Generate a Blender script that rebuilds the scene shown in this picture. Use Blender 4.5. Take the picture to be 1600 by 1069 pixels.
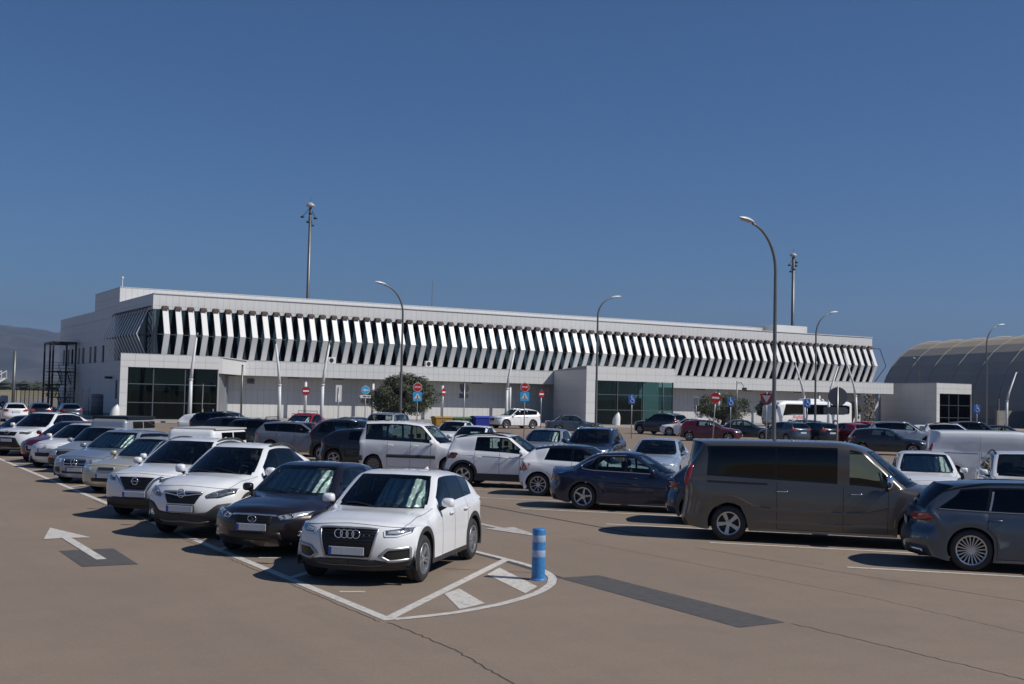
import bpy, bmesh, math, random
import numpy as np
from mathutils import Vector, Matrix
from mathutils.bvhtree import BVHTree

for _o in list(bpy.data.objects):
    bpy.data.objects.remove(_o, do_unlink=True)
scene = bpy.context.scene
COL = scene.collection
R = math.radians
random.seed(7)

# ------------------------------------------------------------------ camera
# frame: +Y runs along the left parking row (and at right angles to the
# terminal front), +X runs along the terminal front, metres, ground z = 0
CAM_H, CAM_F, CAM_PITCH, CAM_ROLL, CAM_YAW = 2.686, 1868.5, 2.653, 1.262, 30.223
_a, _b, _r = R(CAM_YAW), R(CAM_PITCH), R(CAM_ROLL)
_f = Vector((math.sin(_a)*math.cos(_b), math.cos(_a)*math.cos(_b), math.sin(_b)))
_ri = Vector((math.cos(_a), -math.sin(_a), 0)); _up = _ri.cross(_f)
_R = _ri*math.cos(_r) + _up*math.sin(_r); _U = _up*math.cos(_r) - _ri*math.sin(_r)
cam_d = bpy.data.cameras.new('camera'); cam = bpy.data.objects.new('camera', cam_d)
COL.objects.link(cam); scene.camera = cam
cam_d.sensor_width = 36.0; cam_d.lens = CAM_F*36.0/1600.0
cam_d.clip_start = 0.1; cam_d.clip_end = 60000
cam.matrix_world = Matrix(((_R.x, _U.x, -_f.x, 0), (_R.y, _U.y, -_f.y, 0),
                           (_R.z, _U.z, -_f.z, CAM_H), (0, 0, 0, 1)))

# ------------------------------------------------------------------ sky and sun
SUN_AZ, SUN_EL = 137.0, 45.0            # azimuth clockwise from +Y
world = bpy.data.worlds.new('World'); scene.world = world; world.use_nodes = True
_nt = world.node_tree; _nt.nodes.clear()
_out = _nt.nodes.new('ShaderNodeOutputWorld'); _bg = _nt.nodes.new('ShaderNodeBackground')
_sky = _nt.nodes.new('ShaderNodeTexSky'); _sky.sky_type = 'NISHITA'; _sky.sun_disc = False
_sky.sun_elevation = R(SUN_EL); _sky.sun_rotation = R(SUN_AZ)
_sky.altitude = 0; _sky.air_density = 0.9; _sky.dust_density = 0.0; _sky.ozone_density = 10.0
_bg.inputs['Strength'].default_value = 0.067
_hs = _nt.nodes.new('ShaderNodeHueSaturation'); _hs.inputs['Saturation'].default_value = 1.06
_nt.links.new(_sky.outputs['Color'], _hs.inputs['Color']); _nt.links.new(_hs.outputs['Color'], _bg.inputs['Color'])
_nt.links.new(_bg.outputs['Background'], _out.inputs['Surface'])
sun_d = bpy.data.lights.new('sun', 'SUN'); sun_d.energy = 4.2; sun_d.angle = R(0.53)
sun_d.color = (1.0, 0.955, 0.89)
sun = bpy.data.objects.new('sun', sun_d); COL.objects.link(sun)
_sd = Vector((math.sin(R(SUN_AZ))*math.cos(R(SUN_EL)), math.cos(R(SUN_AZ))*math.cos(R(SUN_EL)), math.sin(R(SUN_EL))))
sun.rotation_euler = _sd.to_track_quat('Z', 'Y').to_euler(); sun.location = _sd*200
vs = scene.view_settings
vs.view_transform = 'Standard'; vs.look = 'None'; vs.gamma = 1.0; vs.use_curve_mapping = False
vs.exposure = 0.0
scene.render.engine = 'CYCLES'
scene.render.resolution_x, scene.render.resolution_y = 1024, 684
scene.cycles.max_bounces = 8; scene.cycles.transparent_max_bounces = 16
scene.cycles.glossy_bounces = 3; scene.cycles.diffuse_bounces = 3
scene.cycles.caustics_reflective = False; scene.cycles.caustics_refractive = False
scene.cycles.sample_clamp_indirect = 4.0
# ------------------------------------------------------------------ materials
MATS = {}
def mat(name, col=(.5, .5, .5), rough=.5, metal=0., spec=.5, coat=0., nscale=0., namt=0., ncol=None, bump=0., bscale=40., emit=None, coord='Object', coatr=.05):
    """principled material; nscale/namt vary the colour with noise, bump adds fine relief"""
    if name in MATS: return MATS[name]
    m = bpy.data.materials.new(name); m.use_nodes = True; nt = m.node_tree
    b = nt.nodes['Principled BSDF']
    b.inputs['Base Color'].default_value = (*col, 1); b.inputs['Roughness'].default_value = rough
    b.inputs['Metallic'].default_value = metal; b.inputs['Specular IOR Level'].default_value = spec
    if coat:
        b.inputs['Coat Weight'].default_value = coat; b.inputs['Coat Roughness'].default_value = coatr
    if emit:
        b.inputs['Emission Color'].default_value = (*emit[:3], 1); b.inputs['Emission Strength'].default_value = emit[3]
    if nscale or bump:
        tc = nt.nodes.new('ShaderNodeTexCoord')
    if nscale:
        n = nt.nodes.new('ShaderNodeTexNoise'); n.inputs['Scale'].default_value = nscale; n.inputs['Detail'].default_value = 6
        nt.links.new(tc.outputs[coord], n.inputs['Vector'])
        mr = nt.nodes.new('ShaderNodeMapRange'); mr.inputs['From Min'].default_value = .3; mr.inputs['From Max'].default_value = .7
        nt.links.new(n.outputs['Fac'], mr.inputs['Value'])
        mx = nt.nodes.new('ShaderNodeMix'); mx.data_type = 'RGBA'
        c2 = ncol if ncol else tuple(c*(1-namt) for c in col)
        mx.inputs[6].default_value = (*col, 1); mx.inputs[7].default_value = (*c2, 1)
        nt.links.new(mr.outputs['Result'], mx.inputs[0]); nt.links.new(mx.outputs[2], b.inputs['Base Color'])
    if bump:
        n2 = nt.nodes.new('ShaderNodeTexNoise'); n2.inputs['Scale'].default_value = bscale; n2.inputs['Detail'].default_value = 4
        nt.links.new(tc.outputs[coord], n2.inputs['Vector'])
        bp = nt.nodes.new('ShaderNodeBump'); bp.inputs['Strength'].default_value = bump; bp.inputs['Distance'].default_value = .02
        nt.links.new(n2.outputs['Fac'], bp.inputs['Height']); nt.links.new(bp.outputs['Normal'], b.inputs['Normal'])
    MATS[name] = m
    return m

def glass(name, tint=(.55, .62, .6), refl=1.0, ior=1.5, rough=0.0):
    """window glass: tinted see-through layer under a Fresnel mirror reflection"""
    if name in MATS: return MATS[name]
    m = bpy.data.materials.new(name); m.use_nodes = True; nt = m.node_tree; nt.nodes.clear()
    o = nt.nodes.new('ShaderNodeOutputMaterial'); mx = nt.nodes.new('ShaderNodeMixShader')
    t = nt.nodes.new('ShaderNodeBsdfTransparent'); t.inputs['Color'].default_value = (*tint, 1)
    g = nt.nodes.new('ShaderNodeBsdfGlossy'); g.inputs['Roughness'].default_value = rough
    g.inputs['Color'].default_value = (refl, refl, refl, 1)
    fr = nt.nodes.new('ShaderNodeFresnel'); fr.inputs['IOR'].default_value = ior
    nt.links.new(fr.outputs[0], mx.inputs[0]); nt.links.new(t.outputs[0], mx.inputs[1]); nt.links.new(g.outputs[0], mx.inputs[2])
    nt.links.new(mx.outputs[0], o.inputs['Surface'])
    MATS[name] = m
    return m

def paint(name, col, metal=0., rough=.35):
    """car paint with a clear coat and a thin film of road dust"""
    if name in MATS: return MATS[name]
    m = mat(name, col, rough=rough, metal=metal, coat=1.0, coatr=.04)
    nt = m.node_tree; b = nt.nodes['Principled BSDF']
    tc = nt.nodes.new('ShaderNodeTexCoord'); n = nt.nodes.new('ShaderNodeTexNoise')
    n.inputs['Scale'].default_value = 2.2; n.inputs['Detail'].default_value = 7
    nt.links.new(tc.outputs['Object'], n.inputs['Vector'])
    mr = nt.nodes.new('ShaderNodeMapRange'); mr.inputs['From Min'].default_value = .35; mr.inputs['From Max'].default_value = .75
    mr.inputs['To Min'].default_value = .0; mr.inputs['To Max'].default_value = .025
    nt.links.new(n.outputs['Fac'], mr.inputs['Value'])
    sx = nt.nodes.new('ShaderNodeSeparateXYZ'); nt.links.new(tc.outputs['Object'], sx.inputs[0])
    mz = nt.nodes.new('ShaderNodeMapRange'); mz.inputs['From Min'].default_value = .15; mz.inputs['From Max'].default_value = .65
    mz.inputs['To Min'].default_value = .05; mz.inputs['To Max'].default_value = 0.
    nt.links.new(sx.outputs['Z'], mz.inputs['Value'])
    ad = nt.nodes.new('ShaderNodeMath'); ad.operation = 'ADD'
    nt.links.new(mr.outputs[0], ad.inputs[0]); nt.links.new(mz.outputs[0], ad.inputs[1])
    mx = nt.nodes.new('ShaderNodeMix'); mx.data_type = 'RGBA'
    mx.inputs[6].default_value = (*col, 1); mx.inputs[7].default_value = (.22, .19, .16, 1)
    nt.links.new(ad.outputs[0], mx.inputs[0]); nt.links.new(mx.outputs[2], b.inputs['Base Color'])
    cr = nt.nodes.new('ShaderNodeMath'); cr.operation = 'MULTIPLY_ADD'; cr.inputs[1].default_value = 1.2; cr.inputs[2].default_value = .03
    nt.links.new(ad.outputs[0], cr.inputs[0]); nt.links.new(cr.outputs[0], b.inputs['Coat Roughness'])
    return m

# ------------------------------------------------------------------ objects
def tag(o, label=None, cat=None, group=None, kind=None):
    if label: o['label'] = label
    if cat: o['category'] = cat
    if group: o['group'] = group
    if kind: o['kind'] = kind
    return o

def empty(name, loc=(0, 0, 0), rz=0., label=None, cat=None, group=None):
    o = bpy.data.objects.new(name, None); COL.objects.link(o)
    o.location = loc; o.rotation_euler = (0, 0, rz); o.empty_display_size = .2
    return tag(o, label, cat, group)

def link(name, me, parent=None, m=None):
    o = bpy.data.objects.new(name, me); COL.objects.link(o)
    if parent is not None: o.parent = parent
    if m is not None:
        if not me.materials: me.materials.append(m)
        elif me.materials[0] is not m:
            o.material_slots[0].link = 'OBJECT'; o.material_slots[0].material = m
    return o

class MB:
    """collects simple solids; build() makes one mesh object"""
    def __init__(s): s.v = []; s.f = []
    def add(s, vs_, fs):
        n = len(s.v); s.v += [tuple(float(c) for c in q) for q in vs_]; s.f += [tuple(i+n for i in f) for f in fs]; return s
    def box(s, lo, hi):
        x0, y0, z0 = lo; x1, y1, z1 = hi
        return s.add([(x0, y0, z0), (x1, y0, z0), (x1, y1, z0), (x0, y1, z0), (x0, y0, z1), (x1, y0, z1), (x1, y1, z1), (x0, y1, z1)],
                     [(0, 3, 2, 1), (4, 5, 6, 7), (0, 1, 5, 4), (1, 2, 6, 5), (2, 3, 7, 6), (3, 0, 4, 7)])
    def hexa(s, q):     # 8 points: bottom ring then top ring
        return s.add(q, [(0, 3, 2, 1), (4, 5, 6, 7), (0, 1, 5, 4), (1, 2, 6, 5), (2, 3, 7, 6), (3, 0, 4, 7)])
    def prism(s, poly, z0, z1):
        n = len(poly)
        return s.add([(x, y, z0) for x, y in poly]+[(x, y, z1) for x, y in poly],
                     [tuple(range(n-1, -1, -1)), tuple(range(n, 2*n))]+[(i, (i+1) % n, n+(i+1) % n, n+i) for i in range(n)])
    def extrude(s, loop, d):    # loop of 3D points pushed by vector d
        n = len(loop); d = np.array(d); loop = [np.array(q, float) for q in loop]
        return s.add(loop+[q+d for q in loop], [tuple(range(n-1, -1, -1)), tuple(range(n, 2*n))]+[(i, (i+1) % n, n+(i+1) % n, n+i) for i in range(n)])
    def tube(s, pts, r, n=8, cap=True):
        pts = [Vector(q) for q in pts]; rs = r if hasattr(r, '__len__') else [r]*len(pts)
        rings = []; ref = None
        for i, q in enumerate(pts):
            t = (pts[min(i+1, len(pts)-1)]-pts[max(i-1, 0)]).normalized()
            if ref is None: ref = Vector((0, 0, 1)) if abs(t.z) < .9 else Vector((1, 0, 0))
            a = (ref - t*ref.dot(t)).normalized(); ref = a; b = t.cross(a)
            rings.append([q+(a*math.cos(2*math.pi*k/n)+b*math.sin(2*math.pi*k/n))*rs[i] for k in range(n)])
        vs_ = [v for rg in rings for v in rg]; fs = []
        for i in range(len(pts)-1):
            for k in range(n): fs.append((i*n+k, i*n+(k+1) % n, (i+1)*n+(k+1) % n, (i+1)*n+k))
        if cap: fs.append(tuple(range(n-1, -1, -1))); fs.append(tuple((len(pts)-1)*n+k for k in range(n)))
        return s.add(vs_, fs)
    def lathe(s, prof, n=24, axis='z', c=(0, 0, 0)):   # prof: list of (radius, height)
        vs_ = []
        for r, h in prof:
            for k in range(n):
                a = 2*math.pi*k/n; u, w = r*math.cos(a), r*math.sin(a)
                vs_.append((c[0]+u, c[1]+w, c[2]+h) if axis == 'z' else (c[0]+u, c[1]+h, c[2]+w) if axis == 'y' else (c[0]+h, c[1]+u, c[2]+w))
        fs = []
        for i in range(len(prof)-1):
            for k in range(n):
                q = (i*n+k, i*n+(k+1) % n, (i+1)*n+(k+1) % n, (i+1)*n+k)
                fs.append(q if axis != 'y' else q[::-1])
        return s.add(vs_, fs)
    def grid(s, P):     # P[i][j] points
        ni, nj = len(P), len(P[0])
        return s.add([q for row in P for q in row], [(i*nj+j, i*nj+j+1, (i+1)*nj+j+1, (i+1)*nj+j) for i in range(ni-1) for j in range(nj-1)])
    def mesh(s, name, smooth=False):
        me = bpy.data.meshes.new(name); me.from_pydata(s.v, [], s.f); me.update()
        if smooth: me.polygons.foreach_set('use_smooth', [True]*len(me.polygons))
        return me
    def build(s, name, m, parent=None, smooth=False, fix=False):
        me = s.mesh(name, smooth)
        if fix:
            bm = bmesh.new(); bm.from_mesh(me); bmesh.ops.recalc_face_normals(bm, faces=bm.faces); bm.to_mesh(me); bm.free()
        return link(name, me, parent, m)

def bevel(o, w=.01, seg=2):
    md = o.modifiers.new('bevel', 'BEVEL'); md.width = w; md.segments = seg; md.limit_method = 'ANGLE'; md.angle_limit = R(35)
    return o

def text_mesh(body, size, name='lettering', bold=0., shear=0.):
    """flat lettering as mesh in the XY plane, centred"""
    c = bpy.data.curves.new(name, 'FONT'); c.body = body; c.size = size; c.align_x = 'CENTER'; c.align_y = 'CENTER'
    c.offset = bold; c.extrude = .002; c.shear = shear; c.resolution_u = 3
    o = bpy.data.objects.new(name, c); COL.objects.link(o)
    dg = bpy.context.evaluated_depsgraph_get(); me = bpy.data.meshes.new_from_object(o.evaluated_get(dg))
    bpy.data.objects.remove(o, do_unlink=True); bpy.data.curves.remove(c)
    return me

def resample(pts, n):
    pts = np.array(pts, float); d = np.r_[0, np.cumsum(np.linalg.norm(pts[1:]-pts[:-1], axis=1))]
    t = np.linspace(0, d[-1], n); return np.stack([np.interp(t, d, pts[:, k]) for k in range(3)], 1)

# ------------------------------------------------------------------ ground
def asphalt_mat():
    m = bpy.data.materials.new('tan_asphalt'); m.use_nodes = True; nt = m.node_tree; b = nt.nodes['Principled BSDF']
    N = nt.nodes.new; Lk = nt.links.new
    tc = N('ShaderNodeTexCoord')
    def noise(sc, det=5, rough=.6, vec=None):
        n = N('ShaderNodeTexNoise'); n.inputs['Scale'].default_value = sc; n.inputs['Detail'].default_value = det; n.inputs['Roughness'].default_value = rough
        Lk(vec or tc.outputs['Object'], n.inputs['Vector']); return n.outputs['Fac']
    def mr(v, a, c, lo, hi):
        q = N('ShaderNodeMapRange'); q.inputs['From Min'].default_value = a; q.inputs['From Max'].default_value = c; q.inputs['To Min'].default_value = lo; q.inputs['To Max'].default_value = hi; Lk(v, q.inputs['Value']); return q.outputs['Result']
    def mix(f, c1, c2):
        q = N('ShaderNodeMix'); q.data_type = 'RGBA'
        if isinstance(f, float): q.inputs[0].default_value = f
        else: Lk(f, q.inputs[0])
        for c, k in ((c1, 6), (c2, 7)):
            if isinstance(c, tuple): q.inputs[k].default_value = (*c, 1)
            else: Lk(c, q.inputs[k])
        return q.outputs[2]
    base = mix(mr(noise(.22, 4), .35, .65, 0, 1), (.268, .208, .155), (.312, .243, .182))
    base = mix(mr(noise(1.7, 6, .7), .45, .75, 0, .5), base, (.240, .189, .143))
    mp = N('ShaderNodeMapping'); mp.inputs['Scale'].default_value = (1.2, .06, 1); Lk(tc.outputs['Object'], mp.inputs['Vector'])
    base = mix(mr(noise(1.0, 4, .6, mp.outputs[0]), .52, .75, 0, .45), base, (.226, .179, .138))      # tyre-worn lanes along the aisles
    base = mix(mr(noise(.5, 3), .62, .72, 0, .28), base, (.165, .136, .115))                          # oil and rubber stains
    base = mix(mr(noise(26, 4, .75), .38, .66, 0, .42), base, (.185, .146, .112))
    base = mix(mr(noise(9, 3, .7), .55, .75, 0, .30), base, (.36, .29, .225))
    v = N('ShaderNodeTexVoronoi'); v.inputs['Scale'].default_value = 95; Lk(tc.outputs['Object'], v.inputs['Vector'])
    sp = mr(noise(190, 2), .35, .68, 0, 1)
    base = mix(mr(sp, 0, 1, 0, .42), base, (.135, .108, .090))
    base = mix(mr(v.outputs['Distance'], .05, .28, .22, 0), base, (.44, .38, .32))                      # pale aggregate
    Lk(base, b.inputs['Base Color']); b.inputs['Roughness'].default_value = .88; b.inputs['Specular IOR Level'].default_value = .3
    bp = N('ShaderNodeBump'); bp.inputs['Strength'].default_value = .5; bp.inputs['Distance'].default_value = .006
    Lk(noise(150, 3), bp.inputs['Height']); Lk(bp.outputs['Normal'], b.inputs['Normal'])
    return m
M_ASPH = asphalt_mat()
M_PATCH = mat('dark_asphalt_patch', (.068, .066, .068), rough=.9, nscale=7, ncol=(.10, .095, .09), bump=.3, bscale=130)
M_CRACK = mat('crack_and_line_dark', (.085, .068, .056), rough=1.)
M_SEALT = mat('sealed_trench', (.075, .072, .074), rough=.85, nscale=5, namt=.3)
def worn(name, col, amt):
    m = mat(name, col, rough=.75); nt = m.node_tree; b = nt.nodes['Principled BSDF']; tc = nt.nodes.new('ShaderNodeTexCoord')
    n = nt.nodes.new('ShaderNodeTexNoise'); n.inputs['Scale'].default_value = 9; n.inputs['Detail'].default_value = 9; n.inputs['Roughness'].default_value = .75
    nt.links.new(tc.outputs['Object'], n.inputs['Vector'])
    mr = nt.nodes.new('ShaderNodeMapRange'); mr.inputs['From Min'].default_value = .48; mr.inputs['From Max'].default_value = .68; mr.inputs['To Max'].default_value = amt
    nt.links.new(n.outputs['Fac'], mr.inputs['Value'])
    mx = nt.nodes.new('ShaderNodeMix'); mx.data_type = 'RGBA'; mx.inputs[6].default_value = (*col, 1); mx.inputs[7].default_value = (.235, .19, .155, 1)
    nt.links.new(mr.outputs[0], mx.inputs[0]); nt.links.new(mx.outputs[2], b.inputs['Base Color']); return m
M_LINE = worn('road_paint', (.60, .57, .52), .75); M_LINE2 = worn('road_paint_worn', (.52, .49, .45), 1.0)

gr = MB(); gr.add([(-9000, -2500, -.02), (9000, -2500, -.02), (9000, 9000, -.02), (-9000, 9000, -.02)], [(0, 1, 2, 3)])
tag(gr.build('ground', mat('dry_grass', (.30, .235, .12), rough=1., nscale=.03, ncol=(.22, .20, .10))), kind='structure')
cp = MB(); cp.add([(-60, -40, 0), (230, -40, 0), (230, 98, 0), (-60, 98, 0)], [(0, 1, 2, 3)])
car_park = tag(cp.build('car_park', M_ASPH), kind='structure')
ap = MB(); ap.add([(-300, 98, -.004), (400, 98, -.004), (400, 330, -.004), (-300, 330, -.004)], [(0, 1, 2, 3)])
tag(ap.build('apron', mat('apron_concrete', (.27, .24, .21), rough=.9, nscale=.3, namt=.2, bump=.2)), kind='structure')
pv = MB(); pv.prism([(21, 99), (64, 99), (66, 96), (134, 96), (134, 114.9), (21, 114.9)], -.01, .12)
pavement = tag(pv.build('pavement', mat('pavement_concrete', (.34, .31, .28), rough=.85, nscale=1.2, namt=.2)), kind='structure')
kb = MB(); kb.prism([(20.8, 98.8), (63.9, 98.8), (65.9, 95.8), (134.2, 95.8), (134.2, 96), (66, 96), (64, 99), (20.8, 99)], -.01, .135); kb.build('kerb', mat('kerb_concrete', (.38, .36, .33), rough=.85), pavement)

def sheet(name, poly, m, z=.005, parent=car_park):
    b = MB(); b.add([(x, y, z) for x, y in poly], [tuple(range(len(poly)))]); return b.build(name, m, parent, fix=True)
def stripe(name, pts, w, m, z=.005, parent=car_park):
    b = MB(); n = len(pts); Lf, Rt = [], []
    for i in range(n):
        a = Vector(pts[max(i-1, 0)]); c = Vector(pts[min(i+1, n-1)]); t = (c-a).normalized(); s_ = Vector((-t.y, t.x))*(w/2); q = Vector(pts[i])
        Lf.append((q.x+s_.x, q.y+s_.y, z)); Rt.append((q.x-s_.x, q.y-s_.y, z))
    b.grid([Lf, Rt]); return b.build(name, m, parent, fix=True)
Q = .70711
# left echelon row: front line and bay dividers
stripe('bay_line', [(6.05, 13.14), (6.05, 30), (6.06, 62)], .14, M_LINE)
for k in range(1, 14):
    y = 13.15+3.48*k; stripe('bay_line', [(6.12, y+.07), (6.12+4.4*Q, y+.07+4.4*Q)], .12, M_LINE, .0055)
    if 1 < k < 9: stripe('bay_mark', [(6.34, y-1.35+.12), (6.62, y-1.35+.0)], .10, M_LINE, .005)
stripe('bay_mark', [(6.28, 15.28), (6.60, 15.14)], .10, M_LINE, .005)
# painted island at the end of the row
stripe('island_line', [(6.10, 13.26), (10.06, 17.28)], .14, M_LINE, .0058)
arc = [(6.12, 13.16), (6.6, 13.19), (7.07, 13.27), (7.79, 13.55), (8.35, 13.87), (8.83, 14.22), (9.32, 14.72), (9.70, 15.28), (9.92, 15.85), (10.02, 16.42), (10.05, 17.3), (10.03, 18.34), (9.98, 19.6), (9.95, 22)]
_ai = resample([(x, y, 0) for x, y in arc], 40)[:, :2].tolist(); stripe('island_line', _ai, .13, M_LINE, .0062)
sheet('island_block', [(7.52, 14.59), (7.91, 14.89), (7.66, 13.70), (7.16, 13.45)], M_LINE)
sheet('island_block', [(8.92, 15.91), (9.45, 16.46), (9.03, 14.63), (8.56, 14.18)], M_LINE)
# right echelon row
for k, y in enumerate([10.9, 14.39, 17.91, 21.37, 24.98, 28.6, 32.3, 35.8, 39.3, 42.8, 46.3, 49.8, 53.3, 56.8]):
    stripe('bay_line', [(14.9, y), (14.9+5.4*Q, y-5.4*Q)], .12, M_LINE if k < 5 else M_LINE2)
for k in range(14):
    stripe('bay_line', [(22.4, 14+3.5*k), (22.4+5*Q, 14+3.5*k+5*Q)], .12, M_LINE2)
# arrows
def arrow(x, y0, y1, wsh, whd, lhd, m):
    s = 1 if y1 > y0 else -1; yh = y1-s*lhd
    sheet('lane_arrow', [(x-wsh/2, y0), (x+wsh/2, y0), (x+wsh/2, yh), (x+whd/2, yh-s*.06), (x, y1), (x-whd/2, yh-s*.06), (x-wsh/2, yh)], m, .0085)
arrow(4.02, 19.55, 24.28, .16, .80, 1.75, M_LINE); arrow(12.28, 23.6, 19.7, .16, .72, 1.7, M_LINE2); arrow(12.3, 47, 42.8, .16, .75, 1.7, M_LINE2)
# repairs, sealed trench, cracks and one thin dark line
sheet('asphalt_patch', [(3.60, 18.86), (4.42, 18.83), (4.47, 20.84), (3.60, 20.83)], M_PATCH, .004)
sheet('asphalt_patch', [(9.66, 11.05), (10.42, 11.08), (10.48, 15.2), (9.76, 15.22)], M_PATCH, .004)
stripe('sealed_trench', [(9.80, 15.2), (9.92, 17.0), (9.95, 20.5)], .10, M_SEALT, .0035)
stripe('sealed_trench', [(14.42, 19.3), (14.40, 26), (14.42, 40), (14.4, 58)], .085, M_SEALT, .0035)
def crack_and_line(pts, w=.014, seed=1, amp=.022):
    rn = random.Random(seed); q = resample([(x, y, 0) for x, y in pts], max(8, int(math.dist(pts[0], pts[-1])/.09)))
    stripe('crack_and_line', [(x+rn.uniform(-amp, amp), y+rn.uniform(-amp, amp)*.5) for x, y, _ in q], w, M_CRACK, .0032)
crack_and_line([(5.98, 13.0), (6.0, 11.5), (5.8, 9.8), (5.9, 7.5)], .018, 1); crack_and_line([(5.9, 13.1), (5.88, 20), (5.93, 30)], .012, 2, .02)
crack_and_line([(14.14, 17.4), (14.35, 14), (14.7, 10.9), (14.8, 8)], .014, 3); crack_and_line([(10.45, 11.0), (10.5, 7.8), (10.6, 5)], .014, 4)
crack_and_line([(8.6, 16.7), (9.8, 15.72)], .02, 5, .01); crack_and_line([(12.6, 19), (12.9, 12), (12.4, 7)], .009, 7)  # first call draws the thin dark line beside the island

# ------------------------------------------------------------------ hills, haze
def hills():
    rn = random.Random(3); nA, nD = 120, 12; P = []
    def ridge(az):
        k = [(-80, 240), (-40, 330), (-15, 430), (0, 350), (4, 375), (6.5, 385), (7.6, 362), (8.4, 330), (9.4, 338), (12, 360), (18, 330), (26, 210), (34, 90), (42, 30), (60, 20), (100, 30)]
        return float(np.interp(az, [a for a, _ in k], [h for _, h in k]))
    for d in range(nD):
        t = d/(nD-1); row = []
        for a in range(nA):
            az = -80+160*a/(nA-1)**1. if False else -80+a*(150/(nA-1)); D = 5200+t*3600
            prof = math.sin(math.pi*min(t/.92, 1)/2)**1.3 if t < .92 else 1-.25*(t-.92)/.08
            h = ridge(az)*prof*(1+.14*math.sin(az*2.1+d*.9)+.10*math.sin(az*5.3+1.7*d)+.05*rn.uniform(-1, 1))*(1 if t > .02 else .0)
            row.append((math.sin(R(az))*D, math.cos(R(az))*D, h*1.0-3*(t < .02)))
        P.append(row)
    b = MB(); b.grid(P); o = b.build('hills', mat('hill_scrub', (.035, .042, .026), rough=1., nscale=.0035, ncol=(.125, .115, .095)), None, True)
    tag(o, kind='structure')
    sb = o.modifiers.new('sub', 'SUBSURF'); sb.levels = 2; sb.render_levels = 2
    tx = bpy.data.textures.new('rock', 'CLOUDS'); tx.noise_scale = 420; tx.noise_depth = 5
    dp = o.modifiers.new('disp', 'DISPLACE'); dp.texture = tx; dp.texture_coords = 'GLOBAL'; dp.strength = 150; dp.mid_level = .5
hills()
def treeline():
    rn = random.Random(11); b = MB()
    for k in range(900):
        az = rn.uniform(-20, 14); D = rn.uniform(900, 1500); x, y = math.sin(R(az))*D, math.cos(R(az))*D; h = rn.uniform(3, 8); r = rn.uniform(3, 8)
        pts = [(x+rn.uniform(-r, r), y+rn.uniform(-r, r), rn.uniform(0, h)) for _ in range(5)]
        n = 7
        ring = lambda z, rr: [(x+rr*math.cos(6.283*i/n+z)*rn.uniform(.7, 1.2), y+rr*math.sin(6.283*i/n+z)*rn.uniform(.7, 1.2), z) for i in range(n)]
        b.grid([q+[q[0]] for q in (ring(0, r*.8), ring(h*.4, r), ring(h*.75, r*.75), ring(h, r*.15))])
    tag(b.build('treeline', mat('far_scrub', (.06, .075, .04), rough=1., nscale=.2, namt=.4)), 'low dark belt of scrub and trees beyond the dry field', 'trees', kind='stuff')
treeline()
def haze():
    b = MB(); b.box((-11000, -3500, -420), (11000, 11000, 640)); o = b.build('haze', None)
    m = bpy.data.materials.new('haze_air'); m.use_nodes = True; nt = m.node_tree; nt.nodes.clear()
    out = nt.nodes.new('ShaderNodeOutputMaterial'); v = nt.nodes.new('ShaderNodeVolumePrincipled')
    v.inputs['Color'].default_value = (.33, .45, .74, 1); v.inputs['Density'].default_value = 1.1e-4; v.inputs['Anisotropy'].default_value = .2
    nt.links.new(v.outputs[0], out.inputs['Volume']); o.data.materials.append(m); tag(o, kind='stuff'); return o
haze()

# ------------------------------------------------------------------ terminal
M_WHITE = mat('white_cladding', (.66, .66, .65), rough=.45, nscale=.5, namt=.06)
M_WHITE2 = mat('white_cladding_b', (.62, .62, .615), rough=.45, nscale=.5, namt=.07)
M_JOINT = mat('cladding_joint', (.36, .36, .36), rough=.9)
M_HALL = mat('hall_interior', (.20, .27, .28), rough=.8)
M_FIN = mat('fin_white', (.64, .64, .635), rough=.4, nscale=1.5, namt=.05)
M_RUST = mat('brown_fin_cap', (.085, .045, .035), rough=.7, nscale=3, ncol=(.05, .035, .03))
M_TGLASS = glass('terminal_glass', (.34, .52, .55), refl=.9, ior=1.75)
M_EGLASS = glass('entrance_glass', (.40, .58, .58), refl=.6, ior=1.45)
M_MULL = mat('mullion_grey', (.11, .13, .14), rough=.4, metal=.4)
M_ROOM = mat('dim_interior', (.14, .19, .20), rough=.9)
M_GREY = mat('grey_cladding', (.20, .205, .22), rough=.5, nscale=.6, namt=.1)
M_DARKM = mat('black_steel', (.014, .015, .018), rough=.5)
M_POLE = mat('galvanised_pole', (.20, .205, .20), rough=.45, metal=.6, nscale=2, namt=.2)
M_WPOLE = mat('white_pole', (.66, .67, .67), rough=.4)

TR = (76.0, 116.0, 0.0)
term = empty('terminal_building', TR, 0, 'long white two-storey terminal with a row of folded white fins along its glazed front', 'building')
def tpart(mb, name, m, parent=term, **k):
    o = mb.build(name, m, None, **k); o.parent = parent
    if parent is term: o.location = (-TR[0], -TR[1], -TR[2])
    return o
X0, X1, YF = 27.8, 124.7, 116.0
w = MB(); w.box((X0+.05, 115.1, 0), (X1, 166, 5.70)); tpart(w, 'lower_wall', M_JOINT)
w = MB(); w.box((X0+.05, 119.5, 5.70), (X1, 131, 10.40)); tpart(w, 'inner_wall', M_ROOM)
w = MB(); w.box((X0+.05, YF+.3, 10.40), (X1, 131, 11.90)); tpart(w, 'parapet_wall', M_JOINT)
w = MB(); w.box((X0+.05, 131.04, 5.70), (X1, 144, 13.50)); tpart(w, 'raised_block', M_JOINT)
w = MB(); w.box((X0+.05, 144, 5.70), (X1, 166, 11.58)); tpart(w, 'rear_block', M_JOINT)
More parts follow.
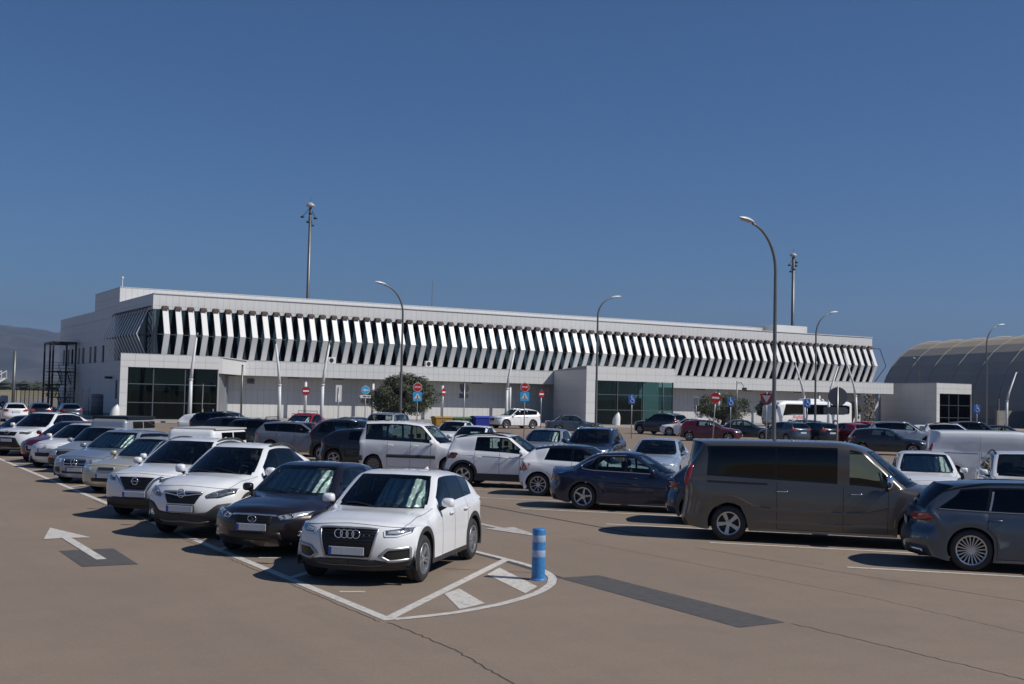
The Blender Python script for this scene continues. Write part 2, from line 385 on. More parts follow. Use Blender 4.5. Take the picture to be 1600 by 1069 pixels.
w = MB(); w.box((X0+.02, 116.5, 11.90), (X1, 131, 11.94)); w.box((X0, YF+.18, 11.90), (X1+.03, YF+.5, 11.98)); tpart(w, 'roof', M_WHITE)
w = MB(); w.box((X0-.02, 131-.03, 13.50), (X1+.03, 144.05, 13.56)); tpart(w, 'raised_roof', M_WHITE)
w = MB(); w.box((118.6, 129.0, 11.94), (125.0, 134, 13.95)); tpart(w, 'plant_housing', M_WHITE)
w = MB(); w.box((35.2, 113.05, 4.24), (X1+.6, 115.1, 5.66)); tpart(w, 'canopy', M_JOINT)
w = MB(); w.box((35.2, 113.0, 5.66), (X1+.6, 116.2, 5.72)); tpart(w, 'canopy_top', M_WHITE)
w = MB(); w.box((X0+.3, 116.15, 5.72), (X1, 116.35, 5.86)); tpart(w, 'window_sill', M_DARKM)
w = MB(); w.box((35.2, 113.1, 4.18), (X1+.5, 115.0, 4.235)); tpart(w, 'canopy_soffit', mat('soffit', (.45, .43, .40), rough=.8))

# cladding panels: the 300 largest in view are parts, the rest one joined part
PAN = []
def panels(o, u, v, nrm, U, V, pu, pv, t=.03, gap=.016, m=0):
    """o corner, u/v unit vectors, U x V metres split in pu x pv panels"""
    o, u, v, nrm = (np.array(q, float) for q in (o, u, v, nrm)); nu = max(1, round(U/pu)); nv = max(1, round(V/pv)) if not isinstance(pv, list) else len(pv)
    hs = pv if isinstance(pv, list) else [V/nv]*nv; z = 0
    for h in hs:
        for i in range(nu):
            a, b_ = i*U/nu+gap/2, (i+1)*U/nu-gap/2; c, d = z+gap/2, z+h-gap/2
            PAN.append(([o+u*p+v*q+nrm*s for s in (0, t) for p, q in ((a, c), (b_, c), (b_, d), (a, d))], m))
        z += h
ux, uy, uz = (1, 0, 0), (0, 1, 0), (0, 0, 1); fy = (0, -1, 0); fx = (-1, 0, 0)
panels((X0, YF+.30, 10.42), ux, uz, fy, X1-X0, 1.48, .62, [.34, 1.14])
panels((X0, 131.04, 11.95), ux, uz, fy, X1-X0, 1.55, .62, [1.55])
panels((35.2, 113.05, 4.24), ux, uz, fy, X1-35.2+.6, 1.42, .62, [.71, .71])
panels((X0+6.5, 115.1, .12), ux, uz, fy, 36, 4.1, .62, [1.37, 1.37, 1.36]); panels((X0+42.5, 115.1, .12), ux, uz, fy, X1-X0-42.5, 4.1, .62, [1.37, 1.37, 1.36], m=1)
panels((X0+.05, 131, 10.42), uy, uz, fx, 35.0, 1.15, 5.8, 1.15, m=1)
panels((X0+.05, 131.0, 11.58), uy, uz, fx, 13.0, 1.92, 6.5, .96, m=1)
panels((X0+.05, 116.3, 10.42), uy, uz, fx, 14.7, 1.50, 7.35, .75, m=1)
panels((X0+.05, 132.8, 5.70), uy, uz, fx, 33.2, 4.70, 5.5, 1.175, m=1)
panels((X0+.05, 115.2, 0), uy, uz, fx, 50.8, 5.68, 5.65, 1.14, m=1)
# entrance boxes are skewed in plan: their flanks run back at about 16 degrees
SK = .30
def entrance(x0, x1, y, yb, ztop, ztb, zg, xg0, xg1, trans, mulls, doorspan, zdoor):
    """portal with pier and header at plane y, glass from xg0 to xg1, flanks running back to yb"""
    dy = yb-y; T = .45
    sk = lambda x, yy: (x+SK*(yy-y), yy)
    b = MB()
    b.hexa([(x0, y+.03, 0), (xg0, y+.03, 0), (*sk(xg0, y+T), 0), (*sk(x0, y+T), 0), (x0, y+.03, zg), (xg0, y+.03, zg), (*sk(xg0, y+T), zg), (*sk(x0, y+T), zg)])
    if x1-xg1 > .05: b.hexa([(xg1, y+.03, 0), (x1, y+.03, 0), (*sk(x1, y+T), 0), (*sk(xg1, y+T), 0), (xg1, y+.03, zg), (x1, y+.03, zg), (*sk(x1, y+T), zg), (*sk(xg1, y+T), zg)])
    b.hexa([(x0, y+.03, zg), (x1, y+.03, zg), (*sk(x1, y+T), zg), (*sk(x0, y+T), zg), (x0, y+.03, ztop), (x1, y+.03, ztop), (*sk(x1, y+T), ztop), (*sk(x0, y+T), ztop)])
    tpart(b, 'entrance_frame', M_JOINT, fix=True)
    b = MB(); b.hexa([(*sk(x0+.02, y+T), 0), (*sk(x0+.3, y+T), 0), (*sk(x0+.3, yb), 0), (*sk(x0+.02, yb), 0), (*sk(x0+.02, y+T), ztop-.02), (*sk(x0+.3, y+T), ztop-.02), (*sk(x0+.3, yb), ztb), (*sk(x0+.02, yb), ztb)])
    tpart(b, 'entrance_flank', M_JOINT, fix=True)
    b = MB(); b.hexa([(*sk(x0, y+.02), ztop), (*sk(x1, y+.02), ztop), (*sk(x1, yb), ztb), (*sk(x0, yb), ztb), (*sk(x0, y), ztop+.06), (*sk(x1, y), ztop+.06), (*sk(x1, yb), ztb+.06), (*sk(x0, yb), ztb+.06)])
    tpart(b, 'entrance_roof', M_WHITE, fix=True)
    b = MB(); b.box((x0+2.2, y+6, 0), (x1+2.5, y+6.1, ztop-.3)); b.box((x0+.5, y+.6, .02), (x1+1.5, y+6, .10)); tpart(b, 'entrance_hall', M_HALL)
    for k in range(4):
        b = MB(); xx = x0+1.2+(x1-x0-1.5)*k/3; b.tube([(xx, y+1.6, .1), (xx, y+1.6, ztop-.3)], .11, 10); tpart(b, 'column_reflection', mat('pale_teal_column', (.30, .42, .43), rough=.4), smooth=True)  # teal tubes stand in for column reflections in the glass
    panels((x0, y+.03, zg), ux, uz, fy, x1-x0, ztop-zg, 1.24, (ztop-zg)/2)
    panels((x0, y+.03, .12), ux, uz, fy, xg0-x0, zg-.12, xg0-x0, 1.1)
    fl = np.array([SK, 1, 0]); ln = np.linalg.norm(fl); fl = fl/ln; nf_ = np.array([-1, SK, 0])/ln
    panels((*sk(x0+.02, y+.06), .12), fl, uz, nf_, (dy-.1)*ln, min(ztop, ztb)-.14, 1.24, 1.1, m=1)
    # glazing
    xs = [xg0]+mulls+[xg1]; zs = [.12]+trans+[zg]
    for i in range(len(xs)-1):
        for j in range(len(zs)-1):
            b = MB(); b.box((xs[i]+.04, y+.20, zs[j]+.03), (xs[i+1]-.04, y+.225, zs[j+1]-.03)); tpart(b, 'pane', M_EGLASS)
    for x in xs:
        b = MB(); b.box((x-.045, y+.12, .12), (x+.045, y+.27, zg)); tpart(b, 'mullion', M_MULL)
    for z in trans:
        b = MB(); b.box((xg0+.05, y+.14, z-.035), (xg1-.05, y+.255, z+.035)); tpart(b, 'transom', M_MULL)
    xa, xb = doorspan; b = MB(); b.box((xa+.1, y+.30, .12), (xb-.1, y+.34, zdoor)); tpart(b, 'sliding_door', mat('door_dark', (.02, .022, .024), rough=.2))
    for fx_ in (.33, .62):
        b = MB(); xx = xa+(xb-xa)*fx_; b.lathe([(0, 0), (.16, 0)], 20, 'y', (xx, y+.296, 1.55)); tpart(b, 'door_sticker', M_MULL)
entrance(22.55, 31.1, 105, 115.0, 5.70, 5.70, 4.58, 23.2, 31.0, [1.55, 3.15], [25.4, 28.15], (25.4, 28.15), 2.6)
entrance(67.8, 79.05, 101.2, 113.0, 6.05, 5.75, 4.62, 68.9, 79.0, [1.62, 3.2], [71.8, 75.1], (71.8, 75.1), 2.9)
entrance(124.5, 131.2, 105.2, 118.0, 5.70, 5.70, 4.40, 125.1, 131.1, [1.3, 2.9], [127.0, 128.8], (127.2, 128.7), 2.3)
# right flank of the left entrance: fascia above, vertical louvres below
b = MB(); b.hexa([(31.1, 105.05, 4.24), (31.4, 105.05, 4.24), (36.2, 113.3, 4.24), (35.2, 113.3, 4.24), (31.1, 105.05, 5.66), (31.4, 105.05, 5.66), (36.2, 113.3, 5.66), (35.2, 113.3, 5.66)]); tpart(b, 'fascia', M_WHITE, fix=True)
b = MB(); b.prism([(31.1, 105.02), (31.5, 105.02), (36.2, 113.0), (36.2, 115), (31.1, 115)], 5.66, 5.72); tpart(b, 'fascia_top', M_WHITE, fix=True)
for k in range(16):
    t = k/15; x, y = 31.2+(34.6-31.2)*t, 105.4+(114.6-105.4)*t
    b = MB(); b.box((x-.05, y-.12, .12), (x+.05, y+.12, 4.24)); tpart(b, 'louvre', mat('louvre_grey', (.33, .33, .33), rough=.5, metal=.3))
b = MB(); b.hexa([(31.3, 105.6, .1), (31.4, 105.6, .1), (35, 115, .1), (34.9, 115, .1), (31.3, 105.6, 4.24), (31.4, 105.6, 4.24), (35, 115, 4.24), (34.9, 115, 4.24)]); tpart(b, 'louvre_backing', M_GREY, fix=True)

# glazed ribbon and folded fins
def fin_mesh(h=.275, th=0.):
    # outline in (out, z): folded plate with depth
    o = [(.26, 10.36), (1.28, 8.02), (.25, 5.82)]; i_ = [(.12, 10.36), (1.10, 8.02), (.11, 5.82)]
    b = MB(); i_ = [(a_+th, z_) for a_, z_ in i_]
    for a, c, d, e in ((o[0], o[1], i_[1], i_[0]), (o[1], o[2], i_[2], i_[1])):
        b.hexa([(-h, -c[0], c[1]), (h, -c[0], c[1]), (h, -d[0], d[1]), (-h, -d[0], d[1]), (-h, -a[0], a[1]), (h, -a[0], a[1]), (h, -e[0], e[1]), (-h, -e[0], e[1])])
    return b.mesh('fin')
def cap_mesh():
    P = [(-.315-.02, .02), (.315+.02, .02)]; b = MB(); rows = []
    for y, z in ((.30, 10.38), (.16, 10.58), (-.05, 10.70), (-.25, 10.66), (-.40, 10.48), (-.43, 10.32)):
        rows.append([(-.30, y, z-.02), (-.30, y, z+.02), (-.16, y, z+.055), (.16, y, z+.055), (.30, y, z+.02), (.30, y, z-.02)])
    b.grid(rows); return b.mesh('fin_cap')
def brace_mesh():
    b = MB(); b.tube([(0, .1, 8.02), (0, -1.12, 8.02)], .03, 6); return b.mesh('fin_bracket')
FM, CM, BMs = fin_mesh(), cap_mesh(), brace_mesh()
FS = fin_mesh(.16, .11)
def fin(x, y, rz, me=None):
    f = link('fin', me or FM, term, M_FIN); f.location = (x-TR[0], y-TR[1], 0); f.rotation_euler = (0, 0, rz)
    link('fin_cap', CM, f, M_RUST); link('fin_bracket', BMs, f, M_MULL)
for k in range(78): fin(28.86+k*(123.85-28.86)/77, YF, 0)
for k in range(13): fin(X0, 117.3+k*1.245, -math.pi/2, FS)
for k in range(6): fin(X1, 117.3+k*1.245, math.pi/2, FS)
b = MB(); b.tube([(X1+.1, YF+.6, 10.45), (X1+1.5, YF+.3, 10.45), (X1+1.75, YF-.6, 8.05), (X1+.5, YF+.2, 5.9)], .05, 6); tpart(b, 'end_frame', M_DARKM)
# panes: one upper and one lower per bay, slightly uneven like real glazing
rp = random.Random(5); PM1 = MB().box((.03, 0, 8.06), (1.215, .02, 10.38)).mesh('pane'); PM2 = MB().box((.03, 0, 5.88), (1.215, .02, 7.98)).mesh('pane')
for k in range(78):
    for pm_ in (PM1, PM2):
        o = link('pane', pm_, term, M_TGLASS); o.location = (X0+k*1.2423-TR[0]+.02, .22, 0); o.rotation_euler = (rp.uniform(-.006, .006), 0, rp.uniform(-.006, .006))
    if k % 2 == 0:
        b = MB(); b.box((X0+k*1.2423-.02, YF+.15, 5.86), (X0+k*1.2423+.06, YF+.27, 10.38)); tpart(b, 'mullion', M_MULL)
b = MB(); b.box((X0+.1, YF+.16, 7.98), (X1, YF+.26, 8.05)); tpart(b, 'transom', M_MULL)
for k in range(13):
    b = MB(); b.box((X0+.20, 116.6+k*1.245, 5.88), (X0+.22, 116.6+k*1.245+1.2, 10.38)); tpart(b, 'pane', M_TGLASS)
b = MB(); b.box((X0+.10, YF+.1, 5.72), (X0+.28, YF+.28, 10.40)); tpart(b, 'corner_post', M_MULL)
b = MB(); b.box((X0+.3, 117, 8.2), (X1, 119.4, 8.3)); tpart(b, 'gallery_floor', M_ROOM)

# write the cladding panels
camv = np.array([0, 0, 2.7]); PAN.sort(key=lambda q: -np.linalg.norm(np.cross(q[0][1]-q[0][0], q[0][3]-q[0][0]))/np.linalg.norm(sum(q[0])/8-camv)**2)
vis = [q for q in PAN]
FQ = [(0, 1, 2, 3), (7, 6, 5, 4), (0, 4, 5, 1), (1, 5, 6, 2), (2, 6, 7, 3), (3, 7, 4, 0)]
PC = {}
for q, mm in vis[:300]:
    c = sum(q)/8; key = tuple(np.round(np.array(q)-c, 3).ravel())
    if key not in PC:
        me = bpy.data.meshes.new('panel'); me.from_pydata([tuple(v-c) for v in q], [], FQ); me.update()
        bm = bmesh.new(); bm.from_mesh(me); bmesh.ops.recalc_face_normals(bm, faces=bm.faces); bm.to_mesh(me); bm.free(); me.materials.append(M_WHITE2 if mm else M_WHITE); PC[key] = me
    o = link('panel', PC[key], term); o.location = (c[0]-TR[0], c[1]-TR[1], c[2])
for mm in (0, 1):
    rest = MB()
    for q, m2 in vis[300:]:
        if m2 == mm: rest.add(q, FQ)
    if rest.v: tag(tpart(rest, 'panel', M_WHITE2 if mm else M_WHITE, fix=True), kind='stuff')

# canopy columns, doors, vents, side windows, fittings
for x in (42.4, 49.7, 57.7, 66.0, 95.5, 103.8, 112.2, 120.5):
    b = MB(); b.tube([(x, 113.5, .1), (x, 113.5, 4.24)], .15, 14); tpart(b, 'column', M_WPOLE, smooth=True)
b = MB(); b.box((97.4, 115.0, .12), (99.2, 115.06, 2.7)); tpart(b, 'service_door', mat('navy_door', (.015, .02, .05), rough=.4))
b = MB(); b.box((97.9, 114.97, 1.7), (98.3, 115.0, 2.0)); tpart(b, 'door_notice', mat('notice_yellow', (.55, .38, .03), rough=.5))
for x in (36.9, 60.6, 84.5): 
    b = MB()
    for k in range(4): b.box((x, 114.99, 3.5+k*.13), (x+.75, 115.05, 3.57+k*.13))
    tpart(b, 'vent', M_DARKM)
for x0 in (40.5, 45.2, 53.0, 61.2, 92.0, 99.5, 107.8):
    b = MB(); b.box((x0, 113.15, 4.10), (x0+1.1, 113.5, 4.18)); tpart(b, 'canopy_light', M_DARKM)
for x in (38.8, 44.0):
    pass
for (xx, yy) in ((45.0, 114.2), (56.0, 114.2)):
    ac = MB(); ac.box((xx, yy, 5.72), (xx+.85, yy+.35, 6.35)); o = bevel(tpart(ac, 'air_conditioner', M_WHITE), .03)
    fn = MB(); fn.lathe([(0, 0), (.22, 0), (.24, .02)], 18, 'y', (xx+.35, yy-.022, 6.03)); fo = fn.build('fan_grille', M_DARKM, o)
for Y in (138.5, 142.8, 145.6, 149.8, 152.7, 156.8, 159.6, 162.8):
    b = MB(); b.box((X0-.03, Y-.48, 5.60), (X0+.02, Y+.48, 7.50)); fr = tpart(b, 'window', M_DARKM)
    for z0, z1 in ((5.70, 6.28), (6.36, 7.44)):
        g = MB(); g.box((X0-.045, Y-.41, z0), (X0-.034, Y+.41, z1)); g.build('pane', M_TGLASS, fr)
b = MB(); b.box((X0-.03, 130.7, 1.6), (X0+.02, 131.4, 3.6)); tpart(b, 'window', M_DARKM)
b = MB(); b.box((X0-.7, 133.2, 3.75), (X0, 133.8, 4.0)); tpart(b, 'floodlight', M_DARKM)
b = MB(); b.tube([(65.85, 133, 13.5), (65.85, 133, 16.9)], .035, 6); tpart(b, 'antenna_rod', M_POLE)
b = MB(); b.tube([(28.3, 132.3, 13.5), (28.3, 132.3, 14.55)], .05, 6); b.lathe([(0, .3), (.12, .25), (.14, .1), (.06, 0)], 12, 'z', (28.3, 132.3, 14.5)); tpart(b, 'weather_sensor', M_WPOLE)
b = MB(); b.tube([(84.2, 114.6, 4.6), (84.2, 112.9, 4.6)], .03, 5); tpart(b, 'camera_bracket', M_DARKM)

# escape stair: its own structure beside the flank wall
es = empty('escape_stair', (26.1, 155.5, 0), 0, 'black steel escape stair tower against the left flank of the terminal', 'staircase')
def epart(b, n, m=M_DARKM, **k):
    o = b.build(n, m, es, **k); o.location = (-26.1, -155.5, 0); return o
ex0, ex1, ey0, ey1, eh = 24.8, 27.4, 152.4, 158.6, 8.0
for (x, y) in ((ex0, ey0), (ex1, ey0), (ex0, ey1), (ex1, ey1), (ex0, 154.6)):
    b = MB(); b.box((x-.10, y-.10, 0), (x+.10, y+.10, eh)); epart(b, 'post')
b = MB()
for a, c in (((ex0, ey0), (ex1, ey0)), ((ex0, ey1), (ex1, ey1))): b.box((a[0], a[1]-.09, eh), (c[0], c[1]+.09, eh+.24))
for x in (ex0, ex1): b.box((x-.10, ey0-.09, eh+.002), (x+.10, ey1+.09, eh+.242))
epart(b, 'top_frame')
for z in (1.55, 3.1, 4.65):
    for (y0, y1) in ((ey0, ey0+1.5), (ey1-1.5, ey1)):
        if (z in (3.1,)) == (y0 == ey0): continue
        b = MB(); b.box((ex0, y0, z-.12), (ex1, y1, z)); epart(b, 'landing')
b = MB(); b.box((ex0, ey0, 4.53), (ex1, ey1-1.6, 4.66)); epart(b, 'landing')
levels = [0, 1.55, 3.1, 4.65]
for f in range(3):
    y0, y1 = (ey1-1.5, ey0+1.5) if f % 2 else (ey0+1.5, ey1-1.5); x0 = ex0+.15 if f % 2 else ex0+1.4
    n = 9; zz0, zz1 = levels[f], levels[f+1]
    for k in range(n):
        t = (k+.5)/n; b = MB(); yy = y0+(y1-y0)*t; z = zz0+(zz1-zz0)*t; b.box((x0, yy-.15, z), (x0+1.05, yy+.15, z+.05)); epart(b, 'tread')
    b = MB()
    for xx in (x0, x0+1.05):
        b.tube([(xx, y0, zz0), (xx, y1, zz1)], .06, 4); b.tube([(xx, y0, zz0+1), (xx, y1, zz1+1)], .03, 5)
        for k in range(5): t = k/4; b.tube([(xx, y0+(y1-y0)*t, zz0+(zz1-zz0)*t), (xx, y0+(y1-y0)*t, zz0+(zz1-zz0)*t+1)], .02, 4)
    epart(b, 'stringer')
for z in (1.55, 3.1, 4.65):
    b = MB()
    for h in (.35, .7, 1.05):
        b.tube([(ex0, ey0, z+h), (ex0, ey1, z+h)], .022, 4); b.tube([(ex0, ey0, z+h), (ex1, ey0, z+h)], .022, 4)
    epart(b, 'railing')

# service yard fence by the flank
def fence(name, pts, h, label, step=2.5, group=None):
    f = empty(name, (pts[0][0], pts[0][1], 0), 0, label, 'fence', group); ox, oy = pts[0]
    mm = mat('fence_wire', (.10, .105, .105), rough=.5, metal=.5)
    for a, c in zip(pts, pts[1:]):
        n = max(1, round(math.dist(a, c)/step))
        for k in range(n+1):
            t = k/n; x, y = a[0]+(c[0]-a[0])*t-ox, a[1]+(c[1]-a[1])*t-oy
            b = MB(); b.tube([(x, y, 0), (x, y, h+.3)], .04, 6); b.build('post', mm, f)
        b = MB(); L_ = math.dist(a, c); m_ = int(L_/.28)
        for k in range(m_): t = k/m_; x, y = a[0]+(c[0]-a[0])*t-ox, a[1]+(c[1]-a[1])*t-oy; b.tube([(x, y, .05), (x, y, h)], .008, 3, False)
        for k in range(8): z = .1+(h-.12)*k/7; b.tube([(a[0]-ox, a[1]-oy, z), (c[0]-ox, c[1]-oy, z)], .008, 3, False)
        o = b.build('wire_mesh', mm, f); tag(o, kind='stuff')
    return f
fence('yard_fence', [(22.2, 116), (21.6, 132), (21.0, 150)], 2.4, 'grey wire fence of the yard along the left flank of the terminal')
fence('apron_fence', [(20.8, 152), (12, 158), (0, 160), (-25, 162)], 2.4, 'grey wire fence between the far car park and the dry field')
tk = empty('storage_tank', (24.5, 124.0, 0), 0, 'grey upright tank in the yard beside the terminal flank', 'tank')
MB().lathe([(0, 0), (.6, 0), (.6, 2.0), (.5, 2.12), (0, 2.15)], 20).build('tank_body', M_GREY, tk, True)
b = MB()
for k in range(4): b.lathe([(.605, .25+k*.5), (.63, .27+k*.5), (.605, .31+k*.5)], 20)
b.build('tank_band', M_MULL, tk, True)

# ------------------------------------------------------------------ hangar with a barrel roof
def hangar():
    axz = R(16); A = Vector((math.sin(axz), math.cos(axz), 0)); Pp = Vector((A.y, -A.x, 0))       # axis and across
    base = Vector((150.2, 138.6, 0)); half, hh, bay = 11.0, 13.5, 6.0
    root = empty('hangar', (base+Pp*half)[:], 0, 'barrel-vaulted grey hangar with pale ribs behind the low white pavilion', 'building'); o0 = base+Pp*half
    m1 = [mat('hangar_panel_%d' % k, c, rough=.6, nscale=.25, namt=.12) for k, c in enumerate(((.42, .355, .27), (.36, .32, .265), (.29, .275, .26)))]  # tan crown, greyer flanks: sunlight and shade put into the panel colours
    rib = mat('hangar_rib', (.36, .34, .29), rough=.5)
    nf_ = 18; sec = [(-half*math.cos(math.pi*k/nf_)*1.0, hh*math.sin(math.pi*k/nf_)**.86) for k in range(nf_+1)]
    def pt(u, s, off=0.):
        x, z = sec[s]; n_ = Vector((x/half**2, 0, z/hh**2)).normalized()
        return Pp*(x+n_.x*off)+Vector((0, 0, z+n_.z*off))-A*(u*bay)
    for u in range(13):
        for s in range(nf_):
            b = MB(); q = [pt(u+.003, s), pt(u+.997, s), pt(u+.997, s+1), pt(u+.003, s+1)]; q2 = [pt(u+.003, s, -.12), pt(u+.997, s, -.12), pt(u+.997, s+1, -.12), pt(u+.003, s+1, -.12)]
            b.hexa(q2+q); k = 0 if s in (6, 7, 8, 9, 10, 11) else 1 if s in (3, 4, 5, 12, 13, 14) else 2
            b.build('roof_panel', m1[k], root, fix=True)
        b = MB(); b.tube([pt(u, s, .02) for s in range(nf_+1)], .10, 6); b.build('rib', rib, root)
    b = MB(); b.add([pt(.02, s, -.2) for s in range(nf_+1)], [tuple(range(nf_+1))]); b.build('end_wall', m1[2], root)
    sk = MB(); sk.hexa([-Pp*(half+.05)+A*0+Vector((0, 0, 0)), -Pp*(half-.3), -Pp*(half-.3)-A*(13*bay), -Pp*(half+.05)-A*(13*bay)]+[q+Vector((0, 0, 1.2)) for q in (-Pp*(half+.05), -Pp*(half-.3), -Pp*(half-.3)-A*(13*bay), -Pp*(half+.05)-A*(13*bay))]); sk.build('base_wall', M_GREY, root, fix=True)
hangar()
bw = MB(); bw.box((127, 96.3, 0), (134, 96.55, 2.1)); 
wl = tag(MB().box((0, 0, 0), (7, .3, 2.3)).build('low_wall', mat('raw_concrete', (.26, .25, .235), rough=.9, nscale=2, namt=.2)), 'plain grey concrete wall right of the low white pavilion', 'wall'); wl.location = (133.5, 103, 0)
wc = MB(); wc.box((0, -.03, 2.3), (7, .33, 2.36)); wc.build('coping', mat('kerb_concrete', (.38, .36, .33)), wl)
# ------------------------------------------------------------------ vehicles
def _interp(P, subs, crease):
    """Catmull-Rom through control rows P[n,m,3] along axis 0; subs = fractions per interval"""
    n = P.shape[0]; d = np.maximum(np.linalg.norm(P[1:]-P[:-1], axis=2), 1e-4)[..., None]
    sec = (P[1:]-P[:-1])/d
    mL = np.zeros_like(P); mR = np.zeros_like(P)
    for i in range(n):
        if i == 0: mL[i] = mR[i] = sec[0]
        elif i == n-1: mL[i] = mR[i] = sec[-1]
        elif i in crease: mL[i] = sec[i-1]; mR[i] = sec[i]
        else: mL[i] = mR[i] = (sec[i]*d[i-1]+sec[i-1]*d[i])/(d[i]+d[i-1])
    out = []; iv = []; fr = []
    for i in range(n-1):
        for u in subs[i]:
            h00 = 2*u**3-3*u*u+1; h10 = u**3-2*u*u+u; h01 = -2*u**3+3*u*u; h11 = u**3-u*u
            out.append(h00*P[i]+h10*d[i]*mR[i]+h01*P[i+1]+h11*d[i]*mL[i+1]); iv.append(i); fr.append(u)
    out.append(P[-1]); iv.append(n-1); fr.append(0.)
    return np.array(out), iv, fr

ST = ['F0', 'F1', 'F2', 'F3', 'F4', 'H1', 'H2', 'H3', 'H4', 'W1', 'W2', 'W3', 'B0', 'B1', 'M1', 'M2', 'M3', 'C0', 'C1', 'Q1', 'Q2', 'Q3', 'D', 'T1', 'T2', 'T3', 'T4', 'T5', 'T6', 'T7']
SI = {n: i for i, n in enumerate(ST)}

def car_net(P):
    L, W, H = P['L'], P['W'], P['H']; W2 = W/2; fa = P['fa']; ra = fa+P['wb']; Rw = P['R']
    Ra = Rw+P.get('gap', .055); zl = P.get('cl', .19); cw = P.get('clad', .055); fl = P.get('flare', .006)
    lerp = lambda a, b, t: a+(b-a)*t
    def arch(cx, deg):
        a = R(deg); return cx+Ra*math.cos(a), Rw+Ra*math.sin(a), math.cos(a), math.sin(a)
    def foot(cx, sgn):
        return cx+sgn*math.sqrt(max(Ra**2-(Rw-zl)**2, .01)), zl, sgn*1., 0.
    xw0, zw0 = P['cowl']; xw1, zw1 = P['head']; xr1, zr1 = P['rend']; xg, zg = P['rglass']; xd, zd = P['deck']
    zb0, zb1 = P['belt']; yr = P.get('yr', W2-.27); ybo = P.get('yb', W2-.075)
    xB, xC, xD = P['xB'], P['xC'], P['xD']; pil = P.get('pil', .07)
    sw0 = P.get('sw0', .26); sw1 = P.get('sw1', .15)
    xA = xw0+sw0
    def zbelt(x): return lerp(zb0, zb1, min(max((x-xA)/(xD-xA), 0), 1))
    apx = P.get('apex', lerp(xw1, xr1, .4))
    def zroof(x):
        if x < apx: t = (x-xw1)/max(apx-xw1, .01); return lerp(zw1, H, 1-(1-min(max(t, 0), 1))**2)
        t = (x-apx)/max(xr1-apx, .01); return lerp(H, zr1, min(max(t, 0), 1)**2)
    rc = P.get('crown', .065)
    rows = {}
    # ---- front fascia rows
    hx, hz = P['hood']; nf = P.get('nf', .36); npow = P.get('npow', 3.6)
    zF = P.get('zF', [zl+.0, zl+.12, .50, hz-.16, hz]); xF = P.get('xF', [.13, .03, .0, .03, hx])
    zs = P.get('zFs', [zF[0]+.02, zF[1], zF[2], lerp(zF[2], hz, .55), hz-.06])
    fr = [0, .36, .64, .83, .93, .985]
    av = [foot(fa, -1), arch(fa, 178), arch(fa, 152), arch(fa, 128), arch(fa, 108)]
    for k in range(5):
        r = []
        for q in fr:
            s = q*q*(3-2*q)
            r.append((xF[k]+nf*q**npow*(1 if k < 4 else 1.05), q*W2*(.985 if k else .965), lerp(zF[k], zs[k], s)))
        x8, z8, ca, sa = av[k]; x5, y5, z5 = r[-1]
        x7, z7 = x8+cw*ca, z8+cw*sa+(.0 if k else .0)
        r.append((lerp(x5, x7, .5), W2*.995, lerp(z5, z7, .5))); r.append((x7, W2+fl, z7)); r.append((x8, W2+fl*.5, z8))
        rows[ST[k]] = r
    # ---- bonnet rows
    hc = P.get('hcrown', .045)
    aH = [arch(fa, 88), arch(fa, 62), arch(fa, 33)]; tH = [.18, .48, .78]
    hb = P.get('hbow', .02)
    for k in range(3):
        t = tH[k]; xc = lerp(hx, xw0, t); zc = lerp(hz, zw0, t)+hb*math.sin(math.pi*min(t*1.1, 1)); x8, z8, ca, sa = aH[k]
        sweep = lerp(nf*.75, sw0, t)
        r = [(xc+sweep*q*q*.8, q*W2, zc-hc*q*q*1.2) for q in (0, .38, .68)]
        ze = zc-hc
        xe = xc+sweep*.75
        r.append((xe, .83*W2, ze-.012)); r.append((xe+.02, .93*W2, ze-.05))
        x7, z7 = x8+cw*ca, z8+cw*sa; zsh = lerp(ze-.05, z7, .35)
        r.append((lerp(xe, x7, .5), W2*.985, zsh)); r.append((lerp(xe, x7, .8), W2, lerp(zsh, z7, .6)))
        r.append((x7, W2+fl, z7)); r.append((x8, W2+fl*.5, z8))
        rows[ST[5+k]] = r
    def gh(xc, zc, xe, ye, ze, xb, yb, zb, bot, k2=.62, k2y=.86, dsh=.11):
        x8, z8, ca, sa = bot; x7, z7 = x8+cw*ca, z8+cw*sa
        if sa == 0: x7, z7 = x8+ca*cw, z8+P.get('sillh', max(cw, .05))
        r = [(xc, 0, zc), (lerp(xc, xe, .22), .5*ye, lerp(zc, ze, .2)), (lerp(xc, xe, .74), k2y*ye, lerp(zc, ze, k2)), (xe, ye, ze), (xb, yb, zb)]
        zsh = zb-dsh if zb-dsh > z7+.12 else lerp(zb, z7, .3)
        zm = lerp(zsh, z7, .5)
        r.append((lerp(xb, x7, .25), W2*.988, zsh)); r.append((lerp(xb, x7, .62), W2, zm)); r.append((x7, W2+fl, z7)); r.append((x8, W2+fl*.3-(.012 if sa == 0 else 0), z8))
        return r
    fb = foot(fa, 1); sill = lambda x: (x, zl, 0., 0.)
    # cowl and windscreen
    rows['H4'] = gh(xw0, zw0, xA-.02, ybo-.03, zb0+.012, xA, ybo, zb0, fb)
    xe1, ze1 = xw1+sw1, zroof(xw1+sw1)-rc
    wb_ = P.get('wbow', .015)
    for k, t in ((9, .33), (10, .68)):
        xc, zc = lerp(xw0, xw1, t), lerp(zw0, zw1, t)+wb_*math.sin(math.pi*t)
        xe, ze = lerp(xA, xe1, t), lerp(zb0, ze1, t)+.02*math.sin(math.pi*t); ye = lerp(ybo-.02, yr, t**1.1)
        xb = xe; xs = max(xb, fb[0]+cw+.12*(k-8))
        rows[ST[k]] = gh(xc, zc, xe, ye, ze, xb, ybo+.005, zbelt(xb), sill(xs), .55)
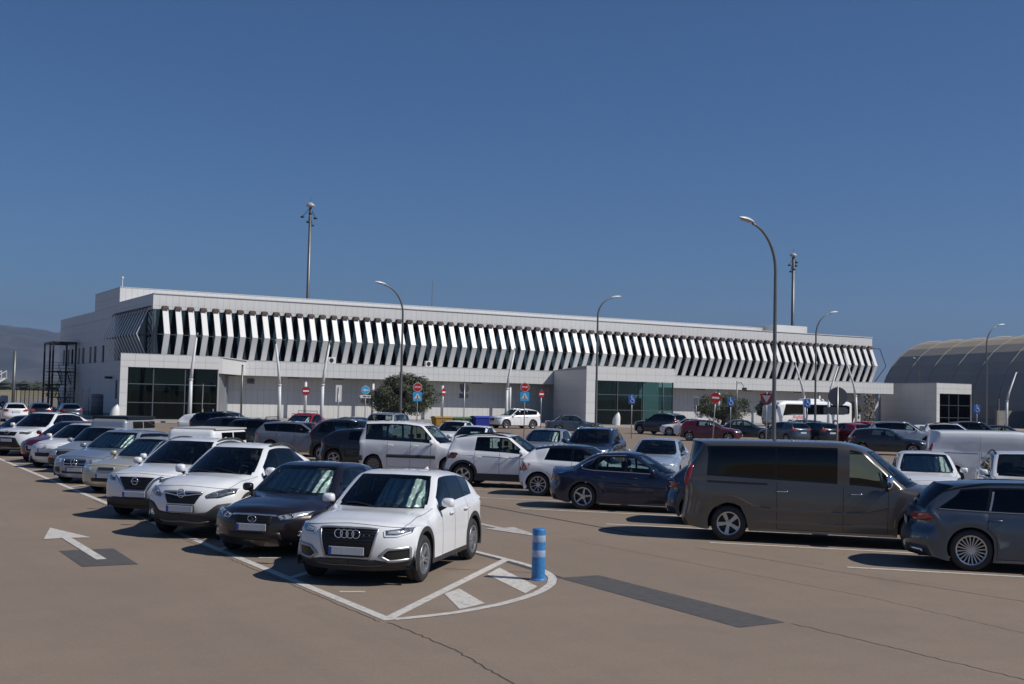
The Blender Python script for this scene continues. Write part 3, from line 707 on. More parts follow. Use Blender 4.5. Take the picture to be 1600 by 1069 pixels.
    rows['W3'] = gh(xw1, zw1, xe1, yr, ze1, xe1, ybo+.008, zbelt(xe1), sill(max(xe1, fb[0]+.6)), .5)
    def body_row(x, xs, yy=None):
        return gh(x, zroof(x), x, yr if yy is None else yy, zroof(x)-rc, x, ybo+.01, zbelt(x), xs, .45)
    rows['B0'] = body_row(xB, sill(xB)); rows['B1'] = body_row(xB+pil, sill(xB+pil))
    rb = foot(ra, -1); xCt = P.get('xCt', xC-.05); pc = P.get('pilc', pil)
    xc1t = xCt+pc; xc1 = xC+pc
    yrr = P.get('yrr', yr-.03); sr = P.get('sr', .06); xDt = P.get('xDt', xr1-sr)
    xa0 = ra-1.38*Ra                      # belt position above the front foot of the rear arch
    def angle(x): return math.degrees(math.acos(min(max((x-ra)/(1.38*Ra), -1), 1)))
    inside = xC > xa0+.08
    xb1 = xB+pil
    if inside:
        m0 = max(xa0, xb1+.12); fM = [(m0-xb1)/(xC-xb1), (m0-xb1)/(xC-xb1)+(1-(m0-xb1)/(xC-xb1))*.36, (m0-xb1)/(xC-xb1)+(1-(m0-xb1)/(xC-xb1))*.7]; fQ = [.25, .5, .75]
    else:
        fM = [.25, .5, .75]; q0 = max((xa0-xc1)/(xD-xc1), .1); fQ = [q0, q0+(1-q0)*.34, q0+(1-q0)*.68]
    seq = [('M%d' % (k+1), lerp(xb1, xC, fM[k]), lerp(xb1, xCt, fM[k])) for k in range(3)]+[('C0', xC, xCt), ('C1', xc1, xc1t)]
    seq += [('Q%d' % (k+1), lerp(xc1, xD, fQ[k]), lerp(xc1t, xDt, fQ[k])) for k in range(3)]
    aD = min(max(angle(xD), 46), 112); last = None; bots = {}
    nfoot = 'M1' if inside else 'Q1'; started = False; rest = []
    for n_, xb, xt in seq:
        if n_ == nfoot: bots[n_] = rb; started = True
        elif not started: bots[n_] = sill(min(xb, rb[0]-cw-.04*(1+sum(1 for q in seq if q[0] > n_ and q[0][0] == n_[0]))))
        else: rest.append(n_)
    prev = 176.
    for k_, n_ in enumerate(rest):
        xb = [q[1] for q in seq if q[0] == n_][0]; want = angle(xb); lim = aD+(176-aD)*(1-(k_+1)/(len(rest)+1))
        an = .5*want+.5*lim; an = max(min(an, prev-6), aD+4*(len(rest)-k_)); bots[n_] = arch(ra, an); prev = an
    for n_, xb, xt in seq:
        f_ = min(max((xt-xc1t)/max(xDt-xc1t, .01), 0), 1); xm = lerp(xt, xt+(xr1-xDt), f_); ye = lerp(yr, yrr, f_)
        rows[n_] = gh(xm, zroof(xm), xt, ye, zroof(xm)-rc*lerp(1., P.get('rcr', 1.), f_), xb, lerp(ybo+.008, ybo-.01, f_), zbelt(xb), bots[n_], .46)
    # roof end, rear window, tail
    rows['D'] = gh(xr1, zr1, xDt, yrr, zr1-rc*P.get('rcr', 1.), xD, ybo-.01, zbelt(xD), arch(ra, aD), .5)
    t = P.get('tmid', .5)
    yg = P.get('yg', ybo-.05)
    ang = [aD+(2-aD)*k_/6 for k_ in range(7)]
    xgm, zgm = lerp(xr1, xg, t), lerp(zr1, zg, t)+P.get('rbow', .02)
    xT1 = lerp(xDt, xg-sr*1.6, t); zT1 = lerp(zr1-rc, zb1, t)+P.get('rbow', .02)
    rows['T1'] = gh(xgm, zgm, xT1, lerp(yrr, yg, t), zT1, lerp(max(xD, xDt), xg-sr*1.8, .55), ybo-.012, zb1, arch(ra, ang[1]), .55, dsh=.08)
    xT2 = xg-sr*1.7
    zc2 = P.get('zTs', zb1-.015)
    rows['T2'] = gh(xg, zg, xT2, yg, zc2, xT2-.01, ybo-.015, zc2-.02, arch(ra, ang[2]), .6, dsh=.045)
    nb = P.get('nb', .28); bpow = P.get('bpow', 3.2)
    zT = P.get('zT', [zd, lerp(zd, .58, .5), .58, .44, zl+.06]); xT = P.get('xT', [xd, xd+.01, L-.02, L, L-.08])
    zTs = P.get('zTs2', [min(zd, zc2)-.125, lerp(min(zd, zc2)-.12, .58, .5), .58, .44, zl+.05])
    ab = [arch(ra, ang[3]), arch(ra, ang[4]), arch(ra, ang[5]), arch(ra, ang[6]), foot(ra, 1)]
    for k in range(5):
        r = []
        for q in fr:
            s = q*q*(3-2*q); r.append((xT[k]-nb*q**bpow, q*W2*.985, lerp(zT[k], zTs[k], s)))
        x8, z8, ca, sa = ab[k]; x5, y5, z5 = r[-1]; x7, z7 = x8+cw*ca, z8+cw*sa
        r.append((lerp(x5, x7, .5), W2*.995, lerp(z5, z7, .5))); r.append((x7, W2+fl, z7)); r.append((x8, W2+fl*.5, z8))
        rows['T%d' % (k+3)] = r
    return np.array([rows[n] for n in ST], float)

class Shell:
    """evaluated car skin: grid of points, normals, cell groups and a snapping tree"""
    def __init__(s, P, ns=4, nt=4):
        s.P = P; net = car_net(P); s.L = P['L']
        lin = lambda n: [k/n for k in range(n)]
        subs = [lin(ns) for _ in range(len(ST)-1)]
        subs[SI['H4']] = [0, .12, .3, .55, .8]; subs[SI['W1']] = [0, .14, .4, .7]; subs[SI['W2']] = [0, .3, .6, .88]
        subs[SI['B0']] = [0, .5]; subs[SI['C0']] = [0, .3, .7]; subs[SI['D']] = [0, .14, .4, .7]; subs[SI['T1']] = [0, .3, .6, .86]
        subs[SI['M1']] = [0, .5]; subs[SI['M2']] = [0, .5]; subs[SI['M3']] = [0, .5]; subs[SI['C1']] = [0, .3, .65]; subs[SI['Q1']] = [0, .5]; subs[SI['Q2']] = [0, .5]; subs[SI['Q3']] = [0, .4, .82]
        cre = {SI['H4'], SI['M1'], SI['Q1']}|{SI[c] for c in P.get('crease', ())}
        G, si, sf = _interp(net, subs, cre)
        tsub = [lin(nt), lin(nt), lin(nt), [0, .09, .16, .4, .65, .9, .95], lin(3), lin(nt), lin(nt), lin(2)]
        Gt, ti, tf = _interp(G.transpose(1, 0, 2).copy(), tsub, {4}|set(P.get('tcrease', ())))
        half = Gt.transpose(1, 0, 2)              # [ns, nt, 3]
        s.nh = half.shape[1]
        # iron small ripples out of the flanks (width only; belt, arches and outline stay)
        W2 = P['W']/2; c5 = min(k for k in range(len(ti)) if ti[k] == 4)+1; Yh = half[..., 1]
        for _ in range(14):
            av = (Yh[2:, 1:-1]+Yh[:-2, 1:-1]+Yh[1:-1, 2:]+Yh[1:-1, :-2])/4; ok = np.ones_like(av, bool)
            ok[:, :c5-1] = False
            for q in (Yh[2:, 1:-1], Yh[:-2, 1:-1], Yh[1:-1, 2:], Yh[1:-1, :-2]): ok &= q > .95*W2
            Yh[1:-1, 1:-1] = np.where(ok, .35*Yh[1:-1, 1:-1]+.65*av, Yh[1:-1, 1:-1])
        mir = half[:, 1:][:, ::-1].copy(); mir[..., 1] *= -1
        s.V = np.concatenate([mir, half], axis=1)   # columns: -side ... centre ... +side
        s.si, s.sf = si, sf; s.ti, s.tf = ti, tf
        V = s.V; s.nS, s.nT = V.shape[:2]
        du = np.zeros_like(V); dv = np.zeros_like(V)
        du[1:-1] = V[2:]-V[:-2]; du[0] = V[1]-V[0]; du[-1] = V[-1]-V[-2]
        dv[:, 1:-1] = V[:, 2:]-V[:, :-2]; dv[:, 0] = V[:, 1]-V[:, 0]; dv[:, -1] = V[:, -1]-V[:, -2]
        N = np.cross(du, dv); l = np.linalg.norm(N, axis=2, keepdims=True); s.N = N/np.maximum(l, 1e-9)
        c = s.nT//2
        if s.N[s.nS//2, c, 2] < 0: s.N = -s.N
        vl = [Vector(q) for q in V.reshape(-1, 3)]
        fs = [(i*s.nT+j, i*s.nT+j+1, (i+1)*s.nT+j+1, (i+1)*s.nT+j) for i in range(s.nS-1) for j in range(s.nT-1)]
        s.tree = BVHTree.FromPolygons(vl, fs)
    def cells(s):
        """yield (i, j, side, s_interval, s_mid, t_interval, t_mid)"""
        nh = s.nh
        for i in range(s.nS-1):
            a = s.si[i]; sm = (s.sf[i]+(s.sf[i+1] if s.si[i+1] == a else 1.))/2
            for j in range(s.nT-1):
                if j >= nh-1: k = j-(nh-1); side = 1
                else: k = nh-2-j; side = -1
                b = s.ti[k]; tm = (s.tf[k]+(s.tf[k+1] if s.ti[k+1] == b else 1.))/2
                yield i, j, side, a, sm, b, tm
    def loc(s, q): return (s.L/2-q[0], -q[1], q[2])     # to car space: +X forward, +Y left
    def snap(s, q):
        co, n, _, _ = s.tree.find_nearest(Vector(q))
        # orient the normal outwards
        c = Vector((min(max(q[0], .9), s.L-.9), 0, .7))
        if n.dot(co-c) < 0: n = -n
        return co, n
    def guess(s, q):
        """('f',y,z) front, ('s',x,z,side) flank, ('r',y,z) rear, or a plain 3D point"""
        W2 = s.P['W']/2
        if q[0] == 'f':
            k = min(abs(q[1])/W2, 1.); return (.02+s.P.get('nf', .36)*k**s.P.get('npow', 3.6), q[1], q[2])
        if q[0] == 'r':
            k = min(abs(q[1])/W2, 1.); return (s.L+.02-s.P.get('nb', .28)*k**s.P.get('bpow', 3.2)-max(0, q[2]-s.P['deck'][1])*.3, q[1], q[2])
        if q[0] == 's':
            o = Vector((q[1], 2*q[3], q[2])); h = s.tree.ray_cast(o, Vector((0, -q[3], 0)))
            ok = h[0] is not None and h[0].y*q[3] > (.62 if q[2] > s.P['belt'][0] else .8)*W2
            return tuple(h[0]) if ok else (q[1], W2*q[3], q[2])
        if q[0] == 't':
            h = s.tree.ray_cast(Vector((q[1], q[2], 4)), Vector((0, 0, -1)))
            return tuple(h[0]) if h[0] is not None else (q[1], q[2], 1)
        return q

def patch(sh, A, B, n=10, m=4, off=.006, bulge=0., mb=None, skirt=True):
    """panel between two lines lying on the skin, raised by off (+ bulge in the middle)"""
    a = resample([sh.guess(q) for q in A], n); b = resample([sh.guess(q) for q in B], n)
    P = []
    for i in range(m+1):
        t = i/m; row = []
        for k in range(n):
            co, nn = sh.snap(a[k]*(1-t)+b[k]*t)
            h = off+bulge*math.sin(math.pi*t)*math.sin(math.pi*k/(n-1))
            row.append((co, nn, h))
        P.append(row)
    mb = mb or MB(); G = [[sh.loc(co+nn*h) for co, nn, h in row] for row in P]
    if skirt:
        lo = [[sh.loc(co-nn*.004) for co, nn, h in row] for row in P]
        G2 = [lo[0]]+G+[lo[-1]]
        ls = [lo[0][0]]+[r[0] for r in lo]+[lo[-1][0]]; rs = [lo[0][-1]]+[r[-1] for r in lo]+[lo[-1][-1]]
        G = [[ls[i]]+G2[i]+[rs[i]] for i in range(len(G2))]
    mb.grid(G); return mb

def ribbon(sh, pts, w=.012, off=.002, n=24, mb=None, closed=False, thick=0., snap=True):
    """narrow strip along a line on the skin"""
    pts = [sh.guess(q) for q in pts]
    if closed: pts = pts+[pts[0]]
    q = resample(pts, n); mb = mb or MB()
    S = [sh.snap(c) for c in q]; G = []
    for i, (co, nn) in enumerate(S):
        a = S[i-1][0] if i else (S[-2][0] if closed else co); b = S[i+1][0] if i < n-1 else (S[1][0] if closed else co)
        t = (b-a).normalized(); s_ = nn.cross(t).normalized()*(w/2)
        if thick: G.append([sh.loc(co-s_), sh.loc(co-s_*.9+nn*(off+thick)), sh.loc(co+s_*.9+nn*(off+thick)), sh.loc(co+s_)])
        else: G.append([sh.loc(co-s_+nn*off), sh.loc(co+s_+nn*off)])
    mb.grid(G); return mb

# ---- wheels -------------------------------------------------------
WHEELS = {}
def wheel_meshes(Rw, rr, wd, style):
    key = (round(Rw, 3), round(rr, 3), round(wd, 3), style)
    if key in WHEELS: return WHEELS[key]
    h = wd/2; t = MB()
    t.lathe([(rr-.01, -h+.01), (rr, -h), (rr+.02, -h-.006), (Rw-.035, -h-.004), (Rw-.01, -h+.018), (Rw, -h+.045), (Rw, -.02), (Rw-.008, -.015), (Rw-.008, .015), (Rw, .02),
             (Rw, h-.045), (Rw-.01, h-.018), (Rw-.035, h+.004), (rr+.02, h+.006), (rr, h), (rr-.012, h-.012), (rr-.03, h-.10), (rr-.03, -h+.01)], 36, 'y')
    tyre = t.mesh('wheel', True)
    r = MB()
    r.lathe([(rr-.012, h-.014), (rr+.002, h+.002), (rr-.002, h+.006), (rr-.022, h-.002), (rr-.03, h-.05), (rr-.035, h-.11)], 36, 'y')
    nsp, kind = style
    def spoke(a, r0, r1, w0, w1, y0, y1, th=.03):
        ca, sa = math.cos(a), math.sin(a)
        def p(u, v, y): return (u*ca-v*sa, y, u*sa+v*ca)
        r.hexa([p(r0, -w0, y0-th), p(r1, -w1, y1-th), p(r1, w1, y1-th), p(r0, w0, y0-th), p(r0, -w0*.7, y0), p(r1, -w1*.8, y1), p(r1, w1*.8, y1), p(r0, w0*.7, y0)])
    hb = h-.022
    for k in range(nsp):
        a = 2*math.pi*k/nsp+.3
        if kind == 'five': spoke(a, .05, rr-.012, .034, .021, hb, h-.008)
        elif kind == 'twin':
            for s_ in (-1, 1): spoke(a+s_*.16, .06, rr-.012, .02, .013, hb, h-.008)
        elif kind == 'multi': spoke(a, .05, rr-.012, .011, .012, hb, h-.008)
        elif kind == 'turb': spoke(a+.12, .05, rr-.012, .022, .034, hb, h-.012); spoke(a+.32, rr*.35, rr-.012, .01, .02, hb, h-.012)
        elif kind == 'split':
            for s_ in (-1, 1): spoke(a+s_*.11, .055, rr-.012, .03, .022, hb, h-.008)
        elif kind == 'cover':
            spoke(a, .07, rr-.012, .03, .06, hb, h-.006)
    r.lathe([(0, h-.012), (.035, h-.012), (.06, h-.018), (.066, h-.05)], 16, 'y')
    for k in range(5):
        a = 2*math.pi*k/5; r.lathe([(0, h-.012), (.009, h-.012), (.011, h-.03)], 6, 'y', (.045*math.cos(a), 0, .045*math.sin(a)))
    rim = r.mesh('rim')
    d = MB(); d.lathe([(0, h-.085), (rr*.62, h-.085), (rr*.64, h-.1), (rr-.028, h-.11)], 24, 'y'); disc = d.mesh('brake_disc')
    WHEELS[key] = (tyre, rim, disc); return WHEELS[key]

M_RUBBER = mat('tyre_rubber', (.018, .018, .019), rough=.75, nscale=9, namt=-.8, bump=.2, bscale=60)
M_BLACK = mat('black_plastic', (.016, .017, .018), rough=.42, spec=.4)
M_CLAD = mat('charcoal_cladding', (.028, .029, .031), rough=.6, nscale=6, namt=-.5)
M_SEAL = mat('window_seal', (.006, .006, .007), rough=.25)
M_GAP = mat('panel_gap', (.012, .012, .013), rough=.8)
M_CHROME = mat('chrome', (.78, .8, .82), rough=.12, metal=1.)
M_ALLOY = mat('alloy_silver', (.52, .53, .55), rough=.32, metal=.85)
M_ALLOYD = mat('alloy_grey', (.22, .22, .23), rough=.35, metal=.8)
M_STEELC = mat('wheel_cover_silver', (.38, .39, .4), rough=.45, metal=.3)
M_BRAKE = mat('brake_dark', (.05, .05, .052), rough=.5, metal=.5)
M_UNDER = mat('underbody', (.012, .012, .012), rough=.9)
M_CLOTH = mat('seat_cloth', (.03, .031, .034), rough=.9, nscale=30, namt=.4)
M_CLOTHG = mat('seat_cloth_grey', (.10, .10, .105), rough=.9, nscale=30, namt=.4)
M_TRIM = mat('interior_trim', (.035, .036, .038), rough=.8)
M_LINING = mat('headlining', (.22, .22, .21), rough=.95)
M_PLATE = mat('plate_white', (.62, .63, .66), rough=.45, nscale=22, namt=.14)
M_EUBLUE = mat('plate_blue', (.02, .08, .42), rough=.4)
def foil():
    m = mat('foil_sunshade', (.80, .85, .88), rough=.38, metal=.3); nt = m.node_tree; b = nt.nodes['Principled BSDF']
    tc = nt.nodes.new('ShaderNodeTexCoord'); w = nt.nodes.new('ShaderNodeTexWave'); w.bands_direction = 'Y'; w.inputs['Scale'].default_value = 2.2; w.inputs['Distortion'].default_value = 2.5; w.inputs['Detail'].default_value = 3; w.inputs['Detail Scale'].default_value = 2.
    nt.links.new(tc.outputs['Object'], w.inputs['Vector']); bp = nt.nodes.new('ShaderNodeBump'); bp.inputs['Strength'].default_value = .9; bp.inputs['Distance'].default_value = .06
    nt.links.new(w.outputs['Fac'], bp.inputs['Height']); nt.links.new(bp.outputs['Normal'], b.inputs['Normal']); return m
M_SHADE = foil()
M_LENS = mat('headlamp_dark', (.025, .028, .034), rough=.12, metal=.2, coat=1., nscale=18, ncol=(.20, .225, .26))
M_LENSL = mat('headlamp_clear', (.36, .39, .43), rough=.15, metal=.5, coat=1., nscale=14, ncol=(.75, .78, .8))
M_DRL = mat('lamp_white', (.75, .78, .8), rough=.15, coat=1.)
M_RED = mat('tail_red', (.24, .008, .012), rough=.12, coat=1., nscale=18, ncol=(.42, .03, .03))
M_REDD = mat('tail_dark_red', (.06, .006, .008), rough=.12, coat=1., nscale=18, ncol=(.16, .01, .012))
M_AMBER = mat('lamp_amber', (.55, .14, .015), rough=.15, coat=1.)
M_SILV = mat('satin_silver', (.42, .43, .44), rough=.3, metal=.7)
G_WIND = glass('windscreen_glass', (.72, .84, .80))
G_CLEAR = glass('side_glass', (.5, .6, .58))
G_DARK = glass('privacy_glass', (.05, .055, .06))
G_VERY = glass('black_privacy_glass', (.012, .013, .014))

PAINTS = {
 'white': paint('paint_white', (.80, .81, .82)), 'pearl': paint('paint_warm_white', (.76, .76, .74)),
 'silver': paint('paint_silver', (.42, .45, .49), .55, .32), 'bluesilver': paint('paint_blue_silver', (.33, .39, .48), .55, .32),
 'lightblue': paint('paint_pale_blue', (.40, .49, .62), .35, .32),
 'grey': paint('paint_grey', (.12, .135, .155), .6, .33), 'midgrey': paint('paint_mid_grey', (.22, .24, .27), .55, .33), 'slate': paint('paint_slate', (.065, .085, .115), .55, .32),
 'black': paint('paint_black', (.006, .006, .008), .1, .25), 'brownblack': paint('paint_brown_black', (.016, .011, .013), .4, .3),
 'navy': paint('paint_navy', (.004, .008, .036), .35, .3), 'darkblue': paint('paint_dark_blue', (.012, .024, .06), .4, .3),
 'red': paint('paint_red', (.34, .012, .018), .15, .3), 'darkred': paint('paint_dark_red', (.14, .008, .016), .35, .3), 'wine': paint('paint_wine', (.10, .010, .02), .35, .3),
 'beige': paint('paint_beige', (.55, .51, .40), .35, .35), 'taupe': paint('paint_taupe', (.115, .10, .085), .55, .34), 'vangrey': paint('paint_van_grey', (.31, .34, .38), .3, .4),
}

def bx(mb, lo, hi, w=0.): mb.box(lo, hi); return mb

def seat(sh, x, y, zc, wid, name, parent, m, high=.62):
    s = MB(); l = sh.loc
    def slab(pts, wd):   # side outline (x,z) extruded across
        n = len(pts); a = [l((px, y-wd/2, pz)) for px, pz in pts]; b = [l((px, y+wd/2, pz)) for px, pz in pts]
        s.add(a+b, [tuple(range(n)), tuple(range(2*n-1, n-1, -1))]+[(i, n+i, n+(i+1) % n, (i+1) % n) for i in range(n)])
    slab([(x-.48, zc), (x-.46, zc+.14), (x, zc+.10), (x+.02, zc-.02)], wid)
    slab([(x-.06, zc+.06), (x+.10, zc+high), (x+.18, zc+high), (x+.12, zc+.02)], wid*.95)
    if name == 'seat':
        slab([(x+.09, zc+high+.03), (x+.10, zc+high+.19), (x+.19, zc+high+.19), (x+.19, zc+high+.03)], .26)
    else:
        for yy in (-.36, .36):
            y0 = y; y = yy
            s2 = [(x+.09, zc+high+.01), (x+.10, zc+high+.15), (x+.18, zc+high+.15), (x+.18, zc+high+.01)]
            n = 4; a = [l((px, yy-.13, pz)) for px, pz in s2]; b = [l((px, yy+.13, pz)) for px, pz in s2]
            s.add(a+b, [tuple(range(n)), tuple(range(2*n-1, n-1, -1))]+[(i, n+i, n+(i+1) % n, (i+1) % n) for i in range(n)])
            y = y0
    o = s.build(name, m, parent, fix=True); bevel(o, .035, 2); return o

def build_car(P, name, loc, az, color, label, cat='car', group='cars parked in the car park', detail=2, roofcol=None):
    """az: heading, clockwise from +Y"""
    root = empty(name, (loc[0], loc[1], 0), R(90-az), label, cat, group)
    sh = Shell(P, ns=4 if detail >= 2 else 3, nt=4 if detail >= 2 else 3)
    root_parts(sh, P, root, PAINTS[color], detail, PAINTS[roofcol] if roofcol in PAINTS else (M_BLACK if roofcol == 'blackplastic' else None))
    return root, sh

def root_parts(sh, P, root, pm, detail, rm):
    quarter = P.get('quarter', False); blind = P.get('blind', ())
    groups = {}
    S = SI
    for i, j, side, a, sm, b, tm in sh.cells():
        g = 'body'
        if b >= 7 or (a == S['F0'] and P.get('cladcol')): g = 'cladding'
        elif S['H4'] <= a <= S['W2']:
            if b <= 1:
                g = 'windscreen'
                if (a == S['H4'] and sm < .1) or (a == S['W2'] and sm > .9): g = 'seal'
            elif b == 2 and tm < .3 and not (a == S['H4'] and sm < .25): g = 'seal'
            elif b == 2 and rm is not None and a >= S['W1']: g = 'roof'
        elif S['D'] <= a <= S['T1'] and b <= 1 and 'rear' not in blind:
            g = 'rear_window'
            if (a == S['D'] and sm < .13) or (a == S['T1'] and sm > .87): g = 'seal'
        elif S['D'] <= a <= S['T1'] and b == 2 and tm < .3 and 'rear' not in blind: g = 'seal'
        elif S['W3'] <= a < S['D'] and b <= 2: g = 'roof'
        elif S['F4'] <= a < S['H4'] and b <= 2: g = 'bonnet'
        if b == 3 and g == 'body':
            if S['W1'] <= a < S['B0']: w = 'wf'
            elif a == S['B0']: w = 'seal'
            elif S['B1'] <= a <= S['M3']: w = 'wr'
            elif a == S['C0']: w = 'seal' if (quarter or sm < .3) else 'body'
            elif S['C1'] <= a <= S['Q3']: w = 'wq' if quarter else 'body'
            else: w = 'body'
            if w == 'wr' and 'wr' in blind: w = 'body'
            if w == 'wq' and 'wq' in blind: w = 'body'
            if w == 'seal' and a == S['B0'] and P.get('pilc'): w = 'body'
            if w == 'seal' and a == S['C0'] and 'wr' in blind: w = 'body'
            if w != 'body':
                if tm < .09 or tm > .95: w = 'body'
                elif (tm < .16 or tm > .9) and w != 'seal': w = 'seal'
                elif w == 'wf' and a == S['W1'] and sm < .14: w = 'seal'
                elif w == 'wq' and a == S['Q3'] and sm > .82: w = 'seal'
            if w == 'body' and rm is not None and tm < .09 and S['W1'] <= a < S['D']: w = 'roof'
            g = {'wf': 'wf%d' % side, 'wr': 'wr%d' % side, 'wq': 'wq%d' % side}.get(w, w)
        if 4 <= b <= 6 and g == 'body':
            if S['W1'] <= a < S['B1'] and not (a == S['B0'] and sm > .5): g = 'df%d' % side
            elif S['B0'] <= a < S['C0'] and not P.get('twodoor'): g = 'dr%d' % side
        groups.setdefault(g, []).append((i, j))
    nT = sh.nT
    def group_mesh(name, cells, off=0., jitter=None):
        idx = {}; v = []; f = []
        for i, j in cells:
            q = []
            for (p_, r_) in ((i, j), (i, j+1), (i+1, j+1), (i+1, j)):
                k = p_*nT+r_
                if k not in idx:
                    idx[k] = len(v); co = sh.V[p_, r_]+sh.N[p_, r_]*off
                    if jitter: co = co+sh.N[p_, r_]*jitter(co)
                    v.append(sh.loc(co))
                q.append(idx[k])
            qq = []
            for k in q:
                if k not in qq: qq.append(k)
            if len(qq) >= 3: f.append(tuple(qq))
        me = bpy.data.meshes.new(name); me.from_pydata(v, [], f)
        me.polygons.foreach_set('use_smooth', [True]*len(f))
        bm = bmesh.new(); bm.from_mesh(me); bmesh.ops.remove_doubles(bm, verts=bm.verts, dist=.0005)
        bmesh.ops.recalc_face_normals(bm, faces=bm.faces)
        bm.faces.ensure_lookup_table()
        sgn = sum((fc.normal.x*fc.calc_center_median().x*.3+fc.normal.y*fc.calc_center_median().y+fc.normal.z*(fc.calc_center_median().z-.6))*fc.calc_area() for fc in bm.faces)
        if sgn < 0: bmesh.ops.reverse_faces(bm, faces=bm.faces)
        bm.to_mesh(me); bm.free(); return me
    doors = {}
    glassm = {'windscreen': G_WIND, 'rear_window': P.get('grear', G_DARK if P.get('privacy') else G_CLEAR)}
    for g, cells in groups.items():
        if g in ('windscreen', 'rear_window'): link(g, group_mesh(g, cells, -.004), root, glassm[g])
        elif g[:2] in ('wf', 'wr', 'wq') and g[-1] in '1':
            gm = P.get('gfront', G_CLEAR) if g[:2] == 'wf' else (P.get('gpriv', G_DARK) if P.get('privacy') else G_CLEAR)
            link('window', group_mesh('window', cells, -.004), root, gm)
        elif g == 'seal': link('window_trim', group_mesh('window_trim', cells, -.002), root, M_SEAL)
        elif g == 'cladding': link('cladding' if P.get('cladcol') else 'sill', group_mesh('cladding', cells, .004 if P.get('cladcol') else 0), root, M_CLAD if P.get('cladcol') else pm)
        elif g == 'roof': link('roof', group_mesh('roof', cells), root, rm or pm)
        elif g == 'bonnet': link('bonnet', group_mesh('bonnet', cells), root, pm)
        elif g[:2] in ('df', 'dr'): doors[g] = link('door', group_mesh('door', cells), root, pm)
        elif g == 'body': link('body', group_mesh('body', cells), root, pm)
    # inner lining so the cabin is dark whatever the paint
    inner = [(i, j) for i, j, side, a, sm, b, tm in sh.cells() if S['H4'] <= a < S['T2'] and b <= 6]
    glz = set(c for g in groups for c in groups[g] if g in ('windscreen', 'rear_window') or g[:2] in ('wf', 'wr', 'wq'))
    lin_ = [c for c in inner if c not in glz and sh.V[c[0], c[1], 2] > .3]
    up = [c for c in lin_ if sh.V[c[0], c[1], 2] > P['belt'][0]+.12]; lo = [c for c in lin_ if sh.V[c[0], c[1], 2] <= P['belt'][0]+.12]
    if up: link('headlining', group_mesh('headlining', up, -.03), root, M_LINING if detail >= 2 else M_TRIM)
    if lo: link('door_trim', group_mesh('door_trim', lo, -.03), root, M_TRIM)
    # underbody: skirt inwards from the lower edge plus a floor
    ub = MB(); L, W2 = P['L'], P['W']/2
    for jj in (0, nT-1):
        sg = -1 if jj == 0 else 1; G = []
        for i in range(sh.nS):
            q = sh.V[i, jj]; G.append([sh.loc(q), sh.loc((q[0], q[1]-sg*.03, q[2]+.004)), sh.loc((q[0], q[1]-sg*.30, q[2]+.03))])
        ub.grid(G)
    zf = P.get('cl', .19)+.03; fa = P['fa']; ra = fa+P['wb']; Rw = P['R']; wi = W2-.29
    ub.box(sh.loc((L-.25, -wi, zf)), sh.loc((.22, wi, zf+.14)))
    ub.box(sh.loc((ra-Rw-.08, -(W2-.03), zf)), sh.loc((fa+Rw+.08, W2-.03, zf+.10)))
    ub.build('underbody', M_UNDER, root)
    # panel gaps from the skin's own lines
    if detail >= 1:
        gp = MB()
        def gl(pts, w=.009):
            G = []
            for k, (i, j) in enumerate(pts):
                co = sh.V[i, j]; nn = sh.N[i, j]
                a = sh.V[pts[max(k-1, 0)]]; b = sh.V[pts[min(k+1, len(pts)-1)]]
                t = b-a; t = t/max(np.linalg.norm(t), 1e-6); s_ = np.cross(nn, t)*(w/2)
                G.append([sh.loc(co-s_+nn*.0015), sh.loc(co+s_+nn*.0015)])
            gp.grid(G)
        def srow(name, f=0.):
            k = SI[name]; c = [i for i in range(sh.nS) if sh.si[i] == k]; return c[min(int(f*len(c)), len(c)-1)]
        tcol = [min(k for k in range(len(sh.ti)) if sh.ti[k] == b) for b in range(8)]
        for side in (1, -1):
            col = lambda k: (sh.nh-1)+side*k
            js = [col(k) for k in range(tcol[4], tcol[7]+1)]
            gl([(srow('W1'), j) for j in js]); gl([(srow('B0', .5), j) for j in js])
            if not P.get('twodoor'): gl([(srow('C0'), j) for j in js])
            gl([(i, col(tcol[7])) for i in range(srow('W1'), srow('C0')+1)])
            gl([(i, col(tcol[3])) for i in range(srow('F4'), srow('H4')+1)], .008)
        gl([(srow('F4'), j) for j in range((sh.nh-1)-tcol[3], (sh.nh-1)+tcol[3]+1)], .009)
        gp.build('panel_gap', M_GAP, root)
    # wheels
    wd = P.get('tw', .205); rr = P.get('rr', Rw*.66); style = P.get('rim', (5, 'five'))
    tyre, rim, disc = wheel_meshes(Rw, rr, wd, style); rmat = P.get('rimmat', M_ALLOY)
    for cx in (fa, ra):
        for sg in (1, -1):
            o = link('wheel', tyre, root, M_RUBBER); x, y, z = sh.loc((cx, -sg*(W2-wd/2-.012), Rw))
            o.location = (x, y, z); o.rotation_euler = (0, random.uniform(0, 6), 0 if sg > 0 else math.pi)
            link('rim', rim, o, rmat); link('brake_disc', disc, o, M_BRAKE)
    # cabin
    xw0, zw0 = P['cowl']; xw1, zw1 = P['head']; zc = P.get('seatz', .42 if P['H'] < 1.52 else .55)
    d = MB(); dash = [(xw0+.24, zw0-.07), (xw0+.36, zw0-.03), (xw0+.56, zw0-.05), (xw0+.60, zw0-.22), (xw0+.34, .45), (xw0+.24, .5)]
    wdn = W2-.20; n = len(dash)
    d.add([sh.loc((x, -wdn, z)) for x, z in dash]+[sh.loc((x, wdn, z)) for x, z in dash], [tuple(range(n)), tuple(range(2*n-1, n-1, -1))]+[(i, n+i, n+(i+1) % n, (i+1) % n) for i in range(n)])
    o = d.build('dashboard', M_TRIM, root, fix=True)
    if detail >= 2: bevel(o, .03, 2)
    xs = P.get('seatx', P['xB']+.02)
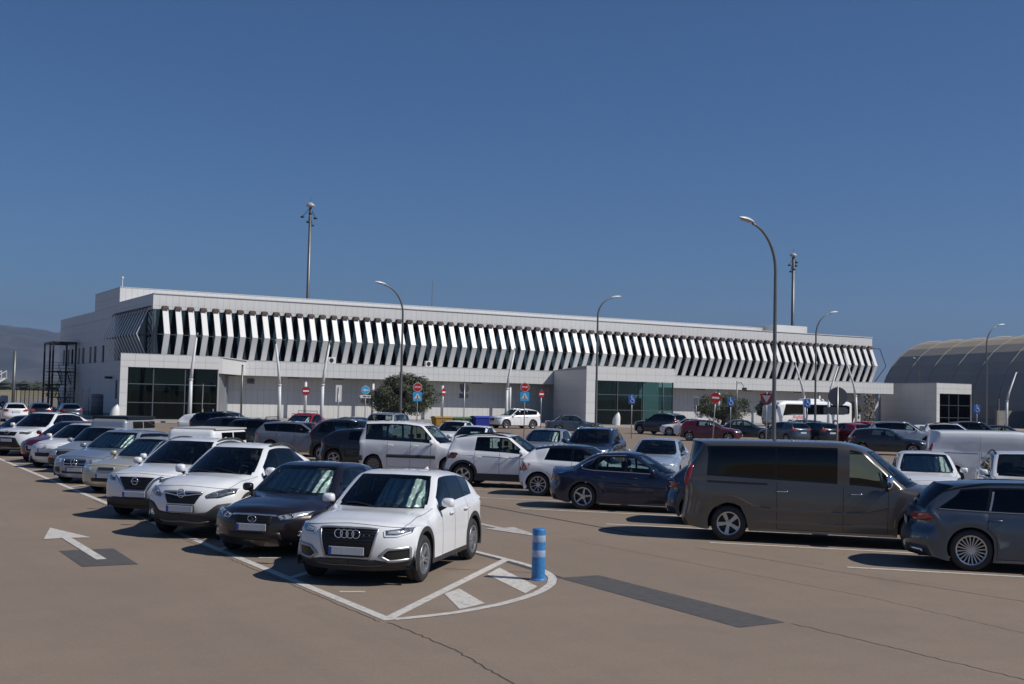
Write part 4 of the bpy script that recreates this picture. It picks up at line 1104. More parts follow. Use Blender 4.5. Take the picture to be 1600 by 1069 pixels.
    for sy in (-.37, .37): seat(sh, xs, sy, zc, .5, 'seat', root, P.get('cloth', M_CLOTH), min(.62, P['H']-zc-.42))
    if not P.get('norear'): seat(sh, min(xs+.88, ra-.02), 0, zc+.02, 1.2, 'rear_seat', root, P.get('cloth', M_CLOTH), min(.55, P['H']-zc-.44))
    if detail >= 2:
        st = MB(); c = Vector((xw0+.62, -.37*P.get('drive', 1), zw0+.0)); rs = .18
        st.tube([sh.loc((c.x+.3*rs*math.sin(t)*1.0, c.y+rs*math.cos(t), c.z+rs*math.sin(t)*.95)) for t in np.linspace(0, 2*math.pi, 19)], .014, 6, False)
        st.tube([sh.loc((c.x-.15, c.y, c.z-.06)), sh.loc((c.x, c.y, c.z))], .03, 6); st.build('steering_wheel', M_BLACK, root, True)
        rv = MB(); q = sh.loc((xw1+.10, 0, zw1-.10)); rv.box((q[0]-.02, q[1]-.11, q[2]-.03), (q[0]+.015, q[1]+.11, q[2]+.03)); bevel(rv.build('interior_mirror', M_BLACK, root), .01)
    # foil sunshade behind the windscreen
    if P.get('shade'):
        rnd = random.Random(int(P['L']*1000)); ph = [rnd.uniform(0, 6) for _ in range(6)]
        lo_, hi_, fold = P['shade']
        cells = [(i, j) for i, j in groups['windscreen'] if lo_ < -sh.V[i, j, 1]/(W2*.75) < hi_]
        def jit(co): return fold*(abs(math.sin(co[1]*7+ph[0]+co[2]*1.5))*.9+.5*math.sin(co[1]*19+ph[1])*math.sin(co[2]*9+ph[2]))
        link('sunshade', group_mesh('sunshade', cells, -.07, jit), root, M_SHADE)
    # mirrors
    if not P.get('nomirror'):
        xA = xw0+P.get('sw0', .26)
        for sg in (1, -1):
            mz = P['belt'][0]+P.get('mirz', .07); mx_ = xA+P.get('mirx', .17)
            b0, nn = sh.snap((mx_, sg*W2, P['belt'][0]+.01)); cy = sg*(W2+.075)
            hs = MB(); prof = []
            a_, b_, c_ = .07, P.get('mirw', .10), P.get('mirh', .072)
            for u in range(7):
                th = math.pi*.5*u/6; k = math.cos(th)**.55; prof.append([(mx_-a_*math.sin(th)*1.35, cy+b_*k*math.copysign(abs(math.cos(t))**.6, math.cos(t)), mz+c_*k*math.copysign(abs(math.sin(t))**.6, math.sin(t))) for t in np.linspace(0, 2*math.pi, 15)])
            hs.grid([[sh.loc(q) for q in row] for row in prof])
            mo = hs.build('mirror', P.get('mirmat', pm), root, True, fix=True)
            gl_ = MB(); gl_.add([sh.loc((mx_-.006, cy+b_*.93*math.copysign(abs(math.cos(t))**.6, math.cos(t)), mz+c_*.93*math.copysign(abs(math.sin(t))**.6, math.sin(t)))) for t in np.linspace(0, 2*math.pi, 14, endpoint=False)], [tuple(range(14))])
            gl_.build('mirror_glass', M_CHROME, mo)
            ar = MB(); ar.tube([sh.loc((b0.x, b0.y-sg*.02, b0.z)), sh.loc((mx_-.03, cy-sg*.03, mz-.05))], [.035, .03], 8); ar.build('mirror_arm', M_BLACK, mo, True)
    # door handles
    if detail >= 1:
        zh = P.get('zh', P['belt'][0]-.10)
        hm = P.get('handlemat', pm)
        for g, o in doors.items():
            sg = 1 if g.endswith('1') and not g.endswith('-1') else -1
            sg = -1 if g.endswith('-1') else 1
            xh = (P['xB']-.13) if g[:2] == 'df' else (P['xC']-.10)
            hb = MB(); co, nn = sh.snap((xh, sg*W2, zh)); a = Vector(sh.loc(co+nn*.022))
            pts = [sh.loc(sh.snap((xh-.11, sg*W2, zh))[0]), sh.loc(sh.snap((xh-.09, sg*W2, zh))[0]+nn*.03), sh.loc(sh.snap((xh, sg*W2, zh))[0]+nn*.036), sh.loc(sh.snap((xh+.09, sg*W2, zh))[0]+nn*.03), sh.loc(sh.snap((xh+.11, sg*W2, zh))[0])]
            hb.tube(pts, [.012, .014, .015, .014, .012], 6); hb.build('door_handle', hm, o, True)
    # lamps, grille and trim given as lines on the skin
    for it in P.get('items', ()):
        kind = it[0]
        if kind == 'patch':
            _, nm, m, A, B, kw = it; sides = kw.get('sides', (1,)); k2 = {k: v for k, v in kw.items() if k not in ('sides',)}
            for sg in sides:
                f = lambda q: (q[0], q[1]*sg, q[2]) if q[0] in 'fr' else (q[0], q[1], q[2], sg) if q[0] == 's' else (q[0], q[1], q[2]*sg)
                patch(sh, [f(q) for q in A], [f(q) for q in B], **k2).build(nm, m if not isinstance(m, str) else pm, root, True, fix=True)
        elif kind == 'ribbon':
            _, nm, m, A, kw = it; sides = kw.get('sides', (1,)); k2 = {k: v for k, v in kw.items() if k not in ('sides',)}
            for sg in sides:
                f = lambda q: (q[0], q[1]*sg, q[2]) if q[0] in 'fr' else (q[0], q[1], q[2], sg) if q[0] == 's' else (q[0], q[1], q[2]*sg)
                ribbon(sh, [f(q) for q in A], **k2).build(nm, m if not isinstance(m, str) else pm, root, True, fix=True)
        elif kind == 'slats':      # horizontal grille bars: z list with half-width function
            _, nm, m, rows_, kw = it; mb = MB()
            for z, y in rows_: ribbon(sh, [('f', -y, z), ('f', -y*.5, z), ('f', 0, z), ('f', y*.5, z), ('f', y, z)], mb=mb, **kw)
            mb.build(nm, m, root)
        elif kind == 'plate':
            _, end, z, kw = it; hgt, wid = kw.get('h', .11), kw.get('w', .52); y0 = kw.get('y', 0)
            hit = sh.tree.ray_cast(Vector((-1 if end == 'f' else sh.L+1, y0, z)), Vector((1 if end == 'f' else -1, 0, 0))); c = hit[0] if hit[0] is not None else sh.snap(sh.guess((end, y0, z)))[0]; e = -1 if end == 'f' else 1
            q = sh.loc((c.x+e*(kw.get('out', .02) if end == 'f' else .012), y0, z)); s_ = 1 if end == 'f' else -1
            pb = MB(); pb.box((q[0]-.006, q[1]-wid/2, q[2]-hgt/2), (q[0]+.006, q[1]+wid/2, q[2]+hgt/2)); po = bevel(pb.build('number_plate', M_PLATE, root), .004)
            eb = MB(); yl = q[1]-s_*wid/2 if end == 'f' else q[1]+wid/2
            yl = q[1]-wid/2 if s_ > 0 else q[1]+wid/2-.045
            # the country band sits on the viewer's left
            yl = (q[1]+wid/2-.045) if s_ < 0 else (q[1]-wid/2)
            if end == 'f': yl = q[1]-wid/2
            eb.box((q[0]-.0075 if s_ < 0 else q[0]+.004, yl, q[2]-hgt/2+.004), (q[0]-.004 if s_ < 0 else q[0]+.0085, yl+.045, q[2]+hgt/2-.004)); eb.build('country_band', M_EUBLUE, po)
            pf = MB(); pf.box((q[0]-s_*.03-.006, q[1]-wid/2-.012, q[2]-hgt/2-.01), (q[0]-s_*.012+.004, q[1]+wid/2+.012, q[2]+hgt/2+.01)); pf.build('plate_holder', M_BLACK, root)
        elif kind == 'ring':     # emblem rings etc: list of (y,z,r) tubes on the front
            _, nm, m, end, rings, kw = it; mb = MB()
            for y, z, r in rings:
                c = sh.snap(sh.guess((end, y, z)))[0]; e = -1 if end == 'f' else 1
                q = Vector(sh.loc((c.x+e*kw.get('out', .012), y, z)))
                til = kw.get('tilt', 0.)
                mb.tube([(q.x-math.sin(t)*r*til, q.y+math.cos(t)*r*kw.get('asp', 1.), q.z+math.sin(t)*r) for t in np.linspace(0, 2*math.pi, 17)], kw.get('t', .006), 6, False)
            for seg in kw.get('bars', ()):
                pts = []
                for y, z in seg:
                    c = sh.snap(sh.guess((end, y, z)))[0]; e = -1 if end == 'f' else 1
                    pts.append(sh.loc((c.x+e*kw.get('out', .012), y, z)))
                mb.tube(pts, kw.get('t', .006), 6)
            mb.build(nm, m, root, True)
        elif kind == 'disc':     # round lamp set on the skin
            _, nm, m, g0, r, kw = it
            for sg in kw.get('sides', (1, -1)):
                q0 = (g0[0], g0[1]*sg, g0[2]) if g0[0] in 'fr' else (g0[0], g0[1], g0[2], sg)
                co, nn = sh.snap(sh.guess(q0)); nn = (nn+Vector((-1.2 if q0[0] == 'f' else 0, 0, 0))).normalized() if kw.get('ahead', True) else nn
                a = nn.orthogonal().normalized(); b = nn.cross(a); mb = MB(); o_ = kw.get('out', .008)
                def ringp(rad, h): return [sh.loc(co+nn*(o_+h)+(a*math.cos(t)+b*math.sin(t))*rad) for t in np.linspace(0, 2*math.pi, 17)]
                mb.grid([ringp(r, -.03), ringp(r, .0), ringp(r*.8, .004), ringp(r*.72, -.006), ringp(.001, -.004)])
                mb.build(nm, m, root, True, fix=True)
        elif kind == 'rails':
            _, m, x0, x1, kw = it
            for sg in (1, -1):
                yy = sg*(P.get('yr', W2-.27)-.03); pts = []; n = 9; hgt = kw.get('h', .05)
                for k in range(n):
                    x = x0+(x1-x0)*k/(n-1); g = sh.guess(('t', x, yy)); lift = hgt*min(1, 3.2*min(k, n-1-k)/(n-1))
                    pts.append(sh.loc((x, yy, g[2]+lift-.004)))
                mb = MB(); mb.tube(pts, kw.get('t', .022), 8); mb.build('roof_rail', m, root, True)
        elif kind == 'bars':
            _, m, xs_, kw = it
            for x in xs_:
                yy = P.get('yr', W2-.27)-.02; z = sh.guess(('t', x, 0))[2]+.1; mb = MB()
                zr = sh.guess(('t', x, yy))[2]
                mb.tube([sh.loc((x, -yy, zr)), sh.loc((x, -yy, z)), sh.loc((x, yy, z)), sh.loc((x, yy, zr))], .018, 6); mb.build('roof_bar', m, root)
        elif kind == 'antenna':
            _, x, ln, kw = it; z = sh.guess(('t', x, kw.get('y', 0)))[2]; mb = MB()
            if kw.get('fin'):
                mb.hexa([sh.loc(q) for q in ((x-.09, -.025, z), (x+.07, -.025, z), (x+.07, .025, z), (x-.09, .025, z), (x+.03, -.006, z+.06), (x+.07, -.006, z+.06), (x+.07, .006, z+.06), (x+.03, .006, z+.06))])
                mb.build('antenna', pm, root, fix=True)
            else: mb.tube([sh.loc((x, 0, z)), sh.loc((x+ln*.45, 0, z+ln))], [.006, .003], 5); mb.build('antenna', M_BLACK, root)
    # wipers
    if detail >= 2 and not P.get('nowiper'):
        for y0, y1 in ((-.55, .02), (-.02, .55)):
            pts = []
            for t in np.linspace(0, 1, 6):
                y = y0+(y1-y0)*t; g = sh.tree.ray_cast(Vector((xw0-.02+.13*t+.1*abs(y), y, 4)), Vector((0, 0, -1)))
                if g[0] is not None: pts.append(sh.loc(g[0]+Vector((0, 0, .016))))
            if len(pts) > 2:
                w_ = MB(); w_.tube(pts, .009, 5); w_.build('wiper', M_BLACK, root)
    return root
def spec(kind, L, W, H, wb, fa, R, **o):
    W2 = W/2; P = dict(L=L, W=W, H=H, wb=wb, fa=fa, R=R)
    hk = {'hatch': .555, 'suv': .585, 'sedan': .52, 'wagon': .525, 'van': .52}[kind]
    P['hood'] = (.14, H*hk); xw0 = fa+(.33 if kind not in ('sedan', 'wagon') else .47)
    P['cowl'] = (xw0, H*.66); P['head'] = (xw0+.80, H-.05); P['belt'] = (H*.655, H*.70)
    if kind == 'sedan':
        P.update(rend=(L-1.28, H-.075), rglass=(L-.72, H*.69), deck=(L-.07, H*.665), xB=xw0+1.12, xC=xw0+1.98, xD=xw0+2.30, sr=.12, crease=('T3',), nb=.30, zTs=H*.672)
    elif kind == 'wagon':
        P.update(rend=(L-.50, H-.07), rglass=(L-.17, H*.70), deck=(L-.08, H*.66), xB=xw0+1.10, xC=xw0+1.98, xD=L-.75, quarter=True, crease=('D',))
    elif kind == 'suv':
        P.update(rend=(L-.40, H-.10), rglass=(L-.14, H*.70), deck=(L-.07, H*.65), xB=xw0+1.06, xC=xw0+1.86, xD=L-.62, quarter=True, crease=('D',), clad=.075, cladcol=True, cl=.22, privacy=True)
    else:
        P.update(rend=(L-.42, H-.10), rglass=(L-.13, H*.70), deck=(L-.07, H*.66), xB=xw0+1.06, xC=xw0+1.82, xD=L-.62, crease=('D',))
    P['yr'] = W2-.26; P.update(o)
    return P

def lamps(P, zt=None, zb=None, y0=.50, yo=.86, xs=.52, m=None, rise=.03):
    W2 = P['W']/2; hz = P['hood'][1]; zt = zt or hz-.04; zb = zb or hz-.17
    return [('patch', 'headlight', m or M_LENSL, [('f', y0*W2, zt), ('f', yo*W2, zt+rise), ('s', xs, zt+rise*1.6)], [('f', y0*W2, zb+.03), ('f', yo*W2, zb), ('s', xs-.06, zb+.07)], dict(sides=(1, -1), off=.005, bulge=.008))]
def tails(P, zt=None, zb=None, y0=.62, xs=None, m=None, drop=.03):
    W2 = P['W']/2; zd = P['deck'][1]; zt = zt or zd+.02; zb = zb or zd-.17; xs = xs or P['L']-.42
    return [('patch', 'tail_light', m or M_RED, [('r', y0*W2, zt), ('r', .90*W2, zt), ('s', xs, zt-drop)], [('r', y0*W2, zb), ('r', .90*W2, zb), ('s', xs+.10, zb+.04)], dict(sides=(1, -1), off=.006, bulge=.008))]
def rearset(P, plate=True, zp=None, **k):
    return tails(P, **k)+([('plate', 'r', zp or P['deck'][1]-.24, dict(out=.012))] if plate else [])
def grille(P, zt, zb, wt, wb, m=None, n=5, slat=None, frame=None, fw=.02, bars=True):
    it = [('patch', 'grille', m or M_BLACK, [('f', -wt, zt), ('f', -wt*.5, zt), ('f', 0, zt), ('f', wt*.5, zt), ('f', wt, zt)], [('f', -wb, zb), ('f', -wb*.5, zb), ('f', 0, zb), ('f', wb*.5, zb), ('f', wb, zb)], dict(n=13, m=5, off=.004))]
    if bars: it.append(('slats', 'grille_bar', slat or M_BLACK, [(zb+(zt-zb)*(k+.6)/n, (wb+(wt-wb)*(k+.6)/n)*.97) for k in range(n)], dict(w=.016, off=.004, thick=.008, n=14)))
    if frame: it.append(('ribbon', 'grille_frame', frame, [('f', -wt, zt), ('f', 0, zt), ('f', wt, zt), ('f', (wt*.35+wb*.65), (zt*.35+zb*.65)), ('f', wb, zb), ('f', 0, zb), ('f', -wb, zb), ('f', -(wt*.35+wb*.65), (zt*.35+zb*.65))], dict(closed=True, w=fw, off=.006, thick=.012, n=60)))
    return it
def intake(zt, zb, wt, wb, nm='air_intake'):
    return [('patch', nm, M_BLACK, [('f', -wt, zt), ('f', -wt*.5, zt), ('f', 0, zt), ('f', wt*.5, zt), ('f', wt, zt)], [('f', -wb, zb), ('f', -wb*.5, zb), ('f', 0, zb), ('f', wb*.5, zb), ('f', wb, zb)], dict(n=13, m=3, off=.003))]

def star(y, z, r):
    return dict(bars=[[(y, z), (y+r*.94*math.sin(a), z+r*.94*math.cos(a))] for a in (0, 2.094, 4.189)])

TY = {}
M_SKID = mat('skid_grey', (.16, .16, .16), rough=.5, metal=.3)
def types():
    # --- compact white SUV with a big octagonal grille and four rings
    P = spec('suv', 4.19, 1.78, 1.51, 2.60, .82, .338, hood=(.12, .875), cowl=(1.20, 1.00), head=(1.93, 1.455), rend=(3.72, 1.40), rglass=(4.02, 1.06), deck=(4.08, .98), belt=(.985, 1.06),
             xB=2.28, xC=3.03, xD=3.52, apex=2.35, zF=[.21, .36, .50, .74, .875], xF=[.14, .03, 0, .02, .11], nf=.40, hbow=.045, hcrown=.05, rim=(5, 'twin'), rr=.225, clad=.07, yr=.63, privacy=True, shade=(-.12, 1.2, .022), mirx=.2, mirz=.09)
    P['items'] = grille(P, .835, .41, .44, .33, n=10, frame=M_SILV, fw=.03) + [
        ('ring', 'emblem', M_CHROME, 'f', [(y, .735, .058) for y in (-.129, -.043, .043, .129)], dict(out=.024, t=.0085)),
        ('plate', 'f', .50, dict(out=.03)),
        ('patch', 'headlight', M_LENS, [('f', .52, .815), ('f', .68, .845), ('s', .46, .885)], [('f', .52, .70), ('f', .68, .70), ('s', .37, .745)], dict(sides=(1, -1), off=.006, bulge=.006)),
        ('ribbon', 'headlight_rim', M_DRL, [('f', .525, .805), ('f', .525, .712), ('f', .68, .712), ('s', .36, .755)], dict(sides=(1, -1), w=.022, off=.012, n=30)),
        ('patch', 'headlight_unit', M_LENSL, [('f', .56, .80), ('f', .64, .815), ('f', .72, .83)], [('f', .56, .745), ('f', .64, .75), ('f', .72, .755)], dict(sides=(1, -1), off=.012, m=2)),
        ('patch', 'fog_surround', M_BLACK, [('f', .50, .50), ('f', .64, .545), ('f', .83, .555)], [('f', .54, .37), ('f', .64, .36), ('f', .83, .37)], dict(sides=(1, -1), off=.005)),
        ('ribbon', 'fog_frame', M_SILV, [('f', .46, .44), ('f', .56, .535), ('f', .82, .55), ('f', .825, .385), ('f', .58, .365)], dict(sides=(1, -1), closed=True, w=.042, off=.006, thick=.014, n=44)),
        ('patch', 'lower_bumper', M_CLAD, [('s', .45, .42), ('f', .84, .40), ('f', .62, .345), ('f', .40, .385), ('f', 0, .395)], [('s', .45, .23), ('f', .80, .222), ('f', .5, .217), ('f', .25, .217), ('f', 0, .217)], dict(n=19, off=.008, sides=(1, -1))),
        ('patch', 'skid_plate', M_SKID, [('f', -.52, .29), ('f', 0, .28), ('f', .52, .29)], [('f', -.49, .268), ('f', 0, .258), ('f', .49, .268)], dict(off=.018, m=1)),
        ('antenna', 3.55, .1, dict(fin=True))] + rearset(P)
    TY['ring_suv'] = P
    # --- dark hybrid hatch
    P = spec('hatch', 4.32, 1.765, 1.445, 2.60, .90, .318, hood=(.16, .80), cowl=(1.30, .955), head=(2.10, 1.39), rend=(3.72, 1.37), rglass=(4.10, 1.03), deck=(4.2, .95), belt=(.93, 1.02), xB=2.38, xC=3.18, xD=3.6,
             zF=[.18, .32, .46, .66, .80], xF=[.12, .03, 0, .03, .15], nf=.42, npow=2.6, apex=2.5, rim=(10, 'twin'), shade=(-1.2, 1.2, .012), yr=.61, hcrown=.06)
    P['items'] = grille(P, .70, .54, .33, .30, n=4, bars=True) + [
        ('ribbon', 'chrome_strip', M_CHROME, [('f', -.40, .715), ('f', -.2, .725), ('f', 0, .73), ('f', .2, .725), ('f', .40, .715)], dict(w=.035, off=.004, thick=.012)),
        ('ring', 'emblem', M_CHROME, 'f', [(0, .635, .058)], dict(out=.022, t=.008, asp=1.25, bars=[[(.03, .675), (-.03, .61), (.05, .605)]])),
        ('plate', 'f', .50, dict(out=.025)),
        ('patch', 'headlight', M_LENSL, [('f', .40, .70), ('f', .60, .765), ('s', .55, .85)], [('f', .46, .62), ('f', .62, .63), ('s', .42, .70)], dict(sides=(1, -1), off=.006, bulge=.008, n=14)),
        ('disc', 'headlight_projector', M_LENS, ('f', .60, .695), .05, dict(out=.014)),
        ('disc', 'headlight_projector', M_LENS, ('f', .50, .675), .035, dict(out=.014)),
        ('disc', 'fog_light', M_LENSL, ('f', .72, .40), .045, dict(out=.008))] + intake(.42, .27, .45, .50) + rearset(P)
    TY['hybrid_hatch'] = P
    # --- tall white crossover with charcoal lower bumper
    P = spec('suv', 4.28, 1.78, 1.66, 2.555, .92, .345, hood=(.13, .96), cowl=(1.22, 1.13), head=(2.06, 1.585), rend=(3.80, 1.53), rglass=(4.07, 1.17), deck=(4.16, 1.05), belt=(1.06, 1.22), xB=2.36, xC=3.12, xD=3.66, zF=[.22, .40, .55, .78, .96], xF=[.15, .04, 0, .03, .16], nf=.42, npow=2.6, hcrown=.07, hbow=.05, clad=.085, yr=.60, apex=2.5, xDt=3.5, mirh=.085, mirz=.10)
    P['items'] = grille(P, .86, .64, .40, .27, n=6) + [
        ('patch', 'chrome_strip', M_SILV, [('f', -.42, .885), ('f', 0, .90), ('f', .42, .885)], [('f', -.40, .845), ('f', 0, .835), ('f', .40, .845)], dict(off=.010, n=13, m=2)),
        ('ribbon', 'chrome_strip', M_CHROME, [('f', -.40, .835), ('f', -.08, .79), ('f', .08, .79), ('f', .40, .835)], dict(w=.025, off=.010, thick=.012)),
        ('ring', 'emblem', M_CHROME, 'f', [(0, .825, .072)], dict(out=.03, t=.011, bars=[[(-.06, .835), (.0, .83), (.06, .815)]])),
        ('plate', 'f', .55, dict(out=.03)),
        ('patch', 'headlight', M_LENS, [('f', .44, .80), ('f', .60, .92), ('s', .60, 1.00)], [('f', .46, .74), ('f', .66, .75), ('s', .46, .82)], dict(sides=(1, -1), off=.006, bulge=.012, n=14)),
        ('disc', 'headlight_projector', M_LENSL, ('f', .60, .82), .05, dict(out=.018)),
        ('patch', 'lower_bumper', M_CLAD, [('s', .50, .60), ('f', .80, .66), ('f', .62, .63), ('f', .48, .50), ('f', .2, .47), ('f', 0, .47)], [('s', .48, .30), ('f', .80, .235), ('f', .62, .23), ('f', .48, .225), ('f', .2, .225), ('f', 0, .225)], dict(n=20, m=5, off=.010, sides=(1, -1))),
        ('patch', 'skid_plate', M_SKID, [('f', -.52, .305), ('f', 0, .31), ('f', .52, .305)], [('f', -.46, .245), ('f', 0, .25), ('f', .46, .245)], dict(off=.020, m=1, n=13)),
        ('disc', 'fog_light', M_CHROME, ('f', .67, .455), .06, dict(out=.016)),
        ('rails', M_CLAD, 2.35, 3.75, dict(h=.055, t=.028))] + rearset(P)
    TY['crossover'] = P
    # --- white SUV with V shaped grille
    P = spec('suv', 4.43, 1.84, 1.63, 2.665, .93, .355, hood=(.10, .96), cowl=(1.26, 1.10), head=(2.10, 1.565), rend=(3.92, 1.51), rglass=(4.26, 1.15), deck=(4.33, 1.03), belt=(1.05, 1.17), xB=2.42, xC=3.22, xD=3.80, zF=[.22, .40, .55, .80, .96], xF=[.14, .03, 0, .02, .12], nf=.38, rim=(5, 'twin'), yr=.63, apex=2.6, xDt=3.62)
    P['items'] = grille(P, .90, .62, .42, .22, n=8) + [
        ('ribbon', 'chrome_strip', M_CHROME, [('f', -.56, .93), ('f', -.42, .82), ('f', -.24, .59), ('f', 0, .585), ('f', .24, .59), ('f', .42, .82), ('f', .56, .93)], dict(w=.045, off=.008, thick=.014, n=50)),
        ('patch', 'trim_band', M_BLACK, [('f', -.62, .95), ('f', -.46, .84), ('f', -.30, .62)], [('f', -.56, .95), ('f', -.42, .85), ('f', -.26, .63)], dict(off=.005, m=1)),
        ('ring', 'emblem', M_CHROME, 'f', [(0, .80, .07)], dict(out=.026, t=.011, bars=[[(-.09, .80), (.09, .80)]])),
        ('plate', 'f', .53, dict(out=.03)),
        ('patch', 'headlight', M_LENS, [('f', .52, .86), ('f', .70, .93), ('s', .62, .99)], [('f', .52, .79), ('f', .70, .80), ('s', .44, .87)], dict(sides=(1, -1), off=.006, bulge=.006, n=14)),
        ('ribbon', 'daylight_strip', M_DRL, [('f', .54, .88), ('f', .68, .935), ('s', .56, .985)], dict(sides=(1, -1), w=.02, off=.012)),
        ('patch', 'lower_bumper', M_CLAD, [('f', -.86, .42), ('f', -.5, .47), ('f', 0, .46), ('f', .5, .47), ('f', .86, .42)], [('f', -.80, .24), ('f', -.5, .23), ('f', 0, .23), ('f', .5, .23), ('f', .80, .24)], dict(n=19, off=.008)),
        ('rails', M_CLAD, 2.3, 3.85, dict(h=.05)), ('antenna', 3.75, .1, dict(fin=True))] + rearset(P)
    TY['vgrille_suv'] = P
    # --- beige older saloon
    P = spec('sedan', 4.52, 1.70, 1.395, 2.62, .86, .30, hood=(.12, .74), cowl=(1.36, .90), head=(2.10, 1.345), rend=(3.28, 1.33), rglass=(3.86, .98), deck=(4.45, .93), belt=(.88, .94), zF=[.17, .30, .45, .60, .74], xF=[.10, .02, 0, .03, .11], nf=.26, xB=2.38, xC=3.22, xD=3.5, yr=.58, rim=(7, 'cover'), rimmat=M_STEELC, tw=.185, shade=(-1.2, 1.2, .012), mirh=.07, mirw=.09, hbow=.03)
    P['items'] = lamps(P, .69, .57, .55, .86, .34, M_LENSL, .0) + [
        ('patch', 'grille', M_SILV, [('f', -.24, .70), ('f', -.12, .715), ('f', 0, .70), ('f', .12, .715), ('f', .24, .70)], [('f', -.22, .585), ('f', -.12, .565), ('f', 0, .565), ('f', .12, .565), ('f', .22, .585)], dict(n=13, off=.010)),
        ('slats', 'grille_bar', M_BLACK, [(.60, .21), (.625, .23), (.65, .23), (.675, .22)], dict(w=.012, off=.010, thick=.005, n=12)),
        ('plate', 'f', .46, dict(out=.02))] + intake(.40, .31, .42, .40) + rearset(P)
    TY['old_saloon'] = P
    # --- blue-silver estate with star grille
    P = spec('wagon', 4.70, 1.81, 1.455, 2.84, .79, .33, hood=(.12, .775), cowl=(1.42, .955), head=(2.18, 1.40), belt=(.93, .985), rend=(4.25, 1.38), rglass=(4.55, 1.02), deck=(4.62, .95), xB=2.52, xC=3.36, xD=4.15, xDt=3.98, zF=[.17, .31, .45, .62, .775], xF=[.10, .03, 0, .02, .12], nf=.36, apex=2.6, yr=.60, hbow=.05, shade=(-1.2, 1.2, .016))
    P['items'] = grille(P, .70, .50, .36, .33, n=2, slat=M_CHROME, frame=M_CHROME, fw=.016) + lamps(P, .72, .55, .52, .84, .62, M_LENSL, .03) + [
        ('ring', 'emblem', M_CHROME, 'f', [(0, .60, .105)], dict(out=.026, t=.012, **star(0, .60, .105))),
        ('plate', 'f', .40, dict(out=.02)),
        ('patch', 'air_intake', M_BLACK, [('f', .50, .46), ('f', .66, .46), ('f', .80, .44)], [('f', .50, .32), ('f', .66, .31), ('f', .80, .34)], dict(sides=(1, -1), off=.004)),
        ('ribbon', 'chrome_strip', M_CHROME, [('f', -.80, .27), ('f', -.5, .25), ('f', 0, .245), ('f', .5, .25), ('f', .80, .27)], dict(w=.02, off=.006, thick=.008)),
        ('rails', M_ALLOY, 2.2, 4.2, dict(h=.03, t=.014))] + intake(.36, .28, .44, .42) + rearset(P)
    TY['star_estate'] = P
    # --- old small van with a raised box behind the cab
    P = spec('hatch', 4.05, 1.57, 1.44, 2.58, .66, .285, hood=(.12, .76), cowl=(1.02, .98), head=(1.66, 1.40), rend=(3.86, 1.42), rglass=(3.98, 1.00), deck=(4.0, .92), belt=(.92, .93), xB=2.02, xC=2.75, xD=3.7, yr=.60, yb=.73, zF=[.18, .32, .46, .60, .76], xF=[.08, .02, 0, .02, .07], nf=.16, npow=4, nb=.10, norear=True, blind=('wr', 'wq', 'rear'), rim=(7, 'cover'), rimmat=M_STEELC, tw=.165, twodoor=True, mirh=.07, mirw=.085, sw0=.2, crown=.05)
    P['items'] = [('patch', 'lower_bumper', M_CLAD, [('s', .30, .44), ('f', .70, .46), ('f', 0, .46)], [('s', .30, .27), ('f', .68, .26), ('f', 0, .26)], dict(sides=(1, -1), off=.03, n=14)),
        ('patch', 'grille', M_CLAD, [('f', -.40, .70), ('f', 0, .70), ('f', .40, .70)], [('f', -.40, .56), ('f', 0, .56), ('f', .40, .56)], dict(off=.006)),
        ('patch', 'headlight', M_LENSL, [('f', .42, .71), ('f', .55, .71), ('f', .66, .71)], [('f', .42, .55), ('f', .55, .55), ('f', .66, .55)], dict(sides=(1, -1), off=.008)),
        ('patch', 'turn_signal', M_AMBER, [('f', .56, .52), ('f', .72, .52)], [('f', .56, .47), ('f', .72, .47)], dict(sides=(1, -1), off=.035, n=4, m=1)),
        ('plate', 'f', .36, dict(out=.04))] + rearset(P)
    TY['box_van'] = P
    # --- small hatchbacks
    P = spec('hatch', 3.75, 1.63, 1.47, 2.40, .72, .285, hood=(.12, .83), yr=.57, rim=(8, 'cover'), rimmat=M_STEELC, tw=.175, xB=2.05, xC=2.75, xD=3.2, twodoor=True, nf=.40, npow=2.4)
    P['items'] = lamps(P, .78, .62, .52, .82, .42, M_LENSL, .06) + grille(P, .52, .40, .42, .40, n=3) + [('plate', 'f', .60, dict(out=.015)), ('ring', 'emblem', M_CHROME, 'f', [(0, .73, .03)], dict(out=.01, t=.008, asp=1.6)), ('antenna', 1.75, .18, {}),
        ('disc', 'fog_light', M_LENS, ('f', .62, .37), .045, dict(out=.004))] + rearset(P)
    TY['small_hatch'] = P
    P = spec('hatch', 3.97, 1.74, 1.46, 2.54, .82, .31, nf=.42, npow=2.5, yr=.60)
    P['items'] = lamps(P, .77, .63, .50, .84, .60, M_LENS, .06) + grille(P, .62, .42, .38, .34, n=4, frame=M_CHROME, fw=.014) + [('plate', 'f', .55, dict(out=.02))] + intake(.36, .26, .40, .38) + rearset(P)
    TY['hatch'] = P
    # --- white hybrid SUV with trapezoid grille
    P = spec('suv', 4.60, 1.855, 1.685, 2.69, .94, .355, hood=(.10, 1.0), yr=.64, nf=.30, xDt=3.75, apex=2.6)
